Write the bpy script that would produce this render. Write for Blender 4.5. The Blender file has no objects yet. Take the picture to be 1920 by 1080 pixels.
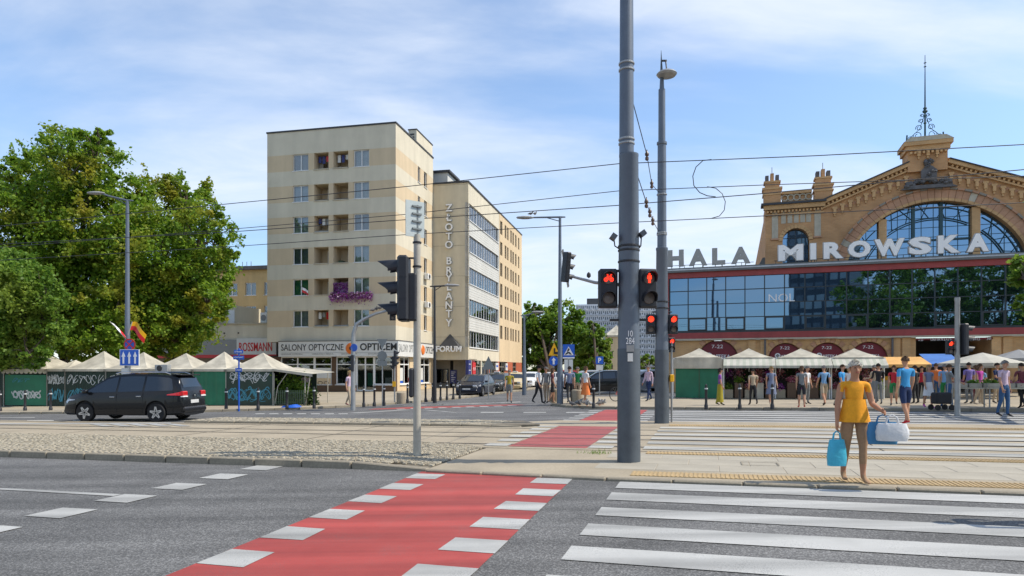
import bpy, bmesh, math, random
import numpy as np
from mathutils import Vector, Matrix
R = math.radians
rnd = random.Random(11)
S = bpy.context.scene
COL = S.collection
# ---------------------------------------------------------------- camera
F, YH, H, K = 1250.0, 693.0, 1.70, 0.012     # focal length in 1920-px units, eye level row, eye height, cross fall of the street
cam_d = bpy.data.cameras.new('camera'); cam = bpy.data.objects.new('camera', cam_d); COL.objects.link(cam)
cam_d.sensor_width = 36.0; cam_d.lens = 36.0*F/1920.0
cam_d.shift_y = (YH-540.0)/1920.0
cam_d.clip_start = 0.1; cam_d.clip_end = 3000
cam.location = (0, 0, H); cam.rotation_euler = (R(90), 0, 0)
S.camera = cam
S.view_settings.view_transform = 'Standard'; S.view_settings.look = 'None'
S.view_settings.exposure = 0.62; S.view_settings.gamma = 1.0
S.view_settings.use_curve_mapping = False
S.render.engine = 'CYCLES'
S.cycles.max_bounces = 7; S.cycles.diffuse_bounces = 3; S.cycles.glossy_bounces = 4
S.cycles.transmission_bounces = 4; S.cycles.transparent_max_bounces = 10
S.cycles.caustics_reflective = False; S.cycles.caustics_refractive = False
S.cycles.use_denoising = True
# ---------------------------------------------------------------- sky and sun
SUN_AZ = Vector((0.992, -0.12)).normalized(); SUN_EL = R(50)
W_ = bpy.data.worlds.new('World'); S.world = W_; W_.use_nodes = True
def build_sky():
    nt = W_.node_tree; N = nt.nodes; L = nt.links; N.clear()
    out = N.new('ShaderNodeOutputWorld'); bg = N.new('ShaderNodeBackground')
    sky = N.new('ShaderNodeTexSky'); sky.sky_type = 'NISHITA'; sky.sun_disc = False
    sky.sun_elevation = SUN_EL; sky.sun_rotation = math.atan2(SUN_AZ.x, SUN_AZ.y)
    sky.altitude = 100; sky.air_density = 1.0; sky.dust_density = 0.25; sky.ozone_density = 1.6
    tc = N.new('ShaderNodeTexCoord'); sep = N.new('ShaderNodeSeparateXYZ'); L.new(tc.outputs['Generated'], sep.inputs[0])
    zc = N.new('ShaderNodeMath'); zc.operation = 'MAXIMUM'; zc.inputs[1].default_value = 0.0; L.new(sep.outputs['Z'], zc.inputs[0])
    za = N.new('ShaderNodeMath'); za.operation = 'ADD'; za.inputs[1].default_value = 0.22; L.new(zc.outputs[0], za.inputs[0])
    dx = N.new('ShaderNodeMath'); dx.operation = 'DIVIDE'; L.new(sep.outputs['X'], dx.inputs[0]); L.new(za.outputs[0], dx.inputs[1])
    dy = N.new('ShaderNodeMath'); dy.operation = 'DIVIDE'; L.new(sep.outputs['Y'], dy.inputs[0]); L.new(za.outputs[0], dy.inputs[1])
    cmb = N.new('ShaderNodeCombineXYZ'); L.new(dx.outputs[0], cmb.inputs[0]); L.new(dy.outputs[0], cmb.inputs[1])
    mp = N.new('ShaderNodeMapping'); mp.inputs['Rotation'].default_value = (0, 0, R(28)); mp.inputs['Scale'].default_value = (0.55, 1.0, 1); mp.inputs['Location'].default_value = (2.6, 0.9, 0)
    L.new(cmb.outputs[0], mp.inputs[0])
    n1 = N.new('ShaderNodeTexNoise'); n1.inputs['Scale'].default_value = 0.95; n1.inputs['Detail'].default_value = 9; n1.inputs['Roughness'].default_value = 0.52; n1.inputs['Distortion'].default_value = 0.45
    L.new(mp.outputs[0], n1.inputs['Vector'])
    n2 = N.new('ShaderNodeTexNoise'); n2.inputs['Scale'].default_value = 3.2; n2.inputs['Detail'].default_value = 10; n2.inputs['Roughness'].default_value = 0.62; n2.inputs['Distortion'].default_value = 0.9
    L.new(mp.outputs[0], n2.inputs['Vector'])
    r1 = N.new('ShaderNodeMapRange'); r1.interpolation_type = 'SMOOTHSTEP'; r1.inputs[1].default_value = 0.42; r1.inputs[2].default_value = 0.62; L.new(n1.outputs[0], r1.inputs[0])
    r2 = N.new('ShaderNodeMapRange'); r2.interpolation_type = 'SMOOTHSTEP'; r2.inputs[1].default_value = 0.30; r2.inputs[2].default_value = 0.72; r2.inputs[3].default_value = 0.62; r2.inputs[4].default_value = 1.0; L.new(n2.outputs[0], r2.inputs[0])
    mu = N.new('ShaderNodeMath'); mu.operation = 'MULTIPLY'; L.new(r1.outputs[0], mu.inputs[0]); L.new(r2.outputs[0], mu.inputs[1])
    m2 = N.new('ShaderNodeMath'); m2.operation = 'MULTIPLY'; m2.inputs[1].default_value = 0.85; L.new(mu.outputs[0], m2.inputs[0])
    mx = N.new('ShaderNodeMix'); mx.data_type = 'RGBA'; L.new(m2.outputs[0], mx.inputs['Factor']); hz = N.new('ShaderNodeMapRange'); hz.interpolation_type = 'SMOOTHSTEP'; hz.inputs[1].default_value = 0.0; hz.inputs[2].default_value = 0.38; L.new(zc.outputs[0], hz.inputs[0])
    hc = N.new('ShaderNodeMix'); hc.data_type = 'RGBA'; hc.inputs['A'].default_value = (0.62, 0.68, 0.78, 1); hc.inputs['B'].default_value = (1, 1, 1, 1); L.new(hz.outputs[0], hc.inputs['Factor'])
    hm = N.new('ShaderNodeMix'); hm.data_type = 'RGBA'; hm.blend_type = 'MULTIPLY'; hm.inputs['Factor'].default_value = 1; L.new(sky.outputs[0], hm.inputs['A']); L.new(hc.outputs['Result'], hm.inputs['B'])
    L.new(hm.outputs['Result'], mx.inputs['A'])
    mx.inputs['B'].default_value = (4.1, 4.4, 4.9, 1)
    L.new(mx.outputs['Result'], bg.inputs[0]); bg.inputs[1].default_value = 0.15
    L.new(bg.outputs[0], out.inputs[0])
build_sky()
sun_d = bpy.data.lights.new('sun', 'SUN'); sun_d.energy = 3.0; sun_d.angle = R(0.5); sun_d.color = (1.0, 0.92, 0.79)
sun = bpy.data.objects.new('sun', sun_d); COL.objects.link(sun); sun.location = (40, 10, 60)
_d = Vector((SUN_AZ.x*math.cos(SUN_EL), SUN_AZ.y*math.cos(SUN_EL), math.sin(SUN_EL)))
sun.rotation_euler = (-_d).to_track_quat('-Z', 'Y').to_euler()
# ---------------------------------------------------------------- street grid: s to the right along the road, t across it
GA = R(16.5); GC, GS = math.cos(GA), math.sin(GA)
def gz(x): return K*x
def W(s, t, dz=0.0):
    x = s*GC+t*GS; y = -s*GS+t*GC
    return Vector((x, y, gz(x)+dz))
def G(px, py, dz=0.0):
    y = (H-dz)*F/((py-YH)+K*(px-960)); x = (px-960)/F*y
    return Vector((x, y, gz(x)+dz))
def P(px, py, depth):
    return Vector(((px-960)/F*depth, depth, H-(py-YH)/F*depth))
class Frame:
    """A facade plane: x to the right along it, y into the building, z up."""
    def __init__(s, px, depth, deg):
        s.a = R(deg); s.c, s.s = math.cos(s.a), math.sin(s.a)
        s.ox, s.oy = (px-960)/F*depth, depth; s.z = gz(s.ox)
    def fx(s, px, y=0):
        m = (px-960)/F
        return (m*(s.oy+y*s.c)-s.ox-y*s.s)/(s.c+m*s.s)
    def fy(s, px, x=0):
        m = (px-960)/F
        return (m*(s.oy-x*s.s)-s.ox-x*s.c)/(s.s-m*s.c)
    def fz(s, px, py, y=0):
        x = s.fx(px, y); d = s.oy-x*s.s+y*s.c
        return H-(py-YH)/F*d-s.z
    def fzy(s, px, py, x=0):
        y = s.fy(px, x); d = s.oy-x*s.s+y*s.c
        return H-(py-YH)/F*d-s.z
    def root(s, name): return empty(name, (s.ox, s.oy, s.z), -s.a)
# ---------------------------------------------------------------- objects
def tag(o, label=None, cat=None, group=None, kind=None):
    if label: o['label'] = label
    if cat: o['category'] = cat
    if group: o['group'] = group
    if kind: o['kind'] = kind
    return o
def empty(name, loc=(0, 0, 0), rz=0.0, label=None, cat=None, group=None):
    o = bpy.data.objects.new(name, None); COL.objects.link(o); o.location = loc; o.rotation_euler = (0, 0, rz); o.empty_display_size = 0.2
    return tag(o, label, cat, group)
def link(name, me, parent=None, loc=None, rot=None, scale=None):
    o = bpy.data.objects.new(name, me); COL.objects.link(o)
    if parent: o.parent = parent
    if loc is not None: o.location = loc
    if rot is not None: o.rotation_euler = rot
    if scale is not None: o.scale = scale if hasattr(scale, '__len__') else (scale,)*3
    return o
KIDS = {}
def copy_tree(o, parent=None):
    c = o.copy(); COL.objects.link(c); c.parent = parent
    for ch in o.children: copy_tree(ch, c)
    return c
class MB:
    def __init__(s): s.v = []; s.f = []; s.m = []
    def add(s, vs, fs, mi=0):
        b = len(s.v); s.v.extend([tuple(p) for p in vs]); s.f.extend([tuple(i+b for i in f) for f in fs]); s.m.extend([mi]*len(fs)); return s
    def poly(s, pts, mi=0): return s.add(pts, [tuple(range(len(pts)))], mi)
    def box(s, x0, x1, y0, y1, z0, z1, mi=0):
        return s.add([(x0,y0,z0),(x1,y0,z0),(x1,y1,z0),(x0,y1,z0),(x0,y0,z1),(x1,y0,z1),(x1,y1,z1),(x0,y1,z1)],
                     [(3,2,1,0),(4,5,6,7),(0,1,5,4),(1,2,6,5),(2,3,7,6),(3,0,4,7)], mi)
    def cbox(s, x0, x1, y0, y1, z0, z1, b=0.01, mi=0):
        """box with chamfered edges"""
        xs, ys, zs = (x0, x1), (y0, y1), (z0, z1); vs = []; idx = {}
        for i in (0, 1):
            for j in (0, 1):
                for k in (0, 1):
                    sx, sy, sz = (1, -1)[i]*b, (1, -1)[j]*b, (1, -1)[k]*b
                    for ax in range(3):
                        p = [xs[i]+sx, ys[j]+sy, zs[k]+sz]; p[ax] = (xs[i], ys[j], zs[k])[ax]
                        idx[(i, j, k, ax)] = len(vs); vs.append(p)
        fs = []
        for ax in range(3):
            o = [a for a in range(3) if a != ax]
            for e in (0, 1):
                q = []
                for (p, r) in ((0,0),(1,0),(1,1),(0,1)):
                    c = [0,0,0]; c[ax] = e; c[o[0]] = p; c[o[1]] = r; q.append(idx[(*c, ax)])
                fs.append(tuple(q))
            for p in (0, 1):
                for r in (0, 1):
                    q = []
                    for e, fa in ((0, o[0]), (1, o[0]), (1, o[1]), (0, o[1])):
                        c = [0,0,0]; c[ax] = e; c[o[0]] = p; c[o[1]] = r; q.append(idx[(*c, fa)])
                    fs.append(tuple(q))
        for i in (0, 1):
            for j in (0, 1):
                for k in (0, 1): fs.append(tuple(idx[(i, j, k, a)] for a in range(3)))
        return s.add(vs, fs, mi)
    def obox(s, c, hs, M=None, mi=0):
        M = M or Matrix(); vs = []
        for z in (-1, 1):
            for (x, y) in ((-1,-1),(1,-1),(1,1),(-1,1)):
                vs.append(Vector(c)+M @ Vector((x*hs[0], y*hs[1], z*hs[2])))
        return s.add(vs, [(3,2,1,0),(4,5,6,7),(0,1,5,4),(1,2,6,5),(2,3,7,6),(3,0,4,7)], mi)
    def tube(s, pts, r, n=8, mi=0, cap=True):
        pts = [Vector(p) for p in pts]; rs = r if hasattr(r, '__len__') else [r]*len(pts); vs = []; up = None
        for i, p in enumerate(pts):
            d = (pts[min(i+1, len(pts)-1)]-pts[max(i-1, 0)]).normalized()
            if up is None: up = Vector((0, 0, 1)) if abs(d.z) < 0.9 else Vector((1, 0, 0))
            a = d.cross(up).normalized(); b = a.cross(d).normalized(); up = b
            for k in range(n):
                t = 2*math.pi*k/n; vs.append(p+(a*math.cos(t)+b*math.sin(t))*rs[i])
        fs = [(i*n+k, i*n+(k+1) % n, (i+1)*n+(k+1) % n, (i+1)*n+k) for i in range(len(pts)-1) for k in range(n)]
        if cap: fs += [tuple(range(n)), tuple(range((len(pts)-1)*n, len(pts)*n))[::-1]]
        return s.add(vs, fs, mi)
    def lathe(s, prof, n=16, c=(0, 0, 0), mi=0, M=None):
        vs = []; c = Vector(c)
        for (r, z) in prof:
            for k in range(n):
                t = 2*math.pi*k/n; p = Vector((r*math.cos(t), r*math.sin(t), z)); vs.append(c+(M @ p if M else p))
        m = len(prof)
        fs = [(i*n+k, i*n+(k+1) % n, (i+1)*n+(k+1) % n, (i+1)*n+k) for i in range(m-1) for k in range(n)]
        fs += [tuple(range(n))[::-1], tuple(range((m-1)*n, m*n))]
        return s.add(vs, fs, mi)
    def prism(s, pts, d0, d1, fn=lambda a, b, d: (a, d, b), mi=0):
        """2-D outline (a, b) extruded along d; default plane x-z extruded along y"""
        n = len(pts); vs = [fn(a, b, d0) for a, b in pts]+[fn(a, b, d1) for a, b in pts]
        fs = [tuple(range(n)), tuple(range(n, 2*n))[::-1]]+[(i, i+n, (i+1) % n+n, (i+1) % n) for i in range(n)]
        return s.add(vs, fs, mi)
    def mesh(s, name, mats, smooth=False, sharp=35):
        me = bpy.data.meshes.new(name); me.from_pydata([tuple(v) for v in s.v], [], s.f)
        if not isinstance(mats, (list, tuple)): mats = [mats]
        for m in mats: me.materials.append(MAT(m))
        if any(s.m): me.polygons.foreach_set('material_index', s.m)
        bm = bmesh.new(); bm.from_mesh(me); bmesh.ops.recalc_face_normals(bm, faces=bm.faces); bm.to_mesh(me); bm.free()
        if smooth:
            me.polygons.foreach_set('use_smooth', [True]*len(me.polygons)); me.set_sharp_from_angle(angle=R(sharp))
        me.update(); return me
    def build(s, name, mats, parent=None, loc=None, rot=None, smooth=False, sharp=35):
        return link(name, s.mesh(name, mats, smooth, sharp), parent, loc, rot)
def box_obj(name, mat, parent, x0, x1, y0, y1, z0, z1, b=0):
    m = MB(); (m.cbox(x0, x1, y0, y1, z0, z1, b) if b else m.box(x0, x1, y0, y1, z0, z1)); return m.build(name, mat, parent)
# text as a mesh standing in the x-z plane, facing -y
def text_mesh(name, s, size, mat, ext=0.01, off=0.0, align='CENTER', space=1.0, bev=0.0):
    cu = bpy.data.curves.new(name, 'FONT'); cu.body = s; cu.size = size; cu.extrude = ext; cu.offset = off; cu.align_x = align; cu.space_character = space; cu.resolution_u = 3
    cu.bevel_depth = bev
    ob = bpy.data.objects.new('tmp_text', cu); me = bpy.data.meshes.new_from_object(ob)
    bpy.data.objects.remove(ob); me.name = name; me.materials.clear(); me.materials.append(MAT(mat))
    return me
def text(name, s, size, mat, parent, loc, rz=0.0, **k):
    return link(name, text_mesh(name, s, size, mat, **k), parent, loc, (R(90), 0, rz))
def fit_text(name, s, x0, x1, z0, z1, y, mat, parent, rz=0.0, ext=0.01, off=0.0, origin=None):
    """text scaled to fill a box on a facade"""
    me = text_mesh(name, s, 1.0, mat, ext=0.0 if ext == 0 else ext, off=off, align='LEFT')
    n = len(me.vertices); co = np.empty(n*3); me.vertices.foreach_get('co', co); co = co.reshape(-1, 3)
    lo, hi = co.min(0), co.max(0)
    co[:, 0] = (co[:, 0]-lo[0])/(hi[0]-lo[0])*(x1-x0); co[:, 1] = (co[:, 1]-lo[1])/(hi[1]-lo[1])*(z1-z0)
    me.vertices.foreach_set('co', co.ravel()); me.update()
    return link(name, me, parent, origin if origin is not None else (x0, y, z0), (R(90), 0, rz))
# ---------------------------------------------------------------- materials
DEF = {}
def MAT(n):
    if not isinstance(n, str): return n
    m = bpy.data.materials.get(n)
    return m if m else DEF[n](n)
def new_mat(n):
    m = bpy.data.materials.new(n); m.use_nodes = True; nt = m.node_tree
    return m, nt.nodes, nt.links, nt.nodes['Principled BSDF']
def mk(n, col, rough=0.7, metal=0.0, var=0.12, scale=3.0, bump=0.0, bscale=60.0, streak=0.0, spec=0.5, fine=0.06, fscale=40.0, coat=0.0):
    def f(nm):
        m, N, L, B = new_mat(nm)
        B.inputs['Roughness'].default_value = rough; B.inputs['Metallic'].default_value = metal; B.inputs['Specular IOR Level'].default_value = spec
        if coat: B.inputs['Coat Weight'].default_value = coat; B.inputs['Coat Roughness'].default_value = 0.04
        c = tuple(col)+(1,); tc = N.new('ShaderNodeTexCoord')
        last = None
        def layer(sc, amt, mapping=None, det=5):
            nonlocal last
            n1 = N.new('ShaderNodeTexNoise'); n1.inputs['Scale'].default_value = sc; n1.inputs['Detail'].default_value = det; n1.inputs['Roughness'].default_value = 0.6
            if mapping:
                mp = N.new('ShaderNodeMapping'); mp.inputs['Scale'].default_value = mapping; L.new(tc.outputs['Object'], mp.inputs[0]); L.new(mp.outputs[0], n1.inputs['Vector'])
            else: L.new(tc.outputs['Object'], n1.inputs['Vector'])
            mr = N.new('ShaderNodeMapRange'); mr.inputs[1].default_value = 0.3; mr.inputs[2].default_value = 0.7; mr.inputs[3].default_value = 1-amt; mr.inputs[4].default_value = 1+amt; L.new(n1.outputs[0], mr.inputs[0])
            mx = N.new('ShaderNodeMix'); mx.data_type = 'RGBA'; mx.blend_type = 'MULTIPLY'; mx.inputs['Factor'].default_value = 1
            if last: L.new(last, mx.inputs['A'])
            else: mx.inputs['A'].default_value = c
            L.new(mr.outputs[0], mx.inputs['B']); last = mx.outputs['Result']
        if var: layer(scale, var)
        if streak: layer(1.6, streak, (0.55, 0.55, 0.07), 6)
        if fine: layer(fscale, fine, None, 3)
        if last: L.new(last, B.inputs['Base Color'])
        else: B.inputs['Base Color'].default_value = c
        if bump:
            nb = N.new('ShaderNodeTexNoise'); nb.inputs['Scale'].default_value = bscale; nb.inputs['Detail'].default_value = 4; L.new(tc.outputs['Object'], nb.inputs['Vector'])
            bp = N.new('ShaderNodeBump'); bp.inputs['Strength'].default_value = bump; bp.inputs['Distance'].default_value = 0.02; L.new(nb.outputs[0], bp.inputs['Height']); L.new(bp.outputs[0], B.inputs['Normal'])
        return m
    DEF[n] = f
def glass(n, tint=(0.80, 0.86, 0.88), refl=0.16, rough=0.02, gcol=(0.9, 0.95, 1.0)):
    """window pane: see-through film with a mirror share that grows at grazing angles"""
    def f(nm):
        m = bpy.data.materials.new(nm); m.use_nodes = True; nt = m.node_tree; N, L = nt.nodes, nt.links; N.clear()
        o = N.new('ShaderNodeOutputMaterial'); tr = N.new('ShaderNodeBsdfTransparent'); tr.inputs[0].default_value = tuple(tint)+(1,)
        gl = N.new('ShaderNodeBsdfGlossy'); gl.inputs['Roughness'].default_value = rough; gl.inputs[0].default_value = tuple(gcol)+(1,)
        lw = N.new('ShaderNodeFresnel'); lw.inputs[0].default_value = 1.5
        ma = N.new('ShaderNodeMath'); ma.operation = 'ADD'; ma.inputs[1].default_value = refl; ma.use_clamp = True; L.new(lw.outputs[0], ma.inputs[0])
        mx = N.new('ShaderNodeMixShader'); L.new(ma.outputs[0], mx.inputs[0]); L.new(tr.outputs[0], mx.inputs[1]); L.new(gl.outputs[0], mx.inputs[2]); L.new(mx.outputs[0], o.inputs[0])
        return m
    DEF[n] = f
def solar(n, body=(0.012, 0.02, 0.028), gcol=(0.55, 0.74, 0.92), amt=0.62, wave=0.0):
    """coated curtain-wall glass: tinted mirror over a dark body"""
    def f(nm):
        m = bpy.data.materials.new(nm); m.use_nodes = True; nt = m.node_tree; N, L = nt.nodes, nt.links; N.clear()
        o = N.new('ShaderNodeOutputMaterial'); df = N.new('ShaderNodeBsdfDiffuse'); df.inputs[0].default_value = tuple(body)+(1,)
        gl = N.new('ShaderNodeBsdfGlossy'); gl.inputs['Roughness'].default_value = 0.015; gl.inputs[0].default_value = tuple(gcol)+(1,)
        mx = N.new('ShaderNodeMixShader'); mx.inputs[0].default_value = amt; L.new(df.outputs[0], mx.inputs[1]); L.new(gl.outputs[0], mx.inputs[2]); L.new(mx.outputs[0], o.inputs[0])
        if wave:
            tc = N.new('ShaderNodeTexCoord'); nb = N.new('ShaderNodeTexNoise'); nb.inputs['Scale'].default_value = 1.1; nb.inputs['Detail'].default_value = 1; L.new(tc.outputs['Object'], nb.inputs['Vector'])
            bp = N.new('ShaderNodeBump'); bp.inputs['Strength'].default_value = wave; bp.inputs['Distance'].default_value = 0.05; L.new(nb.outputs[0], bp.inputs['Height']); L.new(bp.outputs[0], gl.inputs['Normal'])
        return m
    DEF[n] = f
def emit(n, col, st):
    def f(nm):
        m, N, L, B = new_mat(nm); B.inputs['Base Color'].default_value = tuple(col)+(1,); B.inputs['Emission Color'].default_value = tuple(col)+(1,); B.inputs['Emission Strength'].default_value = st
        return m
    DEF[n] = f
def leafmat(n, cols, trans=0.35, nscale=0.35):
    """cols: dark, mid, light, turning"""
    def f(nm):
        m = bpy.data.materials.new(nm); m.use_nodes = True; nt = m.node_tree; N, L = nt.nodes, nt.links; N.clear()
        o = N.new('ShaderNodeOutputMaterial'); ge = N.new('ShaderNodeNewGeometry'); tc = N.new('ShaderNodeTexCoord')
        r = N.new('ShaderNodeValToRGB'); e = r.color_ramp.elements
        e[0].position = 0.0; e[0].color = tuple(cols[0])+(1,); e[1].position = 1.0; e[1].color = tuple(cols[2])+(1,)
        q = e.new(0.5); q.color = tuple(cols[1])+(1,)
        L.new(ge.outputs['Random Per Island'], r.inputs[0])
        n1 = N.new('ShaderNodeTexNoise'); n1.inputs['Scale'].default_value = nscale; n1.inputs['Detail'].default_value = 3; n1.inputs['Roughness'].default_value = 0.6; L.new(tc.outputs['Object'], n1.inputs['Vector'])
        mr = N.new('ShaderNodeMapRange'); mr.inputs[1].default_value = 0.50; mr.inputs[2].default_value = 0.70; mr.inputs[4].default_value = 0.85; L.new(n1.outputs[0], mr.inputs[0])
        mx = N.new('ShaderNodeMix'); mx.data_type = 'RGBA'; L.new(mr.outputs[0], mx.inputs['Factor']); L.new(r.outputs[0], mx.inputs['A']); mx.inputs['B'].default_value = tuple(cols[3])+(1,)
        d = N.new('ShaderNodeBsdfPrincipled'); d.inputs['Roughness'].default_value = 0.5; d.inputs['Specular IOR Level'].default_value = 0.4; t = N.new('ShaderNodeBsdfTranslucent')
        L.new(mx.outputs['Result'], d.inputs['Base Color']); L.new(mx.outputs['Result'], t.inputs[0])
        ms = N.new('ShaderNodeMixShader'); ms.inputs[0].default_value = trans; L.new(d.outputs[0], ms.inputs[1]); L.new(t.outputs[0], ms.inputs[2]); L.new(ms.outputs[0], o.inputs[0])
        return m
    DEF[n] = f
def brickmat(n, c1, c2, mortar, scale=1.0, streak=0.1):
    def f(nm):
        m, N, L, B = new_mat(nm); B.inputs['Roughness'].default_value = 0.85
        tc = N.new('ShaderNodeTexCoord'); sp = N.new('ShaderNodeSeparateXYZ'); L.new(tc.outputs['Object'], sp.inputs[0])
        ad = N.new('ShaderNodeMath'); ad.operation = 'ADD'; L.new(sp.outputs['X'], ad.inputs[0]); L.new(sp.outputs['Y'], ad.inputs[1])
        cb = N.new('ShaderNodeCombineXYZ'); L.new(ad.outputs[0], cb.inputs[0]); L.new(sp.outputs['Z'], cb.inputs[1])
        bt = N.new('ShaderNodeTexBrick'); bt.inputs['Scale'].default_value = scale; bt.inputs['Brick Width'].default_value = 0.26; bt.inputs['Row Height'].default_value = 0.078; bt.inputs['Mortar Size'].default_value = 0.008; bt.inputs['Mortar Smooth'].default_value = 0.3
        bt.inputs['Color1'].default_value = tuple(c1)+(1,); bt.inputs['Color2'].default_value = tuple(c2)+(1,); bt.inputs['Mortar'].default_value = tuple(mortar)+(1,)
        L.new(cb.outputs[0], bt.inputs['Vector'])
        n1 = N.new('ShaderNodeTexNoise'); n1.inputs['Scale'].default_value = 0.8; n1.inputs['Detail'].default_value = 7; L.new(tc.outputs['Object'], n1.inputs['Vector'])
        mr = N.new('ShaderNodeMapRange'); mr.inputs[1].default_value = 0.3; mr.inputs[2].default_value = 0.7; mr.inputs[3].default_value = 0.78; mr.inputs[4].default_value = 1.15; L.new(n1.outputs[0], mr.inputs[0])
        mx = N.new('ShaderNodeMix'); mx.data_type = 'RGBA'; mx.blend_type = 'MULTIPLY'; mx.inputs['Factor'].default_value = 1; L.new(bt.outputs[0], mx.inputs['A']); L.new(mr.outputs[0], mx.inputs['B'])
        L.new(mx.outputs['Result'], B.inputs['Base Color'])
        return m
    DEF[n] = f
def asphaltmat(n, col, crack=0.0):
    def f(nm):
        m, N, L, B = new_mat(nm); B.inputs['Roughness'].default_value = 0.8; B.inputs['Specular IOR Level'].default_value = 0.35
        tc = N.new('ShaderNodeTexCoord')
        def noise(sc, det=4, ro=0.6):
            q = N.new('ShaderNodeTexNoise'); q.inputs['Scale'].default_value = sc; q.inputs['Detail'].default_value = det; q.inputs['Roughness'].default_value = ro; L.new(tc.outputs['Object'], q.inputs['Vector']); return q
        vo = N.new('ShaderNodeTexVoronoi'); vo.inputs['Scale'].default_value = 75; L.new(tc.outputs['Object'], vo.inputs['Vector'])
        sp = N.new('ShaderNodeSeparateColor'); L.new(vo.outputs['Color'], sp.inputs[0])
        r = N.new('ShaderNodeValToRGB'); e = r.color_ramp.elements; e[0].color = tuple(c*0.62 for c in col)+(1,); e[1].position = 1.0; e[1].color = tuple(min(1, c*1.75) for c in col)+(1,)
        q = e.new(0.6); q.color = tuple(c*0.95 for c in col)+(1,); L.new(sp.outputs[0], r.inputs[0])
        n1 = noise(0.5, 6); mp = N.new('ShaderNodeMapping'); mp.inputs['Rotation'].default_value = (0, 0, GA); mp.inputs['Scale'].default_value = (0.10, 1.5, 1); L.new(tc.outputs['Object'], mp.inputs[0])
        n2 = N.new('ShaderNodeTexNoise'); n2.inputs['Scale'].default_value = 1.3; n2.inputs['Detail'].default_value = 4; L.new(mp.outputs[0], n2.inputs['Vector'])
        last = r.outputs[0]
        for (src, a) in ((n1, 0.24), (n2, 0.26)):
            mr = N.new('ShaderNodeMapRange'); mr.inputs[1].default_value = 0.3; mr.inputs[2].default_value = 0.7; mr.inputs[3].default_value = 1-a; mr.inputs[4].default_value = 1+a; L.new(src.outputs[0], mr.inputs[0])
            mx = N.new('ShaderNodeMix'); mx.data_type = 'RGBA'; mx.blend_type = 'MULTIPLY'; mx.inputs['Factor'].default_value = 1; L.new(last, mx.inputs['A']); L.new(mr.outputs[0], mx.inputs['B']); last = mx.outputs['Result']
        nd = noise(1.7, 5); dm_ = N.new('ShaderNodeMix'); dm_.data_type = 'VECTOR'; dm_.inputs['Factor'].default_value = 0.10; L.new(tc.outputs['Object'], dm_.inputs['A']); L.new(nd.outputs['Color'], dm_.inputs['B'])
        vc = N.new('ShaderNodeTexVoronoi'); vc.feature = 'DISTANCE_TO_EDGE'; vc.inputs['Scale'].default_value = 0.33; L.new(dm_.outputs['Result'], vc.inputs['Vector'])
        ms = N.new('ShaderNodeMapRange'); ms.inputs[1].default_value = 0.0015; ms.inputs[2].default_value = 0.005; ms.inputs[3].default_value = 0.86; ms.inputs[4].default_value = 1.0; L.new(vc.outputs['Distance'], ms.inputs[0])
        n5 = noise(0.9, 3); mq = N.new('ShaderNodeMapRange'); mq.inputs[1].default_value = 0.62; mq.inputs[2].default_value = 0.76; mq.inputs[3].default_value = 1.0; mq.inputs[4].default_value = 0.72; L.new(n5.outputs[0], mq.inputs[0])
        for src in (ms, mq):
            mx = N.new('ShaderNodeMix'); mx.data_type = 'RGBA'; mx.blend_type = 'MULTIPLY'; mx.inputs['Factor'].default_value = 1; L.new(last, mx.inputs['A']); L.new(src.outputs[0], mx.inputs['B']); last = mx.outputs['Result']
        L.new(last, B.inputs['Base Color'])
        bp = N.new('ShaderNodeBump'); bp.inputs['Strength'].default_value = 0.35; bp.inputs['Distance'].default_value = 0.008; L.new(vo.outputs['Distance'], bp.inputs['Height']); L.new(bp.outputs[0], B.inputs['Normal'])
        return m
    DEF[n] = f
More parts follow.
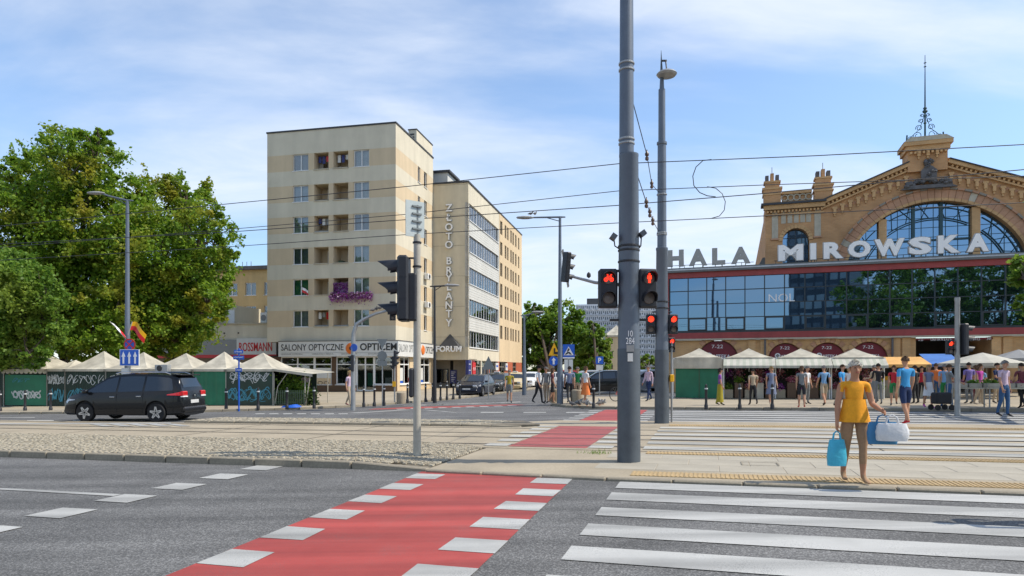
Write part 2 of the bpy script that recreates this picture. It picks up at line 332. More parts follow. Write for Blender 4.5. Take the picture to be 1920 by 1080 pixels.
def paintmat(n, col, wear=0.35, base=(0.09, 0.09, 0.09)):
    """road paint, worn through in specks"""
    def f(nm):
        m, N, L, B = new_mat(nm); B.inputs['Roughness'].default_value = 0.65
        tc = N.new('ShaderNodeTexCoord')
        n1 = N.new('ShaderNodeTexNoise'); n1.inputs['Scale'].default_value = 1.3; n1.inputs['Detail'].default_value = 8; n1.inputs['Roughness'].default_value = 0.7; L.new(tc.outputs['Object'], n1.inputs['Vector'])
        n2 = N.new('ShaderNodeTexNoise'); n2.inputs['Scale'].default_value = 85; n2.inputs['Detail'].default_value = 2; L.new(tc.outputs['Object'], n2.inputs['Vector'])
        ad = N.new('ShaderNodeMath'); ad.operation = 'ADD'; L.new(n1.outputs[0], ad.inputs[0]); L.new(n2.outputs[0], ad.inputs[1])
        mr = N.new('ShaderNodeMapRange'); mr.inputs[1].default_value = 1.04; mr.inputs[2].default_value = 1.34; mr.inputs[4].default_value = wear; L.new(ad.outputs[0], mr.inputs[0])
        mx = N.new('ShaderNodeMix'); mx.data_type = 'RGBA'; L.new(mr.outputs[0], mx.inputs['Factor']); mx.inputs['A'].default_value = tuple(col)+(1,); mx.inputs['B'].default_value = tuple(base)+(1,)
        m3 = N.new('ShaderNodeMapRange'); m3.inputs[1].default_value = 0.3; m3.inputs[2].default_value = 0.7; m3.inputs[3].default_value = 0.82; m3.inputs[4].default_value = 1.08; L.new(n1.outputs[0], m3.inputs[0])
        my = N.new('ShaderNodeMix'); my.data_type = 'RGBA'; my.blend_type = 'MULTIPLY'; my.inputs['Factor'].default_value = 1; L.new(mx.outputs['Result'], my.inputs['A']); L.new(m3.outputs[0], my.inputs['B'])
        mp = N.new('ShaderNodeMapping'); mp.inputs['Rotation'].default_value = (0, 0, GA); mp.inputs['Scale'].default_value = (0.12, 2.2, 1); L.new(tc.outputs['Object'], mp.inputs[0])
        n4 = N.new('ShaderNodeTexNoise'); n4.inputs['Scale'].default_value = 1.0; n4.inputs['Detail'].default_value = 5; L.new(mp.outputs[0], n4.inputs['Vector'])
        m4 = N.new('ShaderNodeMapRange'); m4.inputs[1].default_value = 0.32; m4.inputs[2].default_value = 0.62; m4.inputs[3].default_value = 0.58; m4.inputs[4].default_value = 1.06; L.new(n4.outputs[0], m4.inputs[0])
        mz = N.new('ShaderNodeMix'); mz.data_type = 'RGBA'; mz.blend_type = 'MULTIPLY'; mz.inputs['Factor'].default_value = 1; L.new(my.outputs['Result'], mz.inputs['A']); L.new(m4.outputs[0], mz.inputs['B'])
        L.new(mz.outputs['Result'], B.inputs['Base Color'])
        bp = N.new('ShaderNodeBump'); bp.inputs['Strength'].default_value = 0.25; bp.inputs['Distance'].default_value = 0.006; L.new(n2.outputs[0], bp.inputs['Height']); L.new(bp.outputs[0], B.inputs['Normal'])
        return m
    DEF[n] = f
asphaltmat('asphalt', (0.128, 0.126, 0.121)); asphaltmat('asphalt_far', (0.125, 0.124, 0.122))
paintmat('road_white', (0.475, 0.47, 0.44), 0.75, (.15, .15, .145)); paintmat('road_red', (0.43, 0.062, 0.05), 0.75, (0.20, 0.09, 0.08)); paintmat('tram_white', (0.50, 0.485, 0.43), 0.7, (0.3, 0.27, 0.21)); paintmat('tram_red', (0.40, 0.085, 0.075), 0.55, (0.3, 0.18, 0.14))
mk('concrete', (0.35, 0.295, 0.21), 0.85, var=0.16, scale=0.7, bump=0.15, fine=0.12, fscale=30)
mk('slab', (0.37, 0.335, 0.265), 0.85, var=0.13, scale=1.1, bump=0.1, fine=0.10)
mk('pavement', (0.36, 0.305, 0.22), 0.88, var=0.16, scale=0.5, fine=0.10, fscale=14)
mk('kerb_stone', (0.27, 0.235, 0.175), 0.85, var=0.22, scale=2.2, fine=0.15, fscale=25, bump=0.2)
mk('joint_sand', (0.17, 0.145, 0.105), 0.95, var=0.2, scale=4, fine=0.2)
mk('tactile', (0.42, 0.30, 0.15), 0.8, var=0.15, scale=2, fine=0.1)
mk('rail_steel', (0.16, 0.13, 0.10), 0.45, 0.6, var=0.2)
mk('pole_grey', (0.125, 0.15, 0.185), 0.45, 0.2, var=0.10, scale=2, streak=0.12, fine=0.05)
mk('pole_dark', (0.075, 0.09, 0.105), 0.55, 0.1, var=0.18, scale=3, streak=0.15)
mk('pole_galv', (0.35, 0.36, 0.36), 0.45, 0.5, var=0.12, scale=4, streak=0.1)
mk('pole_pale', (0.42, 0.40, 0.34), 0.55, 0.1, var=0.12, streak=0.12)
mk('signal_black', (0.018, 0.02, 0.026), 0.5, var=0.15, fine=0.05); mk('lens_dark', (0.14, 0.12, 0.11), 0.3)
emit('lens_red', (1.0, 0.035, 0.012), 1.7)
mk('black_iron', (0.022, 0.022, 0.024), 0.5, var=0.15); mk('wire', (0.03, 0.03, 0.033), 0.5, var=0)
mk('white_paint', (0.74, 0.74, 0.72), 0.5, var=0.05); mk('pvc', (0.76, 0.76, 0.74), 0.4, var=0.04); mk('aluminium', (0.45, 0.46, 0.47), 0.35, 0.6)
mk('cream_wall', (0.62, 0.56, 0.43), 0.9, var=0.05, scale=0.8, streak=0.09, fine=0.04); mk('tan_wall', (0.60, 0.475, 0.31), 0.9, var=0.05, scale=0.8, streak=0.08, fine=0.04)
mk('office_wall', (0.60, 0.53, 0.385), 0.9, var=0.06, scale=0.9, streak=0.10); mk('siding', (0.58, 0.57, 0.52), 0.7, var=0.05, streak=0.07); mk('peach_wall', (0.62, 0.48, 0.30), 0.9, var=0.06, streak=0.1)
mk('yellow_wall', (0.53, 0.39, 0.19), 0.9, var=0.14, scale=0.5, streak=0.15); mk('taupe', (0.27, 0.235, 0.185), 0.85, var=0.08); mk('brown_tile', (0.10, 0.055, 0.03), 0.4, var=0.1)
mk('roof_dark', (0.05, 0.052, 0.056), 0.7, var=0.1); mk('room_dark', (0.045, 0.042, 0.04), 0.9, var=0.2, scale=0.7); mk('curtain', (0.66, 0.65, 0.61), 0.9, var=0.12, scale=2.5, streak=0.2); mk('curtain_grey', (0.26, 0.28, 0.29), 0.9, var=0.15, streak=0.2); mk('curtain_green', (0.05, 0.33, 0.20), 0.9, var=0.1)  # room_dark puts the darkness of unlit interiors into the colour
glass('pane', (0.80, 0.86, 0.88), 0.05); glass('pane_dark', (0.5, 0.55, 0.57), 0.22); glass('car_glass', (0.10, 0.12, 0.13), 0.10); glass('shop_glass', (0.75, 0.78, 0.78), 0.1)
solar('hall_glass', (0.010, 0.017, 0.024), (0.24, 0.39, 0.55), 0.62, wave=0.012); solar('gable_glass', (0.014, 0.024, 0.034), (0.42, 0.60, 0.78), 0.55, 0.02)
brickmat('brick', (0.58, 0.315, 0.135), (0.51, 0.265, 0.11), (0.44, 0.30, 0.18)); brickmat('brick_pink', (0.53, 0.28, 0.16), (0.47, 0.24, 0.13), (0.44, 0.30, 0.20)); brickmat('brick_yellow', (0.63, 0.375, 0.165), (0.57, 0.33, 0.14), (0.46, 0.32, 0.18))
mk('stone_pale', (0.46, 0.41, 0.31), 0.85, var=0.12, streak=0.15); mk('stone_grey', (0.12, 0.115, 0.115), 0.85, var=0.3, scale=2); mk('verdigris', (0.025, 0.07, 0.085), 0.6); mk('mullion', (0.03, 0.04, 0.045), 0.45, 0.2); mk('red_band', (0.30, 0.048, 0.045), 0.55, var=0.1, streak=0.1); mk('grey_trim', (0.13, 0.14, 0.14), 0.5, var=0.1)
mk('letter_white', (0.86, 0.86, 0.84), 0.4, var=0.04); mk('letter_side', (0.34, 0.35, 0.35), 0.5, var=0.08); mk('letter_grey', (0.33, 0.33, 0.31), 0.6, var=0.08)
mk('canvas', (0.43, 0.395, 0.315), 0.9, var=0.22, scale=1.5, streak=0.28, fine=0.06); mk('canvas_white', (0.47, 0.45, 0.38), 0.85, var=0.1, streak=0.12); mk('canvas_green', (0.40, 0.41, 0.33), 0.85, var=0.12); mk('green_sheet', (0.012, 0.15, 0.075), 0.55, var=0.15, scale=1.5, streak=0.12); mk('green_dark', (0.012, 0.035, 0.022), 0.5, var=0.25, scale=1.5, streak=0.2); mk('green_fence', (0.07, 0.11, 0.06), 0.6)
mk('paint_white', (0.55, 0.57, 0.55), 0.7, var=0.15); mk('paint_cyan', (0.06, 0.26, 0.34), 0.7, var=0.15)
mk('sign_blue', (0.012, 0.10, 0.50), 0.4, var=0.05); mk('sign_white', (0.78, 0.78, 0.78), 0.4, var=0.03); mk('sign_red', (0.58, 0.02, 0.025), 0.4, var=0.05); mk('sign_yellow', (0.80, 0.42, 0.01), 0.4, var=0.05); mk('sign_black', (0.015, 0.015, 0.017), 0.4, var=0); mk('sign_back', (0.20, 0.22, 0.22), 0.5, 0.4, var=0.1); mk('sign_backlight', (0.45, 0.50, 0.49), 0.5, 0.3, var=0.06)
mk('sign_panel', (0.66, 0.655, 0.62), 0.45, var=0.04); mk('ink', (0.02, 0.02, 0.022), 0.5, var=0); mk('ink_grey', (0.22, 0.22, 0.21), 0.5, var=0); mk('orange', (0.72, 0.17, 0.02), 0.5); mk('burgundy', (0.17, 0.012, 0.022), 0.5); mk('grey_board', (0.28, 0.28, 0.275), 0.6, var=0.05); mk('navy', (0.02, 0.03, 0.16), 0.5); mk('magenta', (0.48, 0.02, 0.20), 0.6); mk('brickred', (0.42, 0.11, 0.05), 0.7)
mk('rubber', (0.012, 0.012, 0.013), 0.85, var=0.1); mk('alloy', (0.52, 0.52, 0.53), 0.28, 0.8, var=0.05); mk('chrome', (0.7, 0.7, 0.7), 0.12, 1.0, var=0); mk('tail_red', (0.55, 0.01, 0.015), 0.15, var=0, coat=0.6); mk('head_lamp', (0.55, 0.57, 0.60), 0.08, 0.3, var=0); mk('plate', (0.6, 0.6, 0.58), 0.5, var=0.1); mk('under', (0.012, 0.012, 0.013), 0.9, var=0)
for n_, c_ in dict(car_black=(0.006, 0.007, 0.009), car_navy=(0.010, 0.013, 0.026), car_graphite=(0.035, 0.037, 0.035), car_cream=(0.62, 0.50, 0.29), car_white=(0.72, 0.73, 0.73), car_silver=(0.33, 0.34, 0.35), car_red=(0.36, 0.02, 0.02)).items(): mk(n_, c_, 0.25, 0.0, var=0.02, fine=0, spec=0.25, coat=0.35)
mk('bark', (0.085, 0.065, 0.047), 0.9, var=0.25, scale=6, bump=0.5, bscale=14)
leafmat('leaf_maple', ((0.10, 0.20, 0.018), (0.18, 0.31, 0.026), (0.28, 0.40, 0.034), (0.45, 0.38, 0.045)), 0.52)
leafmat('leaf_lime', ((0.09, 0.19, 0.026), (0.16, 0.29, 0.036), (0.25, 0.37, 0.05), (0.32, 0.40, 0.06)), 0.52)
leafmat('leaf_green', ((0.08, 0.17, 0.02), (0.14, 0.26, 0.026), (0.22, 0.33, 0.034), (0.30, 0.36, 0.045)), 0.5)
leafmat('leaf_dark', ((0.018, 0.045, 0.010), (0.03, 0.065, 0.012), (0.05, 0.09, 0.016), (0.08, 0.11, 0.02)), 0.3)
leafmat('petal', ((0.16, 0.012, 0.20), (0.30, 0.03, 0.30), (0.66, 0.52, 0.66), (0.24, 0.02, 0.26)), 0.2, 1.5)
leafmat('petal_pink', ((0.30, 0.03, 0.10), (0.50, 0.16, 0.26), (0.62, 0.5, 0.5), (0.5, 0.30, 0.05)), 0.2, 2.0)
mk('panel_far', (0.72, 0.72, 0.72), 0.9, var=0.1); mk('panel_far2', (0.60, 0.61, 0.62), 0.9, var=0.1); mk('win_far', (0.16, 0.18, 0.20), 0.2, var=0.3)
# ================================================================ ground and roads
def sheet(name, mat, st, dz, parent=None, label=None, cell=None):
    m = MB(); m.poly([W(s, t, dz) for s, t in st]); o = m.build(name, mat, parent)
    if not parent: o['kind'] = 'structure'
    return o
def slab(name, mat, st, dz, parent=None, skirt=-0.15):
    """raised area with vertical sides"""
    m = MB(); n = len(st); m.add([W(s, t, dz) for s, t in st]+[W(s, t, skirt) for s, t in st], [tuple(range(n))]+[(i, (i+1) % n, (i+1) % n+n, i+n) for i in range(n)])
    o = m.build(name, mat, parent)
    if not parent: o['kind'] = 'structure'
    return o
m = MB()
for i in range(-6, 6):
    for j in range(-2, 8):
        m.poly([(x, y, gz(x)-0.004) for x, y in ((i*150, j*150), (i*150+150, j*150), (i*150+150, j*150+150), (i*150, j*150+150))])
ground = m.build('ground', 'asphalt_far'); ground['kind'] = 'structure'
near_road = sheet('near_road', 'asphalt', [(-80, -14), (60, -14), (60, 10.36), (-80, 10.36)], 0.0)
far_road = sheet('far_road', 'asphalt_far', [(-80, 17.0), (60, 17.0), (60, 36), (-80, 36)], 0.0)
def strip(name, mat, s0, s1, t0, t1, dz, parent, jit=0.0):
    j = lambda: rnd.uniform(-jit, jit)
    n = max(1, min(12, int((s1-s0)/1.5))); lo, hi = [], []
    for i in range(n+1):
        s = s0+(s1-s0)*i/n; lo.append((s, t0+j())); hi.append((s, t1+j()))
    m = MB(); m.poly([W(s, t, dz) for s, t in lo]+[W(s, t, dz) for s, t in hi[::-1]]); return m.build(name, mat, parent)
# ---- near crossing
for t0, t1 in ((9.47, 10.0), (8.60, 9.11), (7.66, 8.13), (6.72, 7.22), (5.80, 6.29), (4.86, 5.36), (3.92, 4.42), (2.98, 3.48)):
    strip('crossing_stripe', 'road_white', -1.28+rnd.uniform(-.015, .015), 24, t0, t1, 0.008, near_road, 0.012)
bl = lambda t: -4.64+(10.3-t)*.045
br = lambda t: -2.03+(10.2-t)*.028
def quad_st(name, mat, pts, dz, parent): mm = MB(); mm.poly([W(s, t, dz) for s, t in pts]); return mm.build(name, mat, parent)
quad_st('cycle_lane', 'road_red', [(bl(-8), -8), (br(-8), -8), (br(10.32), 10.32), (bl(10.32), 10.32)], .004, near_road)
for k in range(18):
    t1 = 10.10-k*0.945
    j = lambda: rnd.uniform(-.012, .012)
    for e_, a_, b_ in ((bl, .0, .50), (br, -.55, .0)): quad_st('edge_square', 'road_white', [(e_(t1-.48)+a_+j(), t1-.48+j()), (e_(t1-.48)+b_+j(), t1-.48+j()), (e_(t1)+b_+j(), t1+j()), (e_(t1)+a_+j(), t1+j())], .008, near_road)
for k in range(9):
    t1 = 10.36-k*0.95-(0.02 if k else 0)
    strip('stop_line_dash', 'road_white', -7.92, -7.36, t1-0.50, t1, 0.008, near_road, 0.008)
strip('lane_line', 'road_white', -26, -7.95, 7.33, 7.45, 0.008, near_road, 0.01)
strip('lane_line', 'road_white', -26, -7.95, 3.8, 3.92, 0.008, near_road, 0.01)
# ---- cobbled strip beside the tramway
def ramp(s): return 0.13 if s < -6.1 else max(0.045, 0.13-(s+6.1)/1.5*0.085)
def cobbles(name, s0, s1, t0, t1, hf, parent, step=0.082, tl=None):
    V, Fc = [], []; s = s0; row = 0
    while s < s1:
        t = t0+(row % 2)*step*0.5
        while t < t1:
            if tl is None or tl(s, t):
                ws, wt = step*rnd.uniform(.38, .45), step*rnd.uniform(.38, .45); cs, ct = s+rnd.uniform(-.009, .009), t+rnd.uniform(-.009, .009)
                h = hf(s)+rnd.uniform(-.006, .007); b = len(V)
                for (a, e) in ((-1, -1), (1, -1), (1, 1), (-1, 1)): V.append(W(cs+a*ws, ct+e*wt, h-0.022))
                for (a, e) in ((-1, -1), (1, -1), (1, 1), (-1, 1)): V.append(W(cs+a*ws*.84, ct+e*wt*.84, h+rnd.uniform(-.003, .003)))
                Fc += [(b+4, b+5, b+6, b+7)]+[(b+i, b+(i+1) % 4, b+4+(i+1) % 4, b+4+i) for i in range(4)]
            t += step
        s += step; row += 1
    mm = MB(); mm.v = V; mm.f = Fc; mm.m = [0]*len(Fc)
    o = mm.build(name, 'cobble', parent); o['kind'] = 'stuff'; return o
def cob(nm):
    m_, N, L, B = new_mat(nm); B.inputs['Roughness'].default_value = 0.8
    ge = N.new('ShaderNodeNewGeometry'); r = N.new('ShaderNodeValToRGB'); e = r.color_ramp.elements
    e[0].color = (0.27, 0.23, 0.165, 1); e[1].color = (0.45, 0.40, 0.30, 1); q = e.new(0.5); q.color = (0.37, 0.325, 0.24, 1)
    L.new(ge.outputs['Random Per Island'], r.inputs[0]); L.new(r.outputs[0], B.inputs['Base Color']); return m_
DEF['cobble'] = cob
median = MB(); pts = [(-80, 10.55)]+[(s, 10.55) for s in (-20, -6.1, -5.6, -5.1, -4.6)]+[(-4.55, 13.4), (-6.1, 13.75), (-80, 13.75)]
median.poly([W(s, t, ramp(s)-0.028) for s, t in pts])
median = median.build('cobbled_median', 'joint_sand'); median['kind'] = 'structure'
cobbles('cobblestones', -21, -4.6, 10.60, 13.7, ramp, median, tl=lambda s, t: t < 13.66 and not (s > -5.4 and t < 10.8))
km = MB(); km.cbox(-0.49, 0.49, -0.075, 0.075, -0.15, 0.0, 0.018); km = km.mesh('kerb_stone', 'kerb_stone')
def kerb_run(pts, hf, parent, L=0.995, name='kerb_stone'):
    for (a, b) in zip(pts[:-1], pts[1:]):
        A, B = Vector(a), Vector(b); n = max(1, int(round((B-A).length/L)))
        for i in range(n):
            p, q = A.lerp(B, i/n), A.lerp(B, (i+1)/n); c = (p+q)/2; w0, w1 = W(p.x, p.y, hf(p.x)), W(q.x, q.y, hf(q.x))
            d = w1-w0; o = link(name, km, parent, (w0+w1)/2+Vector((0, 0, rnd.uniform(-.004, .004)))); o.rotation_euler = (0, -math.asin(d.z/d.length), math.atan2(d.y, d.x)); o.scale = (d.length/1.0*1.0, 1, 1)
kerb_run([(-24, 10.43), (-6.0, 10.43), (-4.55, 10.43)], lambda s: ramp(s)+0.004, median)
# ---- tramway
tram = slab('tramway', 'concrete', [(-80, 13.75), (-6, 13.75), (-4.6, 13.45), (60, 13.45), (60, 18.9), (-4.6, 18.9), (-5.2, 18.35), (-80, 18.35)], 0.05)
for t in (14.10, 15.535, 16.55, 17.985):
    m = MB()
    for a, b, z in ((-.055, -.02, .058), (.02, .05, .057)): m.poly([W(s, tt, z) for s, tt in ((-80, t+a), (60, t+a), (60, t+b), (-80, t+b))])
    m.poly([W(s, tt, .052) for s, tt in ((-80, t-.05), (60, t-.05), (60, t+.045), (-80, t+.045))], 1)
    m.build('tram_rail', ['rail_steel', 'under'], tram)
for k in range(6):
    t0 = 13.72+k*0.945
    if t0 > 18.5: break
    strip('crossing_stripe', 'tram_white', -1.3, 26, t0, t0+0.48, 0.062, tram, 0.01)
strip('cycle_lane', 'tram_red', -4.15, -2.45, 13.7, 18.85, 0.0555, tram, 0.01)
for k in range(6):
    t0 = 13.72+k*0.945
    strip('edge_square', 'tram_white', -4.72, -4.18, t0, min(18.85, t0+0.46), 0.062, tram, 0.006); strip('edge_square', 'tram_white', -2.42, -1.92, t0, min(18.85, t0+0.46), 0.062, tram, 0.006)
for s in (-9.5, -13.5, -17.5, 3.2, 7.2, 11.2):      # joints between the track slabs
    m = MB(); m.poly([W(a, t, .0535) for a, t in ((s, 13.8), (s+.025, 13.8), (s+.025, 18.3), (s, 18.3))]); m.build('slab_joint', 'under', tram)
# ---- refuge in front of the crossing
refuge = slab('refuge_pavement', 'concrete', [(-4.55, 10.36), (-1.5, 10.14), (60, 10.14), (60, 13.45), (-4.55, 13.45)], 0.04)
sl = MB(); sl.cbox(-0.497, 0.497, -0.347, 0.347, -0.03, 0.0, 0.006); sl = sl.mesh('paving_slab', 'slab')
gr = (0, -math.atan(K*GC), -GA)
for i in range(11):
    for j in range(3):
        if j == 0 and i in (2,): pass
        p = W(-1.35+i*1.0+(0.5 if j == 1 else 0), 11.40+j*0.70, 0.045+rnd.uniform(-.001, .002)); link('paving_slab', sl, refuge, p, gr)
tm = MB(); tm.box(-0.198, 0.198, -0.22, 0.22, -0.02, 0.004)
for k in range(6): tm.cbox(-0.19+k*0.0665, -0.19+k*0.0665+0.036, -0.21, 0.21, 0.004, 0.012, 0.004)
tm = tm.mesh('tactile_tile', 'tactile')
for i in range(32): link('tactile_tile', tm, refuge, W(-0.98+i*0.40, 10.60, 0.044), gr)
for i in range(32): link('tactile_tile', tm, refuge, W(-0.98+i*0.40, 13.20, 0.050), gr, (1, .7, 1))
m = MB(); f = 0.028
for (a, b, c, d) in ((0.52, 1.12, 11.85, 11.85+f), (0.52, 1.12, 12.27-f, 12.27), (.52, .52+f, 11.85+f, 12.27-f), (1.12-f, 1.12, 11.85+f, 12.27-f)): m.poly([W(s, t, .056) for s, t in ((a, c), (b, c), (b, d), (a, d))])
m.build('manhole_frame', 'kerb_stone', refuge)
kerb_run([(-4.55, 10.34), (-1.5, 10.13), (24, 10.13)], lambda s: 0.046, refuge, name='kerb_stone')
# ---- second refuge and far island
refuge2 = slab('far_refuge_pavement', 'concrete', [(-4.6, 18.9), (60, 18.9), (60, 21.0), (-4.6, 21.0), (-5.6, 20.2), (-5.2, 18.9)], 0.055)
for i in range(24): link('tactile_tile', tm, refuge2, W(-0.9+i*0.40, 19.55, 0.060), gr)
isl = [(-17.0, 18.45), (-5.9, 18.45), (-4.75, 18.9), (-5.6, 20.2), (-16.0, 20.2), (-17.2, 19.0)]
island = slab('tramway_island', 'joint_sand', [(s, t) for s, t in isl], 0.09)
cobbles('cobblestones', -16.8, -5.4, 18.6, 20.1, lambda s: 0.118 if s < -7 else 0.118-(s+7)*0.03, island, step=0.125, tl=lambda s, t: s < -5.6-(0.8 if t < 18.8 else 0))
kerb_run([(-16.9, 18.42), (-7, 18.42), (-5.2, 18.5)], lambda s: 0.125 if s < -7 else 0.125-(s+7)*0.03, island)
# ---- far road markings
for k in range(6): strip('crossing_stripe', 'road_white', -1.4, 26, 21.4+k*0.98, 21.9+k*0.98, 0.008, far_road, 0.01)
strip('cycle_lane', 'road_red', -4.1, -2.4, 21.1, 27.4, 0.004, far_road, 0.01)
for k in range(6):
    t0 = 21.4+k*0.98; strip('edge_square', 'road_white', -4.65, -4.12, t0, t0+0.45, 0.008, far_road); strip('edge_square', 'road_white', -2.38, -1.9, t0, t0+0.45, 0.008, far_road)
def gpoly(name, mat, px, dz, parent):
    mm = MB(); mm.poly([G(x, y, dz) for x, y in px]); return mm.build(name, mat, parent)
for k in range(-2, 4): gpoly('lane_dash', 'road_white', [(51+k*86, 787.8), (101+k*86, 787.9), (100+k*86, 789.4), (50+k*86, 789.3)], 0.008, far_road)
gpoly('lane_line', 'road_white', [(-200, 781.8), (65, 782.3), (65, 783.4), (-200, 783)], 0.008, far_road)
gpoly('lane_line', 'road_white', [(-200, 794.2), (320, 792.2), (322, 794), (-200, 796.6)], 0.058, tram)
for k in range(5): gpoly('hatch_stripe', 'road_white', [(165+k*36, 794.4), (185+k*36, 794.2), (215+k*36, 799), (193+k*36, 799.2)], 0.060, tram)
for k in range(7): gpoly('lane_dash', 'road_white', [(478+k*26, 775.2), (495+k*26, 774.9), (497+k*26, 776.3), (480+k*26, 776.6)], 0.008, far_road)
gpoly('lane_line', 'road_white', [(650, 774.2), (760, 768.2), (775, 768.2), (672, 774.6)], 0.008, far_road)
gpoly('lane_line', 'road_white', [(790, 768.4), (850, 773.2), (857, 773.2), (800, 768.2)], 0.008, far_road)
for k in range(3): gpoly('lane_dash', 'road_white', [(902+k*80, 772.6), (944+k*80, 772.4), (944+k*80, 773.8), (901+k*80, 774)], 0.008, far_road)
gpoly('cycle_lane', 'road_red', [(690, 768.0), (760, 766.6), (985, 759.4), (965, 758.0), (760, 763.4), (700, 766.4)], 0.004, far_road)
for k in range(9): gpoly('edge_square', 'road_white', [(742+k*26, 766.6-k*.8), (757+k*26, 766.2-k*.8), (762+k*26, 767.4-k*.8), (746+k*26, 767.8-k*.8)], 0.008, far_road)
for k in range(7): gpoly('crossing_stripe', 'road_white', [(770+k*27, 759.6-k*.75), (830+k*24, 757.4-k*.75), (836+k*24, 758.3-k*.75), (778+k*27, 760.6-k*.75)], 0.008, far_road)
# ---- far pavements
pv1 = [(-45, 18.2), (-29.9, 21.7), (-21.5, 24.0), (-17.9, 26.3), (-16.4, 28.4), (-15.5, 31), (-14.7, 34), (-14.3, 37), (-14.3, 60), (-13.2, 130), (-95, 130), (-95, 12)]
pave_l = slab('left_pavement', 'pavement', pv1, 0.10)
kerb_run([(-40, 19.32), (-29.9, 21.66), (-21.5, 23.95), (-17.85, 26.25), (-16.35, 28.35), (-15.45, 31), (-14.65, 34), (-14.25, 37), (-14.25, 60)], lambda s: 0.112, pave_l)
pv2 = [(-7.2, 130), (-7.35, 32.5), (-7.0, 30.4), (-6.0, 28.9), (-4.7, 28.1), (0, 27.75), (60, 27.75), (60, 130)]
pave_r = slab('right_pavement', 'pavement', pv2, 0.10)
kerb_run([(-7.35, 60), (-7.35, 32.5), (-7.0, 30.4), (-6.0, 28.85), (-4.7, 28.05), (0, 27.7), (30, 27.7)], lambda s: 0.112, pave_r)
park = sheet('parking', 'asphalt_far', [(-6.8, 38), (3.5, 38), (3.5, 90), (-6.8, 90)], 0.106)
gm = MB()          # a few tufts in the pavement joint
for k in range(90):
    p = W(-2.1+rnd.gauss(0, .13), 12.95+rnd.gauss(0, .09), .045); a = rnd.uniform(0, 6.28); h = rnd.uniform(.03, .09); d = Vector((math.cos(a), math.sin(a), 0))
    gm.add([p-d*.006, p+d*.006, p+d.orthogonal()*rnd.uniform(-.03, .03)+d*rnd.uniform(-.05, .05)+Vector((0, 0, h))], [(0, 1, 2)])
gm.build('weeds', 'leaf_lime', refuge)['kind'] = 'stuff'
# ================================================================ windows
WC = {}
def window_mesh(w, h, n, tr=0.0, fr=0.06, dep=0.07, mat='pvc'):
    key = ('f', round(w, 2), round(h, 2), n, tr, fr, mat)
    if key not in WC:
        m = MB(); f = fr
        m.box(0, w, 0, dep, 0, f); m.box(0, w, 0, dep, h-f, h); m.box(0, f, 0, dep, f, h-f); m.box(w-f, w, 0, dep, f, h-f)
        for i in range(1, n): m.box(w*i/n-f*.6, w*i/n+f*.6, 0, dep, f, h-f)
        if tr: m.box(f, w-f, 0.002, dep-.002, tr*h-f*.5, tr*h+f*.5)
        WC[key] = m.mesh('window', mat)
    return WC[key]
def quad_mesh(w, h, mat, y=0.0):
    key = ('q', round(w, 2), round(h, 2), mat, y)
    if key not in WC:
        m = MB(); m.box(0, w, y, y+0.012, 0, h); WC[key] = m.mesh('pane', mat)
    return WC[key]
def window(parent, x, y, z, w, h, n=2, rz=0.0, curtain='curtain', sill=True, pane='pane', frame='pvc', tr=0.0, fr=0.06, name='window', back=0.22):
    """opening's lower-left outer corner at (x, y, z); rz turns it onto another wall"""
    o = link(name, window_mesh(w, h, n, tr, fr, mat=frame), parent, (x, y, z), (0, 0, rz))
    for i in range(n):
        link('pane', quad_mesh(w/n-fr*.9, h-fr*2, pane, 0.03), o, (w*i/n+fr*.45, 0, fr))
    if curtain: link('curtain', quad_mesh(w, h, curtain, back), o)  # room_dark sheets are no cloth: an unlit room's darkness put into the colour
    if sill:
        key = ('s', round(w, 2))
        if key not in WC:
            m = MB(); m.box(-.06, w+.06, -.16, .02, -.05, -.004); WC[key] = m.mesh('sill', 'white_paint')
        link('sill', WC[key], o)
    return o
CUR = ['curtain', 'curtain_grey', 'curtain', 'room_dark', 'curtain', 'curtain_grey', 'curtain', 'curtain']
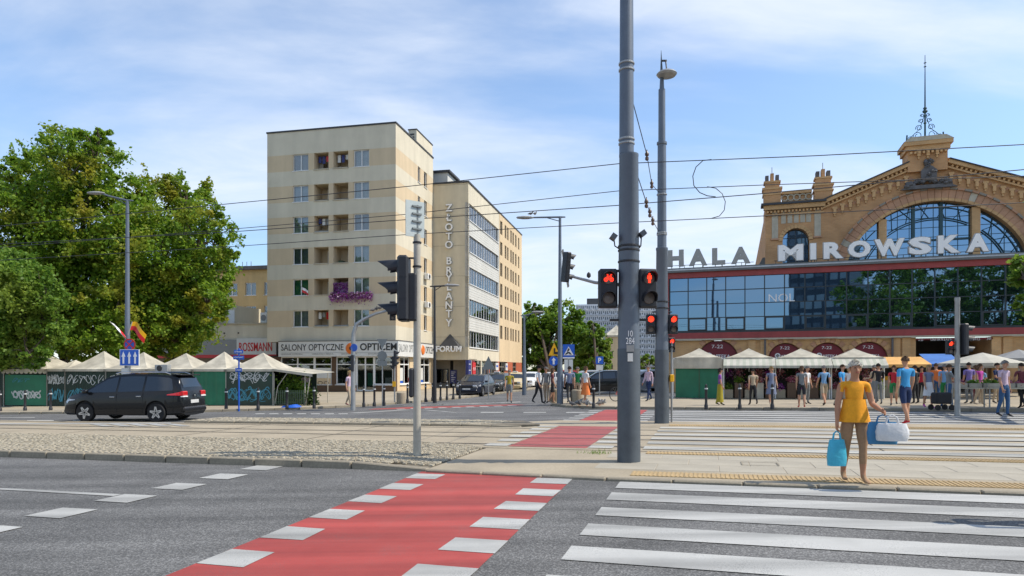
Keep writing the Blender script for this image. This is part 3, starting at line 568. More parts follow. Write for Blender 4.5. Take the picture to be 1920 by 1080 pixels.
# ================================================================ apartment block with the optician's shop
def apartment():
    fr = Frame(742, 52.0, 12.2); b = fr.root('apartment_block'); tag(b, 'tan and cream striped apartment block with loggias above the optician', 'building')
    X0 = fr.fx(501); D = fr.fy(812, 0); top = fr.fz(742, 231)
    z6 = fr.fz(563, 613); z1 = fr.fz(563, 320); dz = (z1-z6)/5; wh = fr.fz(563, 582)-z6
    ops = [(fr.fx(549), fr.fx(578)), (fr.fx(589), fr.fx(616)), (fr.fx(625), fr.fx(653)), (fr.fx(663), fr.fx(692))]
    ry = [(fr.fy(783.5), fr.fy(788)), (fr.fy(795), fr.fy(800.5))]
    zs = fr.fz(742, 639)
    T = 0.28
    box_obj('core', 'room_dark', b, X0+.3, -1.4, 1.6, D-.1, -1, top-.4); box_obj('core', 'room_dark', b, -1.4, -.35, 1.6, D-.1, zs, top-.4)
    rows = [(z6+i*dz, z6+i*dz+wh) for i in range(6)]
    lows = [zs]+[r[1] for r in rows]; highs = [r[0] for r in rows]+[top]
    for lo, hi in zip(lows, highs):
        box_obj('wall_band', 'cream_wall', b, X0, 0, 0, T, lo, hi); box_obj('wall_band', 'cream_wall', b, -T, 0, T, D, lo, hi)
        box_obj('wall_band', 'cream_wall', b, X0, X0+T, T, D, lo, hi)
    for i, (lo, hi) in enumerate(rows):
        xs = [X0]+[v for o in ops for v in o]+[0]
        for k in range(0, len(xs), 2): box_obj('wall_panel', 'tan_wall', b, xs[k], xs[k+1], 0.003, T, lo, hi)
        ys = [T]+[v for o in ry for v in o]+[D]
        for k in range(0, len(ys), 2): box_obj('wall_panel', 'tan_wall', b, -T, -.003, ys[k], ys[k+1], lo, hi)
        box_obj('wall_panel', 'tan_wall', b, X0+.003, X0+T, T, D, lo, hi)
        for k in (0, 3):
            c = rnd.choice(CUR)
            if i == 1 and k == 0: c = 'curtain_green'
            window(b, ops[k][0], .12, lo, ops[k][1]-ops[k][0], hi-lo, 2, curtain=c)
        for k in (1, 2):                                  # loggias
            a, e = ops[k]; w = e-a; g = MB()
            g.box(a-.10, a, T, 1.35, lo-.1, hi+.1); g.box(e, e+.10, T, 1.35, lo-.1, hi+.1); g.box(a, e, T, 1.35, lo-.1, lo); g.box(a, e, T, 1.35, hi, hi+.1); g.box(a, e, 1.35, 1.45, lo-.1, hi+.1)
            lg = g.build('loggia', 'tan_wall', b)
            box_obj('ledge', 'stone_pale', lg, a-.04, e+.04, -.06, .10, lo-.05, lo+.03)
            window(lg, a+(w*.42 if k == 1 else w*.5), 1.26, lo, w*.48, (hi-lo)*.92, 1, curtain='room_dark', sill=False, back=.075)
            if rnd.random() < .45: box_obj('storage_box', rnd.choice(['curtain_grey', 'white_paint', 'taupe', 'green_fence']), lg, a+w*.06, a+w*.34, .7, 1.25, lo, lo+rnd.uniform(.3, .8))
            if rnd.random() < .35:
                for q in range(3): box_obj('laundry', rnd.choice(['white_paint', 'curtain_grey', 'navy', 'sign_red', 'curtain']), lg, a+w*(.1+.27*q), a+w*(.3+.27*q), .5, .515, hi-.75+rnd.uniform(0, .25), hi-.15)
            if rnd.random() < .6: box_obj('railing', rnd.choice(['sign_red', 'black_iron', 'curtain_grey', 'black_iron']), lg, a, e, .10, .12, lo+.03, lo+.12)
        for (a, e) in ry: window(b, -.10, a, lo, e-a, hi-lo, 1, R(90), curtain='room_dark', sill=True, back=.3)
    # roof edge and stair head
    box_obj('roof', 'roof_dark', b, X0-.06, .06, -.06, D+.06, top, top+.12)
    sy0 = fr.fy(781, -.05); st_ = fr.fzy(781, 243, -.05); sx0 = fr.fx(766, sy0)
    sh = box_obj('stair_head', 'cream_wall', b, sx0, -.05, sy0, D-.02, top+.12, st_); box_obj('coping', 'roof_dark', sh, sx0-.05, 0, sy0-.05, D+.02, st_, st_+.08)
    m = MB(); lh = (st_-top-.2)/4
    for q in range(3): m.box(sx0+.1, -.25, sy0-.03, sy0-.005, top+.25+q*lh, top+.25+q*lh+lh*.5)
    m.build('louvre', 'roof_dark', sh)
    m = MB(); m.tube([(X0+3.6, 4, top), (X0+3.6, 4, top+1.3)], .02, 5); m.tube([(X0+3.2, 4, top+1.2), (X0+4, 4, top+1.2)], .015, 5); m.tube([(X0+4.4, 4, top), (X0+4.4, 4, top+1.4)], .02, 5); m.build('antenna', 'pole_galv', b)
    # air conditioners on the street side
    for (px, py) in ((797, 519), (797, 572)):
        y = fr.fy(px); z = fr.fzy(px, py)
        a = box_obj('air_conditioner', 'white_paint', b, .08, .42, y-.4, y+.4, z-.25, z+.25, .02); m = MB(); m.lathe([(.2, 0), (.2, .02), (.05, .025)], 14, (.0, y, z), M=Matrix.Rotation(R(90), 3, 'Y')); m.v = [(v[0]+.42, v[1], v[2]+0) if False else (v[0]+.42, v[1], v[2]) for v in m.v]; m.build('fan_grille', 'black_iron', a)
    # shop fascia
    zt, zb = fr.fz(742, 639), fr.fz(742, 668); fx0 = fr.fx(522, -.35)
    fa = box_obj('fascia', 'sign_panel', b, fx0, .34, -.35, .0, zb, zt); box_obj('fascia', 'sign_panel', b, 0.0, .34, 0.0, D-.4, zb, zt)
    box_obj('coping', 'stone_grey', b, fx0-.03, .38, -.38, D-.4, zt, zt+.05)
    hgt = zt-zb; L = fx0; tx = lambda px: fr.fx(px, -.36)
    fit_text('lettering', 'SALONY OPTYCZNE', tx(527), tx(644), zb+hgt*.40, zb+hgt*.82, -.365, 'ink', b, ext=.006)
    fit_text('lettering', 'OPTICEM', tx(675), tx(744), zb+hgt*.38, zb+hgt*.85, -.365, 'ink', b, ext=.006, off=.02)
    for s_, a_, e_ in (('BADANIE WZROKU', 528, 567), ('OPRAWKI I SZKLA', 585, 625), ('OPTOMETRYSTA', 640, 670), ('SOCZEWKI', 690, 715)): fit_text('lettering', s_, tx(a_), tx(e_), zb+hgt*.13, zb+hgt*.2, -.362, 'ink_grey', b, ext=.004)
    box_obj('rule', 'ink_grey', b, tx(527), tx(740), -.358, -.35, zb+hgt*.24, zb+hgt*.255)
    for px, face in ((658, 0),):
        m = MB(); m.lathe([(0.01, 0), (.42, 0), (.44, .03), (.36, .08), (.01, .09)], 28, (tx(px), -.35, zb+hgt*.52), M=Matrix.Rotation(R(90), 3, 'X')); d = m.build('emblem_disc', 'orange', b, smooth=True)
        m = MB(); m.lathe([(0.01, 0), (.17, 0), (.15, .03), (.01, .03)], 20, (tx(px+1), -.44, zb+hgt*.52), M=Matrix.Rotation(R(90), 3, 'X')); m.build('emblem_eye', 'brown_tile', d)
    sy = lambda px: fr.fy(px, .35)
    fit_text('lettering', 'SALONY OPT', 0, sy(775)-sy(748), 0, hgt*.5, 0, 'ink_grey', b, R(90), ext=.006, origin=(.345, sy(748), zb+hgt*.3)); fit_text('lettering', 'OPTICEM', 0, sy(813)-sy(798), 0, hgt*.5, 0, 'ink', b, R(90), ext=.006, origin=(.345, sy(798), zb+hgt*.3))
    m = MB(); m.lathe([(0.01, 0), (.42, 0), (.36, .07), (.01, .08)], 24, (.34, sy(793), zb+hgt*.52), M=Matrix.Rotation(R(90), 3, 'Y')); m.build('emblem_disc', 'orange', b, smooth=True)
    # shop front
    zd = zb; pl = .62
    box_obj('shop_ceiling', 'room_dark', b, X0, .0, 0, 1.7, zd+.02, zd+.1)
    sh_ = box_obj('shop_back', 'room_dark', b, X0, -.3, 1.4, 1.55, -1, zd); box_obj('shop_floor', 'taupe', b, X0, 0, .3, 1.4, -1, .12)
    for q in range(7): box_obj('shop_display', rnd.choice(['sign_yellow', 'curtain_green', 'canvas', 'sign_panel', 'curtain_grey']), sh_, X0+.8+q*1.5, X0+1.5+q*1.5, 1.1, 1.38, .5, .9+rnd.uniform(0, 1.0))
    def bay(p0, p1, n, kind):
        a, e = fr.fx(p0), fr.fx(p1)
        if kind == 'pier': box_obj('pier', 'brown_tile', b, a, e, -.02, .3, -1, zd); return
        z0 = pl if kind == 'win' else .12
        if kind == 'win': box_obj('plinth', 'brown_tile', b, a, e, -.02, .25, -1, pl)
        else: box_obj('threshold', 'concrete', b, a, e, -.1, .25, -1, .12)
        window(b, a, .06, z0, e-a, zd-z0, n, curtain=None, sill=kind == 'win', pane='shop_glass', tr=.72 if kind == 'win' else .76, fr=.09, name='shop_window' if kind == 'win' else 'door')
    for p in ((501, 526, 1, 'pier'), (526, 589, 2, 'win'), (589, 622, 1, 'win'), (622, 630, 1, 'pier'), (630, 668, 1, 'win'), (668, 701, 2, 'door'), (701, 737, 1, 'win'), (737, 742, 1, 'pier')): bay(*p)
    a, e = fr.fx(591.5), fr.fx(620.5); z0, z1 = fr.fz(606, 733), fr.fz(606, 690)
    po = box_obj('poster', 'sign_panel', b, a, e, .02, .05, z0, z1); zf = z0+(z1-z0)*.56
    box_obj('poster_print', 'peach_wall', po, a+.03, e-.03, .012, .02, z0+.12, zf)
    m = MB(); mx = (a+e)/2
    for s_ in (-1, 1): m.tube([(mx+s_*.27+.2*math.cos(t), .005, z0+(zf-z0)*.62+.13*math.sin(t)) for t in [2*math.pi*k/14 for k in range(15)]], .022, 5)
    m.build('poster_print', 'ink', po)
    # street side ground floor
    yb = [(T, fr.fy(750), 'p'), (fr.fy(750), fr.fy(768), 'w'), (fr.fy(768), fr.fy(787), 'p'), (fr.fy(787), fr.fy(806), 'w'), (fr.fy(806), D, 'p')]
    for (a, e, k) in yb:
        if k == 'p': box_obj('pier', 'peach_wall', b, -.3, 0, a, e, -1, zd)
        else:
            box_obj('plinth', 'peach_wall', b, -.3, 0, a, e, -1, pl); window(b, -.06, a, pl, e-a, zd-pl, 2, R(90), curtain='curtain_grey', sill=True, pane='shop_glass', tr=.72, fr=.09, name='shop_window', back=.5)
            box_obj('poster', 'sign_panel', b, -.10, -.08, a+.1, a+(e-a)*.4, pl+.3, zd-.9); box_obj('poster', 'sign_blue', b, -.10, -.08, a+.1, a+(e-a)*.4, pl+.1, pl+.28)
    # purple flower boxes hung on the fourth loggia from the top
    return b, fr, ops, rows
apt, AF, A_OPS, A_ROWS = apartment()
def leaves_obj(name, mat, pts, size, parent=None, jit=1.0, loc=None, seed=1):
    """many small leaf faces at the given points (numpy n x 3)"""
    r = np.random.default_rng(seed); n = len(pts); P_ = np.asarray(pts)
    nr = r.normal(size=(n, 3)); nr[:, 2] = np.abs(nr[:, 2])*1.1+.15; nr /= np.linalg.norm(nr, axis=1)[:, None]
    t = r.normal(size=(n, 3)); a = np.cross(nr, t); a /= np.linalg.norm(a, axis=1)[:, None]; b = np.cross(nr, a)
    L = (size*(0.65+0.7*r.random(n)))[:, None]; w = L*(0.30+0.16*r.random(n))[:, None]
    v = np.empty((n, 4, 3)); v[:, 0] = P_-a*L*.5; v[:, 1] = P_+b*w+nr*L*.08; v[:, 2] = P_+a*L*.5; v[:, 3] = P_-b*w+nr*L*.08
    me = bpy.data.meshes.new(name); me.vertices.add(n*4); me.vertices.foreach_set('co', v.ravel())
    me.loops.add(n*4); me.loops.foreach_set('vertex_index', np.arange(n*4, dtype=np.int32)); me.polygons.add(n); me.polygons.foreach_set('loop_start', np.arange(0, n*4, 4, dtype=np.int32))
    me.materials.append(MAT(mat)); me.update(calc_edges=True)
    return link(name, me, parent, loc)
def flower_box():
    lo, hi = A_ROWS[1]; a = AF.fx(618, -.35); e = AF.fx(697, -.35); b = AF.root('flower_box'); tag(b, 'trailing purple and white petunias in boxes on a loggia ledge', 'flower box')
    box_obj('trough', 'brown_tile', b, a+.1, e-.1, -.38, -.07, lo-.12, lo+.06)
    r = np.random.default_rng(3); n = 2600; x = r.uniform(a, e, n); y = -.25+r.normal(0, .14, n); z = lo+.05-np.abs(r.normal(0, .28, n))+r.normal(0, .08, n)
    x2 = r.uniform(A_OPS[2][0], A_OPS[2][1], 1100); y2 = r.uniform(-.1, .2, 1100); z2 = r.uniform(lo, lo+.95, 1100)
    f = leaves_obj('flowers', 'petal', np.stack([np.r_[x, x2], np.minimum(np.r_[y, y2], .2), np.r_[z, z2]], 1), .10, b, seed=4); f['kind'] = 'stuff'
flower_box()
# a flag hung from a window
def window_flag():
    lo, hi = A_ROWS[1]; f = AF.root('window_flag'); tag(f, 'small white and red flag hung from the window with green blind', 'flag')
    x = AF.fx(566, -.3); m = MB(); m.tube([(x, .1, lo+.1), (x+.15, -.5, lo+.55)], .015, 6); m.build('staff', 'pole_pale', f)
    for q, mt in ((0, 'sign_white'), (1, 'sign_red')):
        m = MB(); n = 8
        for i in range(n):
            for j in range(2): pass
        vs = [(x+.1+.55*i/n, -.45-.06*math.sin(i*1.1), lo+.62-.2*q-.2*j-.3*(i/n)**1.3) for i in range(n+1) for j in (0, 1)]
        m.add(vs, [(2*i, 2*i+1, 2*i+3, 2*i+2) for i in range(n)]); m.build('flag_stripe', mt, f)
window_flag()
# ================================================================ office block with the jeweller's lettering
def office():
    fr = Frame(878, 60.0, 12.2); b = fr.root('office_block'); tag(b, 'beige office block with vertical white letters and pale strip windows on its side', 'building')
    X0 = fr.fx(812); D = fr.fy(978, 0); top = fr.fz(878, 342); zb = fr.fz(878, 675); yS = fr.fy(936, 0); T = .3
    box_obj('core', 'room_dark', b, X0-1.5, -.8, .9, D-.3, zb+.1, top-.3)
    ztri = lambda py: fr.fz(845, py)
    js = [zb, ztri(632), ztri(575), ztri(518), ztri(461), ztri(404), ztri(347), top]; js = sorted(z for z in js if z <= top)
    for lo, hi in zip(js[:-1], js[1:]): box_obj('wall_panel', 'office_wall', b, X0-1.2, 0, 0, T, lo+.025, hi)
    box_obj('backing', 'taupe', b, X0-1.2, -.02, .03, T, zb, top-.02)
    box_obj('roof', 'roof_dark', b, X0-1.2, .08, -.08, D+.08, top, top+.14)
    sh = box_obj('stair_head', 'siding', b, X0-1.0, X0+.9, 1.5, 4.2, top+.14, top+1.5); box_obj('coping', 'roof_dark', sh, X0-1.1, X0+1.15, 1.35, 4.6, top+1.5, top+1.7)
    # side wall
    r0 = fr.fzy(881, 382, 0); r4 = fr.fzy(881, 620, 0); dz = (r0-r4)/4; h = fr.fzy(881, 382, 0)-fr.fzy(881, 413, 0)
    rows = [(r4-h+i*dz, r4+i*dz) for i in range(5)]
    lows = [zb]+[q[1] for q in rows]; highs = [q[0] for q in rows]+[top]
    for k, (lo, hi) in enumerate(zip(lows, highs)):
        if 0 < k < 5:
            n = max(2, int((hi-lo)/.22))
            for i in range(n): box_obj('siding_board', 'siding', b, -T, 0, .0 if True else 0, yS, lo+(hi-lo)*i/n, lo+(hi-lo)*(i+1)/n-.018)
            box_obj('backing', 'grey_board', b, -T, -.02, 0.01, yS, lo, hi)
        else: box_obj('wall_band', 'cream_wall', b, -T, 0, T if k == 0 else T, yS, lo, hi)
    for lo, hi in rows:
        box_obj('pier', 'siding', b, -T, 0, 0, .35, lo, hi); box_obj('pier', 'siding', b, -T, 0, yS-.35, yS, lo, hi); n = 4; w = (yS-.7)/n
        for i in range(n):
            window(b, -.12, .35+w*i+.02, lo, w-.06, hi-lo, 3, R(90), curtain=rnd.choice(CUR), sill=False, tr=0, fr=.05)
        box_obj('sill', 'white_paint', b, -.1, .08, .3, yS-.3, lo-.07, lo-.01)
    # rear part with paired windows: six rows
    q0 = fr.fzy(940, 420, 0); q5 = fr.fzy(940, 660, 0)
    t0 = fr.fzy(945, 438, 0); t5 = fr.fzy(945, 630, 0); dz6 = (t0-t5)/5; h6 = 1.45
    rows6 = [(t5-.4+i*dz6, t5-.4+i*dz6+h6) for i in range(6)]; rows6 = [q for q in rows6 if q[1] < top-.2]
    cols = []
    for a_, e_ in ((937.5, 941.5), (946, 949), (950.5, 953), (956.5, 959), (960.5, 963), (965.5, 968), (971, 973.2)): cols.append((fr.fy(a_), fr.fy(e_)))
    lows = [zb]+[q[1] for q in rows6]; highs = [q[0] for q in rows6]+[top]
    for lo, hi in zip(lows, highs): box_obj('wall_band', 'peach_wall', b, -T, .03, yS, D, lo, hi)
    for lo, hi in rows6:
        ys = [yS]+[v for c in cols for v in c]+[D]
        for k in range(0, len(ys), 2): box_obj('wall_panel', 'peach_wall', b, -T, .027, ys[k], ys[k+1], lo, hi)
        for (a, e) in cols: window(b, -.10, a, lo, e-a, hi-lo, 1, R(90), curtain=rnd.choice(['room_dark', 'curtain_grey']), sill=False, frame='taupe')
    box_obj('wall_band', 'cream_wall', b, X0-1.2, -T, D-T, D, zb, top)
    # vertical lettering, one letter above the other
    lx = (fr.fx(836)+fr.fx(849))/2
    ys_ = [397, 418, 440, 461, 482, None, 489+0, 510, 528, 545, 562, 580, 601]
    word = 'ZŁOTO'; pys = [394, 417, 440, 462, 484-24+0]
    seq = [('Z', 390), ('Ł', 408), ('O', 426), ('T', 443), ('O', 459), ('B', 489), ('R', 507), ('Y', 521), ('L', 538), ('A', 555), ('N', 572), ('T', 588), ('Y', 605)]
    for ch, py in seq:
        z = fr.fz(842, py); l = text('letter', ch, .92, 'letter_side', b, (lx, -.10, z-.33), ext=.07, off=.03)
        link('letter_face', text_mesh('letter_face', ch, .92, 'letter_white', ext=.004, off=.018), l, (0, 0, .076))
    # awning pyramid and shop name
    zt = fr.fz(845, 626); zl = fr.fz(845, 653); a, e = fr.fx(819, -.1), fr.fx(868, -.1); mx = (a+e)/2
    m = MB(); m.add([(a, -.02, zl), (e, -.02, zl), (mx, -.02, zt), (a+.2, -.45, zl), (e-.2, -.45, zl)], [(0, 3, 2), (3, 4, 2), (4, 1, 2), (0, 1, 4, 3), (0, 2, 1)]); m.build('pyramid_emblem', 'roof_dark', b)
    fit_text('lettering', 'FORUM', fr.fx(820, -.2), fr.fx(867, -.2), fr.fz(845, 660), fr.fz(845, 649), -.55, 'letter_white', b, ext=.04, off=.03)
    # ground floor: recess under the front, shops along the side
    box_obj('soffit', 'taupe', b, X0-1.2, 0, T, 3.0, zb-.02, zb+.12); box_obj('recess_wall', 'taupe', b, X0-1.2, -.4, 1.6, 1.9, -1, zb-.02)
    wv = window(b, fr.fx(818, 1.55), 1.52, fr.fz(820, 718, 1.5), 1.2, 1.3, 2, curtain='room_dark', sill=False, pane='pane_dark', frame='black_iron', back=.07)
    box_obj('info_board', 'navy', b, fr.fx(844, 1.5), fr.fx(856, 1.5), 1.5, 1.58, fr.fz(850, 719, 1.5), fr.fz(850, 694, 1.5))
    for q in range(6): box_obj('info_line', 'sign_white', b, fr.fx(846, 1.5), fr.fx(854, 1.5)-.1*(q % 3), 1.49, 1.50, fr.fz(850, 698+q*3.4, 1.5), fr.fz(850, 697+q*3.4, 1.5))
    box_obj('shop_back', 'room_dark', b, -2.2, -1.9, 1.6, D-.2, -1, zb)
    y = 0.0; mats = [('navy', .9), ('letter_grey', .2), ('burgundy', 1.0), ('glassbay', 2.3), ('cream_wall', .3), ('glassbay', 2.6), ('brickred', .5), ('glassbay', 2.2), ('white_sign', 1.4), ('brickred', .7), ('glassbay', 2.6), ('white_sign', 1.2), ('brickred', 3.0), ('glassbay', 2.0), ('brickred', 4.0)]
    for mt, w in mats:
        if y > D: break
        e = min(D, y+w)
        if mt == 'glassbay':
            box_obj('plinth', 'taupe', b, -.25, 0, y, e, -1, .35); window(b, -.05, y, .35, e-y, zb-.35, 2, R(90), curtain=None, sill=False, pane='shop_glass', tr=.75, fr=.07, frame='taupe', name='shop_window')
        elif mt == 'white_sign':
            box_obj('pier', 'brickred', b, -.25, 0, y, e, -1, zb-1.0); s_ = box_obj('shop_sign', 'sign_panel', b, 0.0, .12, y+.08, e-.08, zb-.95, zb-.15); box_obj('sign_print', 'sign_blue', s_, .12, .125, y+.25, e-.3, zb-.6, zb-.4)
        else:
            box_obj('pier', mt, b, -.25, .02, y, e, -1, zb)
            if mt == 'burgundy': box_obj('shop_sign', 'sign_red', b, .02, .12, y, e, zb-1.4, zb-.2); fit_text('sign_print', '9-19', 0, e-y-.2, 0, .3, 0, 'sign_white', b, R(90), ext=.004, origin=(.126, y+.1, zb-.95))
            if mt == 'navy':
                for q in range(4): box_obj('sign_print', 'sign_white', b, .021, .028, y+.15, e-.2, zb-.4-q*.55, zb-.34-q*.55)
        y = e
    return b
office()
# ================================================================ drugstore and the yellow house behind it
def drugstore():
    fr = Frame(520, 56, 12.2); b = fr.root('drugstore'); tag(b, 'low beige drugstore with grey fascia, red stripe and white name board', 'building')
    xl = fr.fx(250); xs = fr.fx(446); zt = fr.fz(445, 608); zg = fr.fz(445, 637); zr = fr.fz(445, 665); zq = fr.fz(445, 671)
    box_obj('wall', 'cream_wall', b, xl, 0, 0, 9, zg, zt); box_obj('coping', 'stone_pale', b, xl-.1, .1, -.1, 9.1, zt, zt+.1)
    box_obj('wall', 'taupe', b, xl, 0, .3, 9, -1, zg); box_obj('fascia', 'grey_board', b, xl, xs, -.15, .3, zr, zg); box_obj('stripe', 'sign_red', b, xl, 0, -.17, .3, zq, zr-.003)
    nb = box_obj('name_board', 'sign_panel', b, xs, 0, -.18, .3, zr, zg+.1)
    fit_text('lettering', 'ROSSMANN', fr.fx(448, -.2), fr.fx(510, -.2), zr+(zg-zr)*.22, zr+(zg-zr)*.8, -.195, 'sign_red', b, ext=.008, off=.006)
    for k in range(8):
        z = fr.fz(400, 625); x = xl+1+k*1.35; m = MB(); m.lathe([(.06, 0), (.05, .1), (.01, .1)], 8, (x, 0, z), M=Matrix.Rotation(R(90), 3, 'X')); m.build('wall_lamp', 'black_iron', b)
    for q in (0, 1):
        x = fr.fx(489+q*16, .6); a = box_obj('air_conditioner', 'white_paint', b, x, x+.62, .5, .9, zt+.12, zt+1.0, .03); m = MB(); m.lathe([(.26, 0), (.24, .03), (.06, .035)], 16, (x+.31, .5, zt+.56), M=Matrix.Rotation(R(90), 3, 'X')); m.build('fan_grille', 'grey_board', a)
    u = box_obj('roof_room', 'cream_wall', b, fr.fx(398, 3), fr.fx(441, 3), 3, 7, zt, fr.fz(420, 573, 3)); box_obj('door', 'pvc', u, fr.fx(428, 3), fr.fx(440, 3), 2.95, 3.0, zt+.1, fr.fz(430, 582, 3)); box_obj('vent', 'black_iron', u, fr.fx(408, 3), fr.fx(415, 3), 2.9, 3.0, fr.fz(410, 595, 3), fr.fz(410, 585, 3))
    box_obj('upper_storey', 'peach_wall', b, fr.fx(300, 2), fr.fx(397, 2), 2, 8, zt, fr.fz(380, 570, 2))
    for q in range(3): window(b, fr.fx(345+q*18, 1.9), 1.93, fr.fz(380, 608, 2)+.15, 1.2, .6, 2, curtain='room_dark', sill=False, back=.06)
drugstore()
def yellow_house():
    fr = Frame(520, 67, 12.2); b = fr.root('yellow_house'); tag(b, 'weathered ochre house with small white windows behind the drugstore', 'building')
    xl = fr.fx(300); top = fr.fz(450, 507); T = .25
    cols = [(fr.fx(391), fr.fx(410)), (fr.fx(425), fr.fx(445)), (fr.fx(460), fr.fx(480)), (fr.fx(495), fr.fx(514))]; rows = [(fr.fz(460, 600), fr.fz(460, 574)), (fr.fz(460, 554), fr.fz(460, 530))]
    box_obj('core', 'room_dark', b, xl, 3, .6, 8, -1, top-.2)
    zs = [-1]+[v for r_ in rows for v in r_]+[top]
    for k in range(0, len(zs), 2): box_obj('wall', 'yellow_wall', b, xl, 3, 0, T, zs[k], zs[k+1])
    for lo, hi in rows:
        xs = [xl]+[v for c in cols for v in c]+[3]
        for k in range(0, len(xs), 2): box_obj('wall', 'yellow_wall', b, xs[k], xs[k+1], .002, T, lo, hi)
        for a, e in cols: window(b, a, .1, lo, e-a, hi-lo, 2, curtain=rnd.choice(['curtain_grey', 'curtain', 'room_dark']))
    box_obj('roof', 'stone_grey', b, xl-.2, 3, -.45, 8.2, top, top+.35); c_ = box_obj('chimney', 'stone_pale', b, fr.fx(455, 4), fr.fx(478, 4), 4, 5, top+.35, top+1.0)
    m = MB()
    for q in range(3): m.tube([(fr.fx(460+q*8, 4), 3.5, top+.35), (fr.fx(460+q*8, 4), 3.5, top+1.5)], .03, 5)
    m.build('roof_mast', 'stone_grey', b)
yellow_house()
# ================================================================ market hall
def market_hall():
    fr = Frame(1255, 43.0, 18.5); b = fr.root('market_hall'); tag(b, 'yellow brick market hall with arched gable behind a blue glass front and white name letters', 'hall')
    XR = fr.fx(1920)+9.0; z0 = -.6
    zb0, zb1 = fr.fz(1255, 636), fr.fz(1255, 625); zt0, zt1 = fr.fz(1255, 522), fr.fz(1255, 513)
    # ---- glazed front
    box_obj('lower_band', 'red_band', b, -.1, XR, -.12, .25, zb0, zb1); box_obj('drip_edge', 'stone_pale', b, -.12, XR, -.16, .25, zb0-.09, zb0-.003)
    box_obj('upper_band', 'red_band', b, -.1, XR, -.12, .25, zt0-.04, zt1); box_obj('roof_edge', 'grey_trim', b, -.2, XR, -.30, 6, zt1+.003, zt1+.28); box_obj('flashing', 'aluminium', b, -.22, XR, -.32, -.30, zt1+.12, zt1+.2)
    box_obj('end_frame', 'red_band', b, -.25, -.02, -.1, .3, zb1, zt0); box_obj('end_wall', 'grey_trim', b, -.2, 0, .3, 6, -1, zt1)
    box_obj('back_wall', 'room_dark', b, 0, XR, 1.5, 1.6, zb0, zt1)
    zg0, zg1 = zb1+.12, zt0-.05
    box_obj('base_rail', 'mullion', b, 0, XR, -.1, .1, zb1, zg0)
    pxs = [1256, 1292, 1327, 1363, 1401, 1439, 1477, 1515, 1554, 1595, 1634, 1675, 1716, 1758, 1800, 1842, 1886, 1931]
    xs = [fr.fx(p) for p in pxs]; d = (xs[-1]-xs[0])/(len(xs)-1); xs = [xs[0]+d*i for i in range(len(xs)+5)]
    zf = [0, .245, .50, .755, 1.0]; zz = [zg0+(zg1-zg0)*f for f in zf]
    for x in xs: box_obj('mullion', 'mullion', b, x-.03, x+.03, -.06, .05, zg0, zg1)
    for z in zz[1:-1]: box_obj('transom', 'mullion', b, xs[0], xs[-1], -.04, .04, z-.025, z+.025)
    pm = {}
    for i in range(len(xs)-1):
        for j in range(4):
            w, h = xs[i+1]-xs[i]-.05, zz[j+1]-zz[j]-.04; key = (round(w, 3), round(h, 3))
            if key not in pm: mm = MB(); mm.box(-w/2, w/2, 0, .02, -h/2, h/2); pm[key] = mm.mesh('glass_pane', 'hall_glass')
            o = link('glass_pane', pm[key], b, ((xs[i]+xs[i+1])/2, 0, (zz[j]+zz[j+1])/2)); o.rotation_euler = (R(rnd.gauss(0, .10)), 0, R(rnd.gauss(0, .16)))
            if j == 0 and i % 2 == 1:
                key2 = ('of', key)
                if key2 not in pm:
                    mm = MB(); f = .07
                    mm.box(-w/2, w/2, -.05, -.005, -h/2, -h/2+f); mm.box(-w/2, w/2, -.05, -.005, h/2-f, h/2); mm.box(-w/2, -w/2+f, -.05, -.005, -h/2+f, h/2-f); mm.box(w/2-f, w/2, -.05, -.005, -h/2+f, h/2-f); pm[key2] = mm.mesh('vent_frame', 'mullion')
                link('vent_frame', pm[key2], b, ((xs[i]+xs[i+1])/2, 0, (zz[j]+zz[j+1])/2))
    fit_text('window_lettering', 'NOL', fr.fx(1441), fr.fx(1490), fr.fz(1460, 566), fr.fz(1460, 551), -.03, 'sign_white', b, ext=.002)
    # ---- arcade
    arch = [(1310, 1382, 1346, 1), (1455, 1500, 1472, 1), (1536, 1588, 1552, 1), (1608, 1652, 1630, 1)]
    zc = zb0-.1; cs = [(fr.fx(1346), 1.22), (fr.fx(1473), .98), (fr.fx(1552), .98), (fr.fx(1630), 1.0)]; zsp = fr.fz(1400, 669); n = 18
    gate = (fr.fx(1718), fr.fx(1862)); wt = .35
    def arcade_strip(a, e, holes):
        m = MB(); x = a
        pts = sorted(set([a, e]+[c+r*math.sin(math.pi*(k/n-.5)) for c, r in holes for k in range(n+1)]))
        for p, q in zip(pts[:-1], pts[1:]):
            mid = (p+q)/2; bot = z0
            def zat(xx):
                for c, r in holes:
                    if abs(xx-c) <= r+1e-6 and abs(mid-c) < r: return zsp-.15+math.sqrt(max(0, r*r-(xx-c)**2))
                return z0
            m.add([(p, .1, zat(p)), (q, .1, zat(q)), (q, .1, zc), (p, .1, zc), (p, .1+wt, zat(p)), (q, .1+wt, zat(q)), (q, .1+wt, zc), (p, .1+wt, zc)], [(0, 1, 2, 3), (7, 6, 5, 4), (0, 4, 5, 1)])
        return m.build('arcade_wall', 'brick_yellow', b)
    arcade_strip(-.1, gate[0], cs)
    box_obj('arcade_wall', 'brick_yellow', b, gate[1], XR, .1, .45, z0, zc); box_obj('arcade_back', 'brick', b, 0, gate[0], 1.2, 1.3, z0, zc)
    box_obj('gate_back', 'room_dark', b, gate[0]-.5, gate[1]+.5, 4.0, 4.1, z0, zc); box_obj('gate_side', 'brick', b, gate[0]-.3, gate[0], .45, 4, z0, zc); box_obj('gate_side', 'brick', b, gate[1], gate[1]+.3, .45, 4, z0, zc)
    zs = fr.fz(1790, 637); gs = box_obj('gate_sign', 'burgundy', b, gate[0], gate[1], .0, .1, zs, zc-.05)
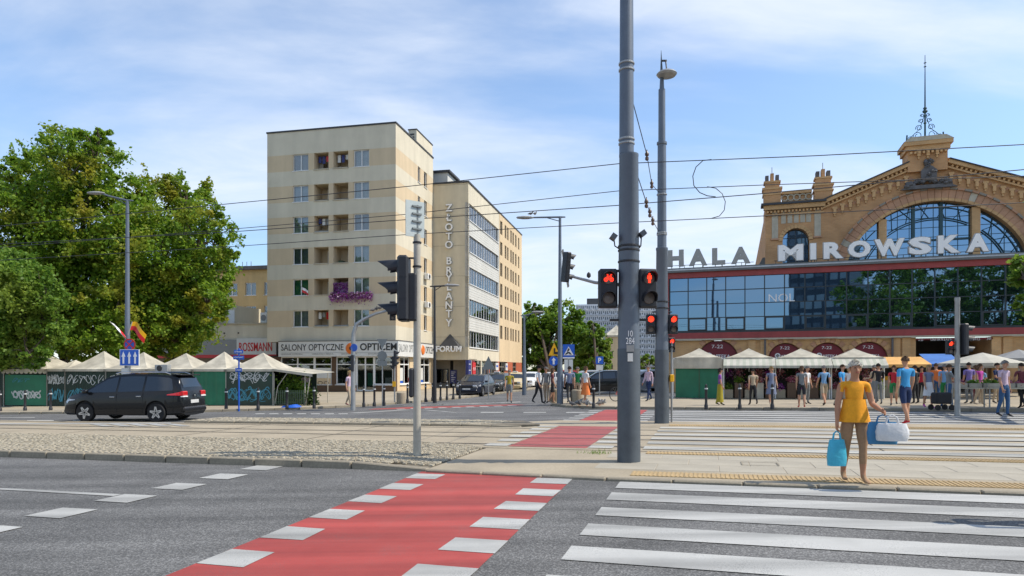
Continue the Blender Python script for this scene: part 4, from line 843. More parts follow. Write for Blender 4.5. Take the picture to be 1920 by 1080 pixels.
    for t_, a_, e_ in (('7-22', 1722, 1731), ('DELIKATESY', 1745, 1785), ('SUPERMARKET', 1800, 1838), ('24h', 1850, 1858)): fit_text('gate_lettering', t_, fr.fx(a_), fr.fx(e_), zs+.12, zc-.2, -.008, 'sign_white', b, ext=.003)
    for px in (1410, 1433, 1680, 1700, 1868, 1890): x = fr.fx(px); box_obj('pilaster', 'brick_yellow', b, x-.22, x+.22, .0, .099, z0, zc)
    for px in (1434.5, 1673): x = fr.fx(px); box_obj('drainpipe', 'stone_grey', b, x-.05, x+.05, -.1, 0, z0, zc)
    for c, r in cs:
        m = MB(); rr = r-.04                      # red pharmacy lunette
        m.prism([(c+rr*math.cos(math.pi*k/20), zsp-.15+rr*math.sin(math.pi*k/20)) for k in range(21)], .22, .28); lu = m.build('lunette', 'burgundy', b)
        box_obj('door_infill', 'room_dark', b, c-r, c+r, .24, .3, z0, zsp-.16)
        w = rr
        fit_text('lunette_lettering', '7-22', c-.32*w, c+.26*w, zsp+.47*w, zsp+.66*w, .212, 'sign_white', lu, ext=.004); fit_text('lunette_lettering', 'APTEKA', c-.28*w, c+.62*w, zsp-.08, zsp-.08+.2*w, .212, 'sign_white', lu, ext=.004, off=.01)
        m = MB(); m.box(c-.58*w, c-.36*w, .205, .219, zsp+.07*w-.05*w, zsp+.07*w+.05*w); m.box(c-.52*w, c-.42*w, .204, .218, zsp-.04*w, zsp+.18*w); m.lathe([(.17*w, 0), (.17*w, .004), (.01, .004)], 16, (c-.47*w, .2195, zsp+.07*w), 1, Matrix.Rotation(R(90), 3, 'X')); m.build('lunette_cross', ['ink_grey', 'sign_white'], lu)
        for k in range(13):                      # arch stones
            a0, a1 = math.pi*k/13+.012, math.pi*(k+1)/13-.012; r0, r1 = r+.02, r+.34; mm = MB()
            mm.prism([(c+r0*math.cos(a0), zsp-.15+r0*math.sin(a0)), (c+r1*math.cos(a0), zsp-.15+r1*math.sin(a0)), (c+r1*math.cos(a1), zsp-.15+r1*math.sin(a1)), (c+r0*math.cos(a1), zsp-.15+r0*math.sin(a1))], .04, .12); mm.build('voussoir', 'brick_pink' if k % 2 else 'brick_yellow', b)
    # ---- gable
    Y = 5.0; cx = fr.fx(1752, Y); cg = fr.fx(1740, Y); L = fr.fx(1435, Y); TW = fr.fx(1545, Y); ar = 5.3; acz = fr.fz(1752, 377, Y)-ar; zsh = fr.fz(1548, 376, Y); zpk = fr.fz(1700, 308, Y); xpk = fr.fx(1700, Y); hw = cg-L; base = zt1
    def gtop(x):
        u = abs(x-cg); u0 = cg-TW; u1 = cg-xpk
        return zsh if u >= u0 else (zpk+.2 if u <= u1 else zsh+(zpk-zsh)*(u0-u)/(u0-u1))
    def atop(x): return acz+math.sqrt(max(0, ar*ar-(x-cx)**2)) if abs(x-cx) < ar else base
    m = MB(); n = 48; pts = sorted(set([L, 2*cg-L, TW, 2*cg-TW, xpk, 2*cg-xpk]+[cx+ar*math.sin(math.pi*(k/n-.5)) for k in range(n+1)]))
    aw = fr.fx(1492, Y); awr = .82; awz = fr.fz(1492, 428, Y)-awr
    pts = sorted(set(pts+[aw+s_*awr for s_ in (-1, 1)]+[aw+awr*math.sin(math.pi*(k/12-.5)) for k in range(13)]))
    for p, q in zip(pts[:-1], pts[1:]):
        mid = (p+q)/2
        def bz(x):
            if abs(mid-cx) < ar: return max(base, atop(x))
            if abs(mid-aw) < awr: return awz+math.sqrt(max(0, awr*awr-(x-aw)**2))
            return base
        m.add([(p, Y, bz(p)), (q, Y, bz(q)), (q, Y, gtop(q)), (p, Y, gtop(p)), (p, Y+.6, bz(p)), (q, Y+.6, bz(q)), (q, Y+.6, gtop(q)), (p, Y+.6, gtop(p))], [(0, 1, 2, 3), (7, 6, 5, 4), (0, 4, 5, 1), (3, 2, 6, 7)])
    m.add([(L, Y, base), (L, Y+.6, base), (L, Y+.6, zsh), (L, Y, zsh)], [(0, 1, 2, 3)])
    m.build('gable_wall', 'brick', b)
    box_obj('nave', 'brick', b, L, 2*cg-L, Y+3.2, Y+30, base, zsh-.5); box_obj('nave_side', 'brick', b, L, L+.4, Y+.6, Y+3.2, base, zsh)
    m = MB(); m.prism([(L, zsh-.5), (cg, zpk-.3), (2*cg-L, zsh-.5)], Y+.7, Y+30); m.build('nave_roof', 'roof_dark', b)
    # rake mouldings, corbel arches and dentils
    sl = math.atan2(zpk-zsh, xpk-TW); Ln = math.hypot(zpk-zsh, xpk-TW)
    cm = MB(); cm.box(-.09, .09, -.16, 0, -.16, .16); cm.box(-.15, .15, -.16, 0, .16, .30); cm.box(-.05, .05, -.10, 0, -.32, -.16); cm = cm.mesh('corbel', 'brick_yellow')
    hm = MB(); hm.prism([(.16*math.cos(t), .16*math.sin(t)) for t in [math.pi*k/8 for k in range(9)]], -.012, 0); hm = hm.mesh('corbel_shadow_arch', 'brick_pink')
    dm = MB(); dm.box(-.06, .06, -.2, 0, -.07, .07); dm = dm.mesh('dentil', 'brick_yellow')
    for sd in (-1, 1):
        def at(u, off):       # along the rake from the shoulder
            return Vector((cg+sd*((cg-TW)-u*math.cos(sl)+off*math.sin(sl)), Y, zsh+u*math.sin(sl)+off*math.cos(sl)))
        for (o0, o1, pr, mt) in ((0.0, .07, .40, 'roof_dark'), (-.22, 0, .32, 'brick_yellow'), (-.50, -.40, .20, 'brick_yellow')):
            m = MB(); q = [at(-.3, o0), at(Ln+.1, o0), at(Ln+.1, o1), at(-.3, o1)]; m.prism([(p.x, p.z) for p in q], Y-pr, Y-.001); m.build('rake_moulding', mt, b)
        k = int(Ln/.27)
        for i in range(k): p = at(.15+i*.27, -.31); o = link('dentil', dm, b, p); o.rotation_euler = (0, -sl*(-sd) if False else sd*sl, 0)
        k = int(Ln/.50)
        for i in range(k): p = at(.3+i*.50, -.98); link('corbel', cm, b, p); link('corbel_shadow_arch', hm, b, p+Vector((.25*1, -.001, .08)))
    # ---- great arch
    nv = 46
    for k in range(nv):
        a0, a1 = math.pi*k/nv+.002, math.pi*(k+1)/nv-.002
        if acz+ar*math.sin((a0+a1)/2) < base-.3: continue
        for (r0, r1, pr, mts) in ((ar, ar+.18, .10, ('brick_yellow', 'brick_yellow')), (ar+.18, ar+.72, .05, ('brick_pink', 'brick_pink', 'stone_pale' if k % 7 == 3 else 'brick_pink')), (ar+.72, ar+.84, .16, ('taupe', 'brick_pink'))):
            m = MB(); m.prism([(cx+r0*math.cos(a0), acz+r0*math.sin(a0)), (cx+r1*math.cos(a0), acz+r1*math.sin(a0)), (cx+r1*math.cos(a1), acz+r1*math.sin(a1)), (cx+r0*math.cos(a1), acz+r0*math.sin(a1))], Y-pr, Y-.001); m.build('voussoir', mts[k % len(mts)], b)
    # arch glazing: two piers, three lights with iron tracery
    p1a, p1b, p2a, p2b = [fr.fx(p, Y) for p in (1648, 1663, 1823, 1839)]
    for a, e in ((p1a, p1b), (p2a, p2b)):
        t_ = min(atop(a), atop(e)); box_obj('window_pier', 'brick_yellow', b, a, e, Y+.05, Y+.6, base, t_+.1)
    m = MB(); gp = [(cx+(ar+.05)*math.cos(math.pi*k/40), acz+(ar+.05)*math.sin(math.pi*k/40)) for k in range(41)]
    def light(a, e, nm):
        pts_ = [(a, base)]+[(e, base)]+[(x, acz+math.sqrt(max(0, ar*ar-(x-cx)**2))) for x in [e+(a-e)*k/16 for k in range(17)]]
        mm = MB(); mm.prism(pts_, Y+.40, Y+.42); return mm.build(nm, 'gable_glass', b)
    for a, e in ((cx-ar+.03, p1a), (p1b, p2a), (p2b, cx+ar-.03)):
        w = light(a, e, 'arched_light'); t = MB(); n = max(2, int((e-a)/.62))
        for i in range(1, n): x = a+(e-a)*i/n; t.box(x-.014, x+.014, Y+.36, Y+.395, base, atop(x))
        z = base+.5
        while z < acz+ar:
            hx = math.sqrt(max(0, ar*ar-(z-acz)**2)) if z > acz else ar; x0_, x1_ = max(a, cx-hx), min(e, cx+hx)
            if x1_-x0_ > .2: t.box(x0_, x1_, Y+.36, Y+.395, z-.014, z+.014)
            z += .62
        t.build('glazing_bars', 'verdigris', w)
        t = MB()
        for rr in (ar-.35, ar-1.0, ar-1.12):
            seg = []
            for k in range(61):
                an = math.pi*k/60; x, z = cx+rr*math.cos(an), acz+rr*math.sin(an)
                if a+.03 < x < e-.03 and z > base: seg.append((x, Y+.34, z))
            if len(seg) > 2: t.tube(seg, .035, 5)
        for k in range(30):
            an = math.pi*(k+.5)/30; q0 = (cx+(ar-.05)*math.cos(an), acz+(ar-.05)*math.sin(an)); a2 = an+math.pi/30*(1 if k % 2 else -1); q1 = (cx+(ar-1.0)*math.cos(a2), acz+(ar-1.0)*math.sin(a2))
            if all(a < q[0] < e and q[1] > base for q in (q0, q1)): t.tube([(q0[0], Y+.34, q0[1]), (q1[0], Y+.34, q1[1])], .018, 4)
        if e-a > 3:
            for x in (a+(e-a)*.33, a+(e-a)*.66): t.box(x-.1, x+.1, Y+.3, Y+.36, base, atop(x))
            t.box(a, e, Y+.3, Y+.36, base+2.1, base+2.22)
        t.build('tracery', 'verdigris', w)
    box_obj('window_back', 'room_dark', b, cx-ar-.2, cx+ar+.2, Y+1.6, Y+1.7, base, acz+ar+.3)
    # ---- apex block, crest and spire
    ax0, ax1 = fr.fx(1702, Y-.3), fr.fx(1777, Y-.3); az = fr.fz(1740, 268, Y-.3); ab = zpk-.6
    ap = box_obj('apex_block', 'brick', b, ax0, ax1, Y-.30, Y+1.2, ab, az-.45)
    box_obj('apex_cornice', 'brick_yellow', b, ax0-.12, ax1+.12, Y-.45, Y+1.3, az-.45, az-.15); box_obj('apex_cornice', 'brick_yellow', b, ax0-.25, ax1+.25, Y-.58, Y+1.4, az-.15, az+.1); m = MB(); m.prism([(ax0-.28, az+.1), (ax1+.28, az+.1), (ax1-.15, az+.38), (ax0+.15, az+.38)], Y-.6, Y+1.4); m.build('apex_cap', 'stone_pale', b)
    for i in range(9): x = ax0+.15+(ax1-ax0-.3)*i/8; link('dentil', dm, b, (x, Y-.30, az-.6))
    for i in range(3): x = ax0+.6+(ax1-ax0-1.2)*i/2; o = link('corbel', cm, b, (x, Y-.30, ab+1.1))
    r = random.Random(5); cr = MB(); cxx = fr.fx(1742, Y-.4); cz = fr.fz(1742, 345, Y-.4)
    for q in range(30):
        u = r.uniform(-1, 1); cr.lathe([(.01, -.16), (.15, -.06), (.15, .06), (.01, .16)], 7, (cxx+u*1.25, Y-.3+r.uniform(-.15, .1), cz+r.uniform(-.1, .12)+(.35*(1-abs(u)))))
    for q in range(26): u = r.uniform(-1, 1); z_ = r.uniform(0, 1.3); cr.lathe([(.01, -.15), (.14, 0), (.01, .15)], 7, (cxx+u*.55*(1-z_*.5), Y-.35+r.uniform(-.1, .1), cz+.2+z_))
    cr.prism([(cxx-.42, cz+.2), (cxx+.42, cz+.2), (cxx+.45, cz+.9), (cxx, cz+1.25), (cxx-.45, cz+.9)], Y-.42, Y-.28); cr.prism([(cxx-1.6, cz-.25), (cxx+1.6, cz-.25), (cxx+1.1, cz-.02), (cxx-1.1, cz-.02)], Y-.4, Y-.2)
    cr.build('carved_crest', 'stone_grey', b, smooth=True)
    m = MB(); sx, sy, sz = (ax0+ax1)/2, Y+.3, az+.38; ztip = fr.fz(1737, 103, Y+.3)
    m.tube([(sx, sy, sz), (sx, sy, sz+2.2), (sx, sy, ztip)], [.06, .05, .018], 6)
    for zq, rq in ((1.85, .16), (2.05, .12), (1.1, .10)): m.lathe([(.01, -rq), (rq*.8, -rq*.4), (rq, 0), (rq*.8, rq*.4), (.01, rq)], 10, (sx, sy, sz+zq))
    m.lathe([(.01, -.05), (.09, 0), (.01, .05)], 8, (sx, sy, ztip-.5)); m.lathe([(.01, -.05), (.09, 0), (.01, .05)], 8, (sx, sy, ztip-.75)); sp = m.build('spire', 'verdigris', b)
    m = MB()
    for s_ in (-1, 1):
        for (c0, c1, rr, tn) in ((.42, .32, .26, 1.3), (.82, .18, .15, 1.2), (.34, .82, .20, 1.3), (.22, 1.25, .15, 1.3), (.16, 1.6, .11, 1.2)):
            m.tube([(sx+s_*(c0+rr*(1-k/26*.75)*math.cos(k/20*2*math.pi*tn-.4)), sy, sz+c1+rr*(1-k/26*.75)*math.sin(k/20*2*math.pi*tn-.4)) for k in range(21)], .022, 5)
        m.tube([(sx+s_*1.05, sy, sz), (sx+s_*1.02, sy, sz+.42)], .05, 5); m.tube([(sx+s_*1.0, sy, sz+.08), (sx+s_*.3, sy, sz+.75), (sx, sy, sz+1.75)], .02, 5)
    m.build('scrollwork', 'verdigris', sp)
    # ---- corner tower
    for side in (0, 1):
        X = (lambda x: x) if side == 0 else (lambda x: 2*cg-x)
        def bx_(nm, mt, x0_, x1_, *a): p, q = sorted((X(x0_), X(x1_))); return box_obj(nm, mt, b, p, q, *a)
        bx_('tower_cornice', 'brick_yellow', L-.12, TW+.05, Y-.3, Y-.001, zsh-.42, zsh-.12); bx_('tower_cornice', 'roof_dark', L-.28, TW+.1, Y-.45, Y+.6, zsh-.12, zsh+.02); bx_('tower_cornice', 'brick_yellow', L-.05, TW, Y-.14, Y-.001, zsh-.8, zsh-.7)
        for i in range(16): link('dentil', dm, b, (X(L+.15+i*(TW-L-.3)/15), Y, zsh-.55))
        for px in (1440, 1536):
            tx = fr.fx(px+8, Y-.2)
            for (w, za, zb_, mt) in ((.55, zsh+.02, zsh+.60, 'brick'), (.62, zsh+.60, zsh+.70, 'brick_yellow'), (.55, zsh+.70, zsh+.98, 'brick'), (.64, zsh+.98, zsh+1.12, 'brick_yellow'), (.46, zsh+1.12, zsh+1.45, 'brick'), (.54, zsh+1.45, zsh+1.57, 'brick_yellow')):
                bx_('turret_stage', mt, tx-w, tx+w, Y-.2-w*.6+.3, Y+.3+w*.6, za, zb_)
            for i in (-1, 0, 1): bx_('merlon', 'stone_grey' if i else 'brick', tx+i*.33-.11, tx+i*.33+.11, Y-.05, Y+.5, zsh+1.57, zsh+1.57+(.42 if i else .55))
            m = MB(); m.tube([(X(tx), Y+.2, zsh+2.1), (X(tx), Y+.2, zsh+2.6)], .02, 5); m.build('finial', 'stone_grey', b)
        ta, te = fr.fx(1466, Y), fr.fx(1522, Y)
        bx_('balustrade_panel', 'brick', ta, te, Y+.06, Y+.14, zsh+.12, zsh+.62); bx_('balustrade_rail', 'brick_yellow', ta, te, Y-.1, Y+.15, zsh+.62, zsh+.78); bx_('balustrade_base', 'brick_yellow', ta, te, Y-.1, Y+.15, zsh+.02, zsh+.12)
        for i in range(5):
            x = ta+(te-ta)*(i+.5)/5; m = MB(); m.tube([(X(x)+.2*math.cos(t_), Y, zsh+.37+.2*math.sin(t_)) for t_ in [2*math.pi*k/12 for k in range(13)]], .05, 6); m.build('baluster_ring', 'stone_pale', b)
        for px in (1453, 1469, 1481, 1493, 1505, 1516, 1533):
            x = fr.fx(px, Y); long_ = px in (1453, 1533); za = fr.fz(1490, 445 if long_ else 418, Y); zc_ = fr.fz(1490, 394, Y); m = MB(); w = .20 if long_ else .15
            m.prism([(X(x)-w, za), (X(x)+w, za)]+[(X(x)+w*math.cos(math.pi*k/8), zc_-w+w*math.sin(math.pi*k/8)) for k in range(9)], Y-.03, Y-.002); pn = m.build('blind_slit', 'stone_pale', b)
            if long_: bx_('slit_sill', 'brick_pink', x-.26, x+.26, Y-.12, Y-.002, za-.12, za-.01)
        if side == 0:
            m = MB(); m.prism([(aw-awr, base), (aw+awr, base)]+[(aw+awr*math.cos(math.pi*k/14), awz+awr*math.sin(math.pi*k/14)) for k in range(15)], Y+.4, Y+.42); w = m.build('arched_window', 'gable_glass', b)
            t = MB()
            for i in range(1, 4): x = aw-awr+2*awr*i/4; t.box(x-.02, x+.02, Y+.35, Y+.395, base, awz+math.sqrt(awr*awr-(x-aw)**2))
            for i in range(5): z = base+.6+i*.55; t.box(aw-awr, aw+awr, Y+.35, Y+.395, z-.015, z+.015) if z < awz+.3 else None
            t.build('glazing_bars', 'mullion', w)
            for k in range(13):
                a0, a1 = math.pi*k/13+.01, math.pi*(k+1)/13-.01; r0, r1 = awr, awr+.26; m = MB(); m.prism([(aw+r0*math.cos(a0), awz+r0*math.sin(a0)), (aw+r1*math.cos(a0), awz+r1*math.sin(a0)), (aw+r1*math.cos(a1), awz+r1*math.sin(a1)), (aw+r0*math.cos(a1), awz+r0*math.sin(a1))], Y-.09, Y-.001); m.build('voussoir', 'brick_yellow', b)
    # sloping glass roof edge beside the tower
    m = MB(); q0 = fr.fx(1411, Y); m.prism([(q0, base+.3), (L, base+.3), (L, base+1.6), (L-.15, base+1.6)], Y+.5, Y+9); m.build('side_roof', 'grey_trim', b)
    return fr, zt1
HF, HZT = market_hall()
# ---- rooftop name letters
def roof_sign(nm, label, word, edges, yb, yt, face, side, off):
    s = HF.root(nm); tag(s, label, 'sign')
    for ch, (a, e) in zip(word, edges):
        zb = HZT+.42; zt = zb+(HF.fz(a, yt(a), -.1)-HF.fz(a, yb(a), -.1))
        x0, x1 = HF.fx(a, -.1), HF.fx(e, -.1)
        l = fit_text('letter', ch, x0, x1, zb, zt, -.05, side, s, ext=.11, off=off)
        me = text_mesh('letter_face', ch, 1.0, face, ext=.004, off=off-.022, align='LEFT'); mo = text_mesh('tmp', ch, 1.0, face, ext=.0, off=off, align='LEFT')
        def arr(q): c = np.empty(len(q.vertices)*3); q.vertices.foreach_get('co', c); return c.reshape(-1, 3)
        cf, co = arr(me), arr(mo); lo, hi = co.min(0), co.max(0)
        cf[:, 0] = (cf[:, 0]-lo[0])/(hi[0]-lo[0])*(x1-x0); cf[:, 1] = (cf[:, 1]-lo[1])/(hi[1]-lo[1])*(zt-zb); me.vertices.foreach_set('co', cf.ravel()); me.update(); bpy.data.meshes.remove(mo)
        link('letter_face', me, l, (0, 0, .115))
        for fx_ in (.25, .75): m = MB(); m.tube([((x1-x0)*fx_, 0, 0), ((x1-x0)*fx_, -.40, 0)], .025, 5); m.build('bracket', 'black_iron', l)
    a, e = HF.fx(edges[0][0], -.1), HF.fx(edges[-1][1], -.1); m = MB()
    for z in (.16, .36): m.tube([(a-.2, -.05, HZT+z+.12), (e+.2, -.05, HZT+z+.12)], .018, 5)
    x = a-.1
    while x < e+.2: m.tube([(x, -.05, HZT+.2), (x, -.05, HZT+.5)], .018, 5); x += 1.15
    m.build('rail', 'black_iron', s)
roof_sign('hall_sign', 'grey block letters spelling HALA on the glass front roof', 'HALA', [(1252, 1282), (1292, 1326), (1335, 1360), (1371, 1407)], lambda p: 502, lambda p: 471, 'letter_grey', 'letter_side', .055)
roof_sign('name_sign', 'large white block letters spelling MIROWSKA on the glass front roof', 'MIROWSKA', [(1458, 1507), (1518, 1531), (1543, 1583), (1589, 1633), (1638, 1697), (1702, 1748), (1757, 1802), (1811, 1855)], lambda p: 497-(p-1458)*.030, lambda p: 466-(p-1458)*.042, 'letter_white', 'letter_side', .07)
# ================================================================ trees
def tree_parts(blobs, n, size, seed, base, clump=.22, shell=.5, sag=.0):
    """blobs: (centre, radius); returns leaf points around base and limb paths"""
    r = np.random.default_rng(seed); pts = []; tot = sum(b[1]**2 for b in blobs); ends = []
    for c, rad in blobs:
        c = np.array(c); k = int(n*rad**2/tot); nc = max(8, int(k/85))
        d = r.normal(size=(nc, 3)); d /= np.linalg.norm(d, axis=1)[:, None]
        rr = rad*(shell+(1.10-shell)*r.random(nc)**.62)*(1+.13*np.sin(d[:, 0]*5+c[0])*np.cos(d[:, 2]*4+c[2])); cc = c+d*rr[:, None]*np.array([1, 1, .92])
        for q in range(nc):
            cr = rad*clump*(.42+.75*r.random()); m = int(85*(.5+r.random()))
            o = r.normal(size=(m, 3))*cr*np.array([.62, .62, .42])
            o[:, 2] -= np.hypot(o[:, 0], o[:, 1])*.15
            pts.append(cc[q]+o)
            if r.random() < .10: ends.append(cc[q])
            if r.random() < .15:               # a shoot that breaks the outline
                L = rad*r.uniform(.20, .42); e = cc[q]+d[q]*L*.5+np.array([0, 0, L*.8]); t = r.random(40)[:, None]
                pts.append(cc[q]*(1-t)+e*t+r.normal(size=(40, 3))*size*.45)
    return np.concatenate(pts)-np.array(base), [np.array(e)-np.array(base) for e in ends]
def make_tree(name, label, base, blobs, n, size, mat, seed, trunk=.22, group=None, zfork=.3):
    base = Vector(base); t = empty(name, base, 0, label, 'tree', group); pts, ends = tree_parts([((c.x, c.y, c.z), q) for c, q in blobs], n, size, seed, tuple(base))
    zl = min(c.z-q for c, q in blobs)-base.z; hz = max(1.4, zl+1.0); rr = random.Random(seed); m = MB()
    m.tube([(0, 0, -.3), (.05, 0, hz*.5), (rr.uniform(-.15, .15), rr.uniform(-.15, .15), hz)], [trunk*1.25, trunk, trunk*.8], 9)
    tr = m.build('trunk', 'bark', t, smooth=True)
    for c, q in blobs:
        l = Vector(c)-base; mid = Vector((l.x*.45, l.y*.45, hz+(l.z-hz)*.55)); m = MB(); m.tube([(0, 0, hz*.85), mid, l, l+Vector((rr.uniform(-1, 1), rr.uniform(-1, 1), 1.2))*q*.5], [trunk*.55, trunk*.4, trunk*.25, .02], 6)
        near = sorted(ends, key=lambda e: (Vector(e)-l).length)[:7]
        for e in near: m.tube([mid.lerp(l, .8), (mid.lerp(l, .9)+Vector(e))/2+Vector((0, 0, .2)), Vector(e)], [trunk*.2, trunk*.12, .015], 5)
        m.build('limb', 'bark', t, smooth=True)
    leaves_obj('crown', mat, pts, size, t, seed=seed+1); return t
def pb(lst, depth, jit, seed):
    r = random.Random(seed); return [(P(x, y, depth+r.uniform(-jit, jit)), q/F*depth) for x, y, q in lst]
make_tree('maple_tree', 'tall maple with yellowing leaves, highest of the trees behind the left stalls', G(120, 745, .1), pb([(130, 305, 62), (78, 352, 62), (190, 330, 58), (25, 430, 80), (110, 440, 95), (190, 430, 80), (60, 540, 100), (160, 550, 95), (215, 590, 70), (185, 262, 30), (95, 268, 26), (20, 330, 30), (90, 620, 70), (170, 635, 55), (10, 640, 60)], 43, 2.2, 1), 95000, .21, 'leaf_maple', 3, .34)
make_tree('maple_tree', 'broad maple with yellow-green leaves between the left lamp post and the apartment block', G(330, 742, .1), pb([(300, 395, 66), (350, 365, 45), (375, 440, 58), (290, 480, 85), (380, 510, 58), (320, 560, 85), (270, 600, 70), (355, 600, 52), (415, 470, 26), (325, 640, 42), (250, 645, 48), (395, 560, 40)], 45, 2.2, 2), 72000, .21, 'leaf_maple', 8, .32)
make_tree('street_tree', 'fresh green tree with low branches over the stalls at the left edge', G(-20, 758, .1), pb([(40, 545, 62), (-30, 560, 95), (75, 600, 42), (30, 625, 62), (-40, 640, 70), (85, 560, 30), (60, 668, 26), (20, 490, 32), (105, 610, 24)], 34.5, 1.2, 3), 46000, .165, 'leaf_lime', 15, .2)
make_tree('street_tree', 'large green tree at the end of the side street behind the lamp post', G(1030, 716, .1), pb([(1010, 605, 38), (1050, 600, 34), (985, 640, 36), (1030, 650, 48), (1075, 635, 34), (1000, 680, 34), (1060, 680, 38), (1090, 660, 26), (1035, 575, 16), (1000, 578, 14), (965, 620, 30)], 92, 4, 4), 24000, .48, 'leaf_green', 21, .4)
make_tree('street_tree', 'slender green tree in front of the pale grey tower blocks', G(1118, 716, .1), pb([(1112, 628, 20), (1122, 655, 24), (1105, 672, 26), (1130, 682, 18), (1112, 608, 10)], 84, 2, 5), 9000, .40, 'leaf_lime', 27, .25)
make_tree('shrub_tree', 'low leafy shrub tree seen between the two grey tram poles', G(1215, 718, .1), pb([(1205, 680, 14), (1220, 676, 15), (1188, 690, 12), (1235, 690, 12)], 74, 1, 6), 4000, .30, 'leaf_lime', 31, .12)
make_tree('street_tree', 'leafy bough reaching in front of the hall from the right edge', G(2060, 790, .1), pb([(2000, 520, 78), (1932, 508, 32), (1932, 552, 28), (2045, 600, 70), (2035, 430, 70), (1910, 518, 20)], 24, 1, 7), 11000, .17, 'leaf_lime', 35, .2)
def mirrored(x, y, lab, seed):
    z = gz(x); make_tree('street_tree', lab, (x, y, z), [(Vector((x+a, y+b, z+c)), q) for a, b, c, q in ((0, 0, 9, 4.2), (-2, 1, 12, 3.2), (2, -1, 12.5, 3.2), (1, 1, 15, 2.6), (-2.5, -1, 6.5, 3), (2.6, 1, 6.5, 3))], 15000, .36, 'leaf_green', seed, .3, zfork=.3)
mirrored(13.5, -21, 'park tree mirrored left of centre in the hall glass', 41); mirrored(20, -24, 'park tree mirrored behind the blue-shirted man in the hall glass', 42); mirrored(26.5, -20, 'park tree mirrored at the right end of the hall glass', 43); mirrored(33, -23, 'park tree beyond the right end of the hall glass', 44)
# ================================================================ far buildings
def far_block(name, label, px0, px1, ytop, depth, floors, cols, deg, mt, lower=0):
    fr = Frame(px0, depth, deg); b = fr.root(name); tag(b, label, 'building'); w = fr.fx(px1); top = fr.fz(px0, ytop); z0 = -4
    box_obj('wall', mt, b, 0, w, 0, 14, z0, top); box_obj('roof', 'roof_dark', b, w*.2, w*.5, 3, 9, top, top+2.2)
    fh = (top-.8)/floors; m = MB(); pm_ = MB(); r = random.Random(name+str(px0))
    for i in range(floors):
        for j in range(cols):
            x = w*(j+.5)/cols; ww = w/cols*.30; z = .8+i*fh+fh*.25
            m.box(x-ww, x+ww, -.06, 0.0, z, z+fh*.5)
            if j % 3 == 1: pm_.box(x-ww*1.5, x+ww*1.5, -1.1, -.07, z-fh*.28, z+fh*.12)
        pm_.box(0, w, -.12, -.001, .8+i*fh-.12, .8+i*fh+.12)
    m.build('window_grid', 'win_far', b)['kind'] = 'stuff'; pm_.build('balcony_grid', 'panel_far2' if mt == 'panel_far' else 'panel_far', b)['kind'] = 'stuff'
far_block('tower_block', 'long pale grey panel block far behind the slender tree', 1080, 1180, 571, 215, 12, 26, 8, 'panel_far'); far_block('tower_block', 'pale grey panel block showing between the two grey tram poles', 1186, 1262, 574, 200, 12, 18, 14, 'panel_far')
def beige_house():
    fr = Frame(1136, 112, 12); b = fr.root('beige_house'); tag(b, 'narrow beige house with hipped roof in front of the grey tower blocks', 'building'); w = fr.fx(1172); top = fr.fz(1140, 632)
    box_obj('wall', 'peach_wall', b, 0, w, 0, 8, -2, top); box_obj('cornice', 'stone_pale', b, -.25, w+.25, -.25, 8.2, top, top+.3); m = MB(); m.add([(-.2, -.2, top+.3), (w+.2, -.2, top+.3), (w+.2, 8, top+.3), (-.2, 8, top+.3), (w*.5, 3.5, top+2.2)], [(0, 1, 4), (1, 2, 4), (2, 3, 4), (3, 0, 4)]); m.build('roof', 'canvas', b)
    for i in range(3):
        for j in range(2): window(b, .7+j*1.3, -.02, 1.6+i*2.1, .45, .9, 1, curtain='room_dark', sill=False, frame='black_iron', back=.011)
beige_house()
def mirrored_tower():
    b = empty('office_tower', (-11, -97, -1), R(6)); tag(b, 'slim dark office tower mirrored in the middle of the hall glass', 'building'); box_obj('wall', 'pole_dark', b, -7.5, 7.5, -12, 0, 0, 58)
    for i in range(16):
        for j in range(6): box_obj('window', 'sign_backlight' if (i*j) % 3 else 'win_far', b, -6.9+j*2.35, -5.1+j*2.35, 0.002, .1, 2+i*3.4, 4.2+i*3.4)
mirrored_tower()
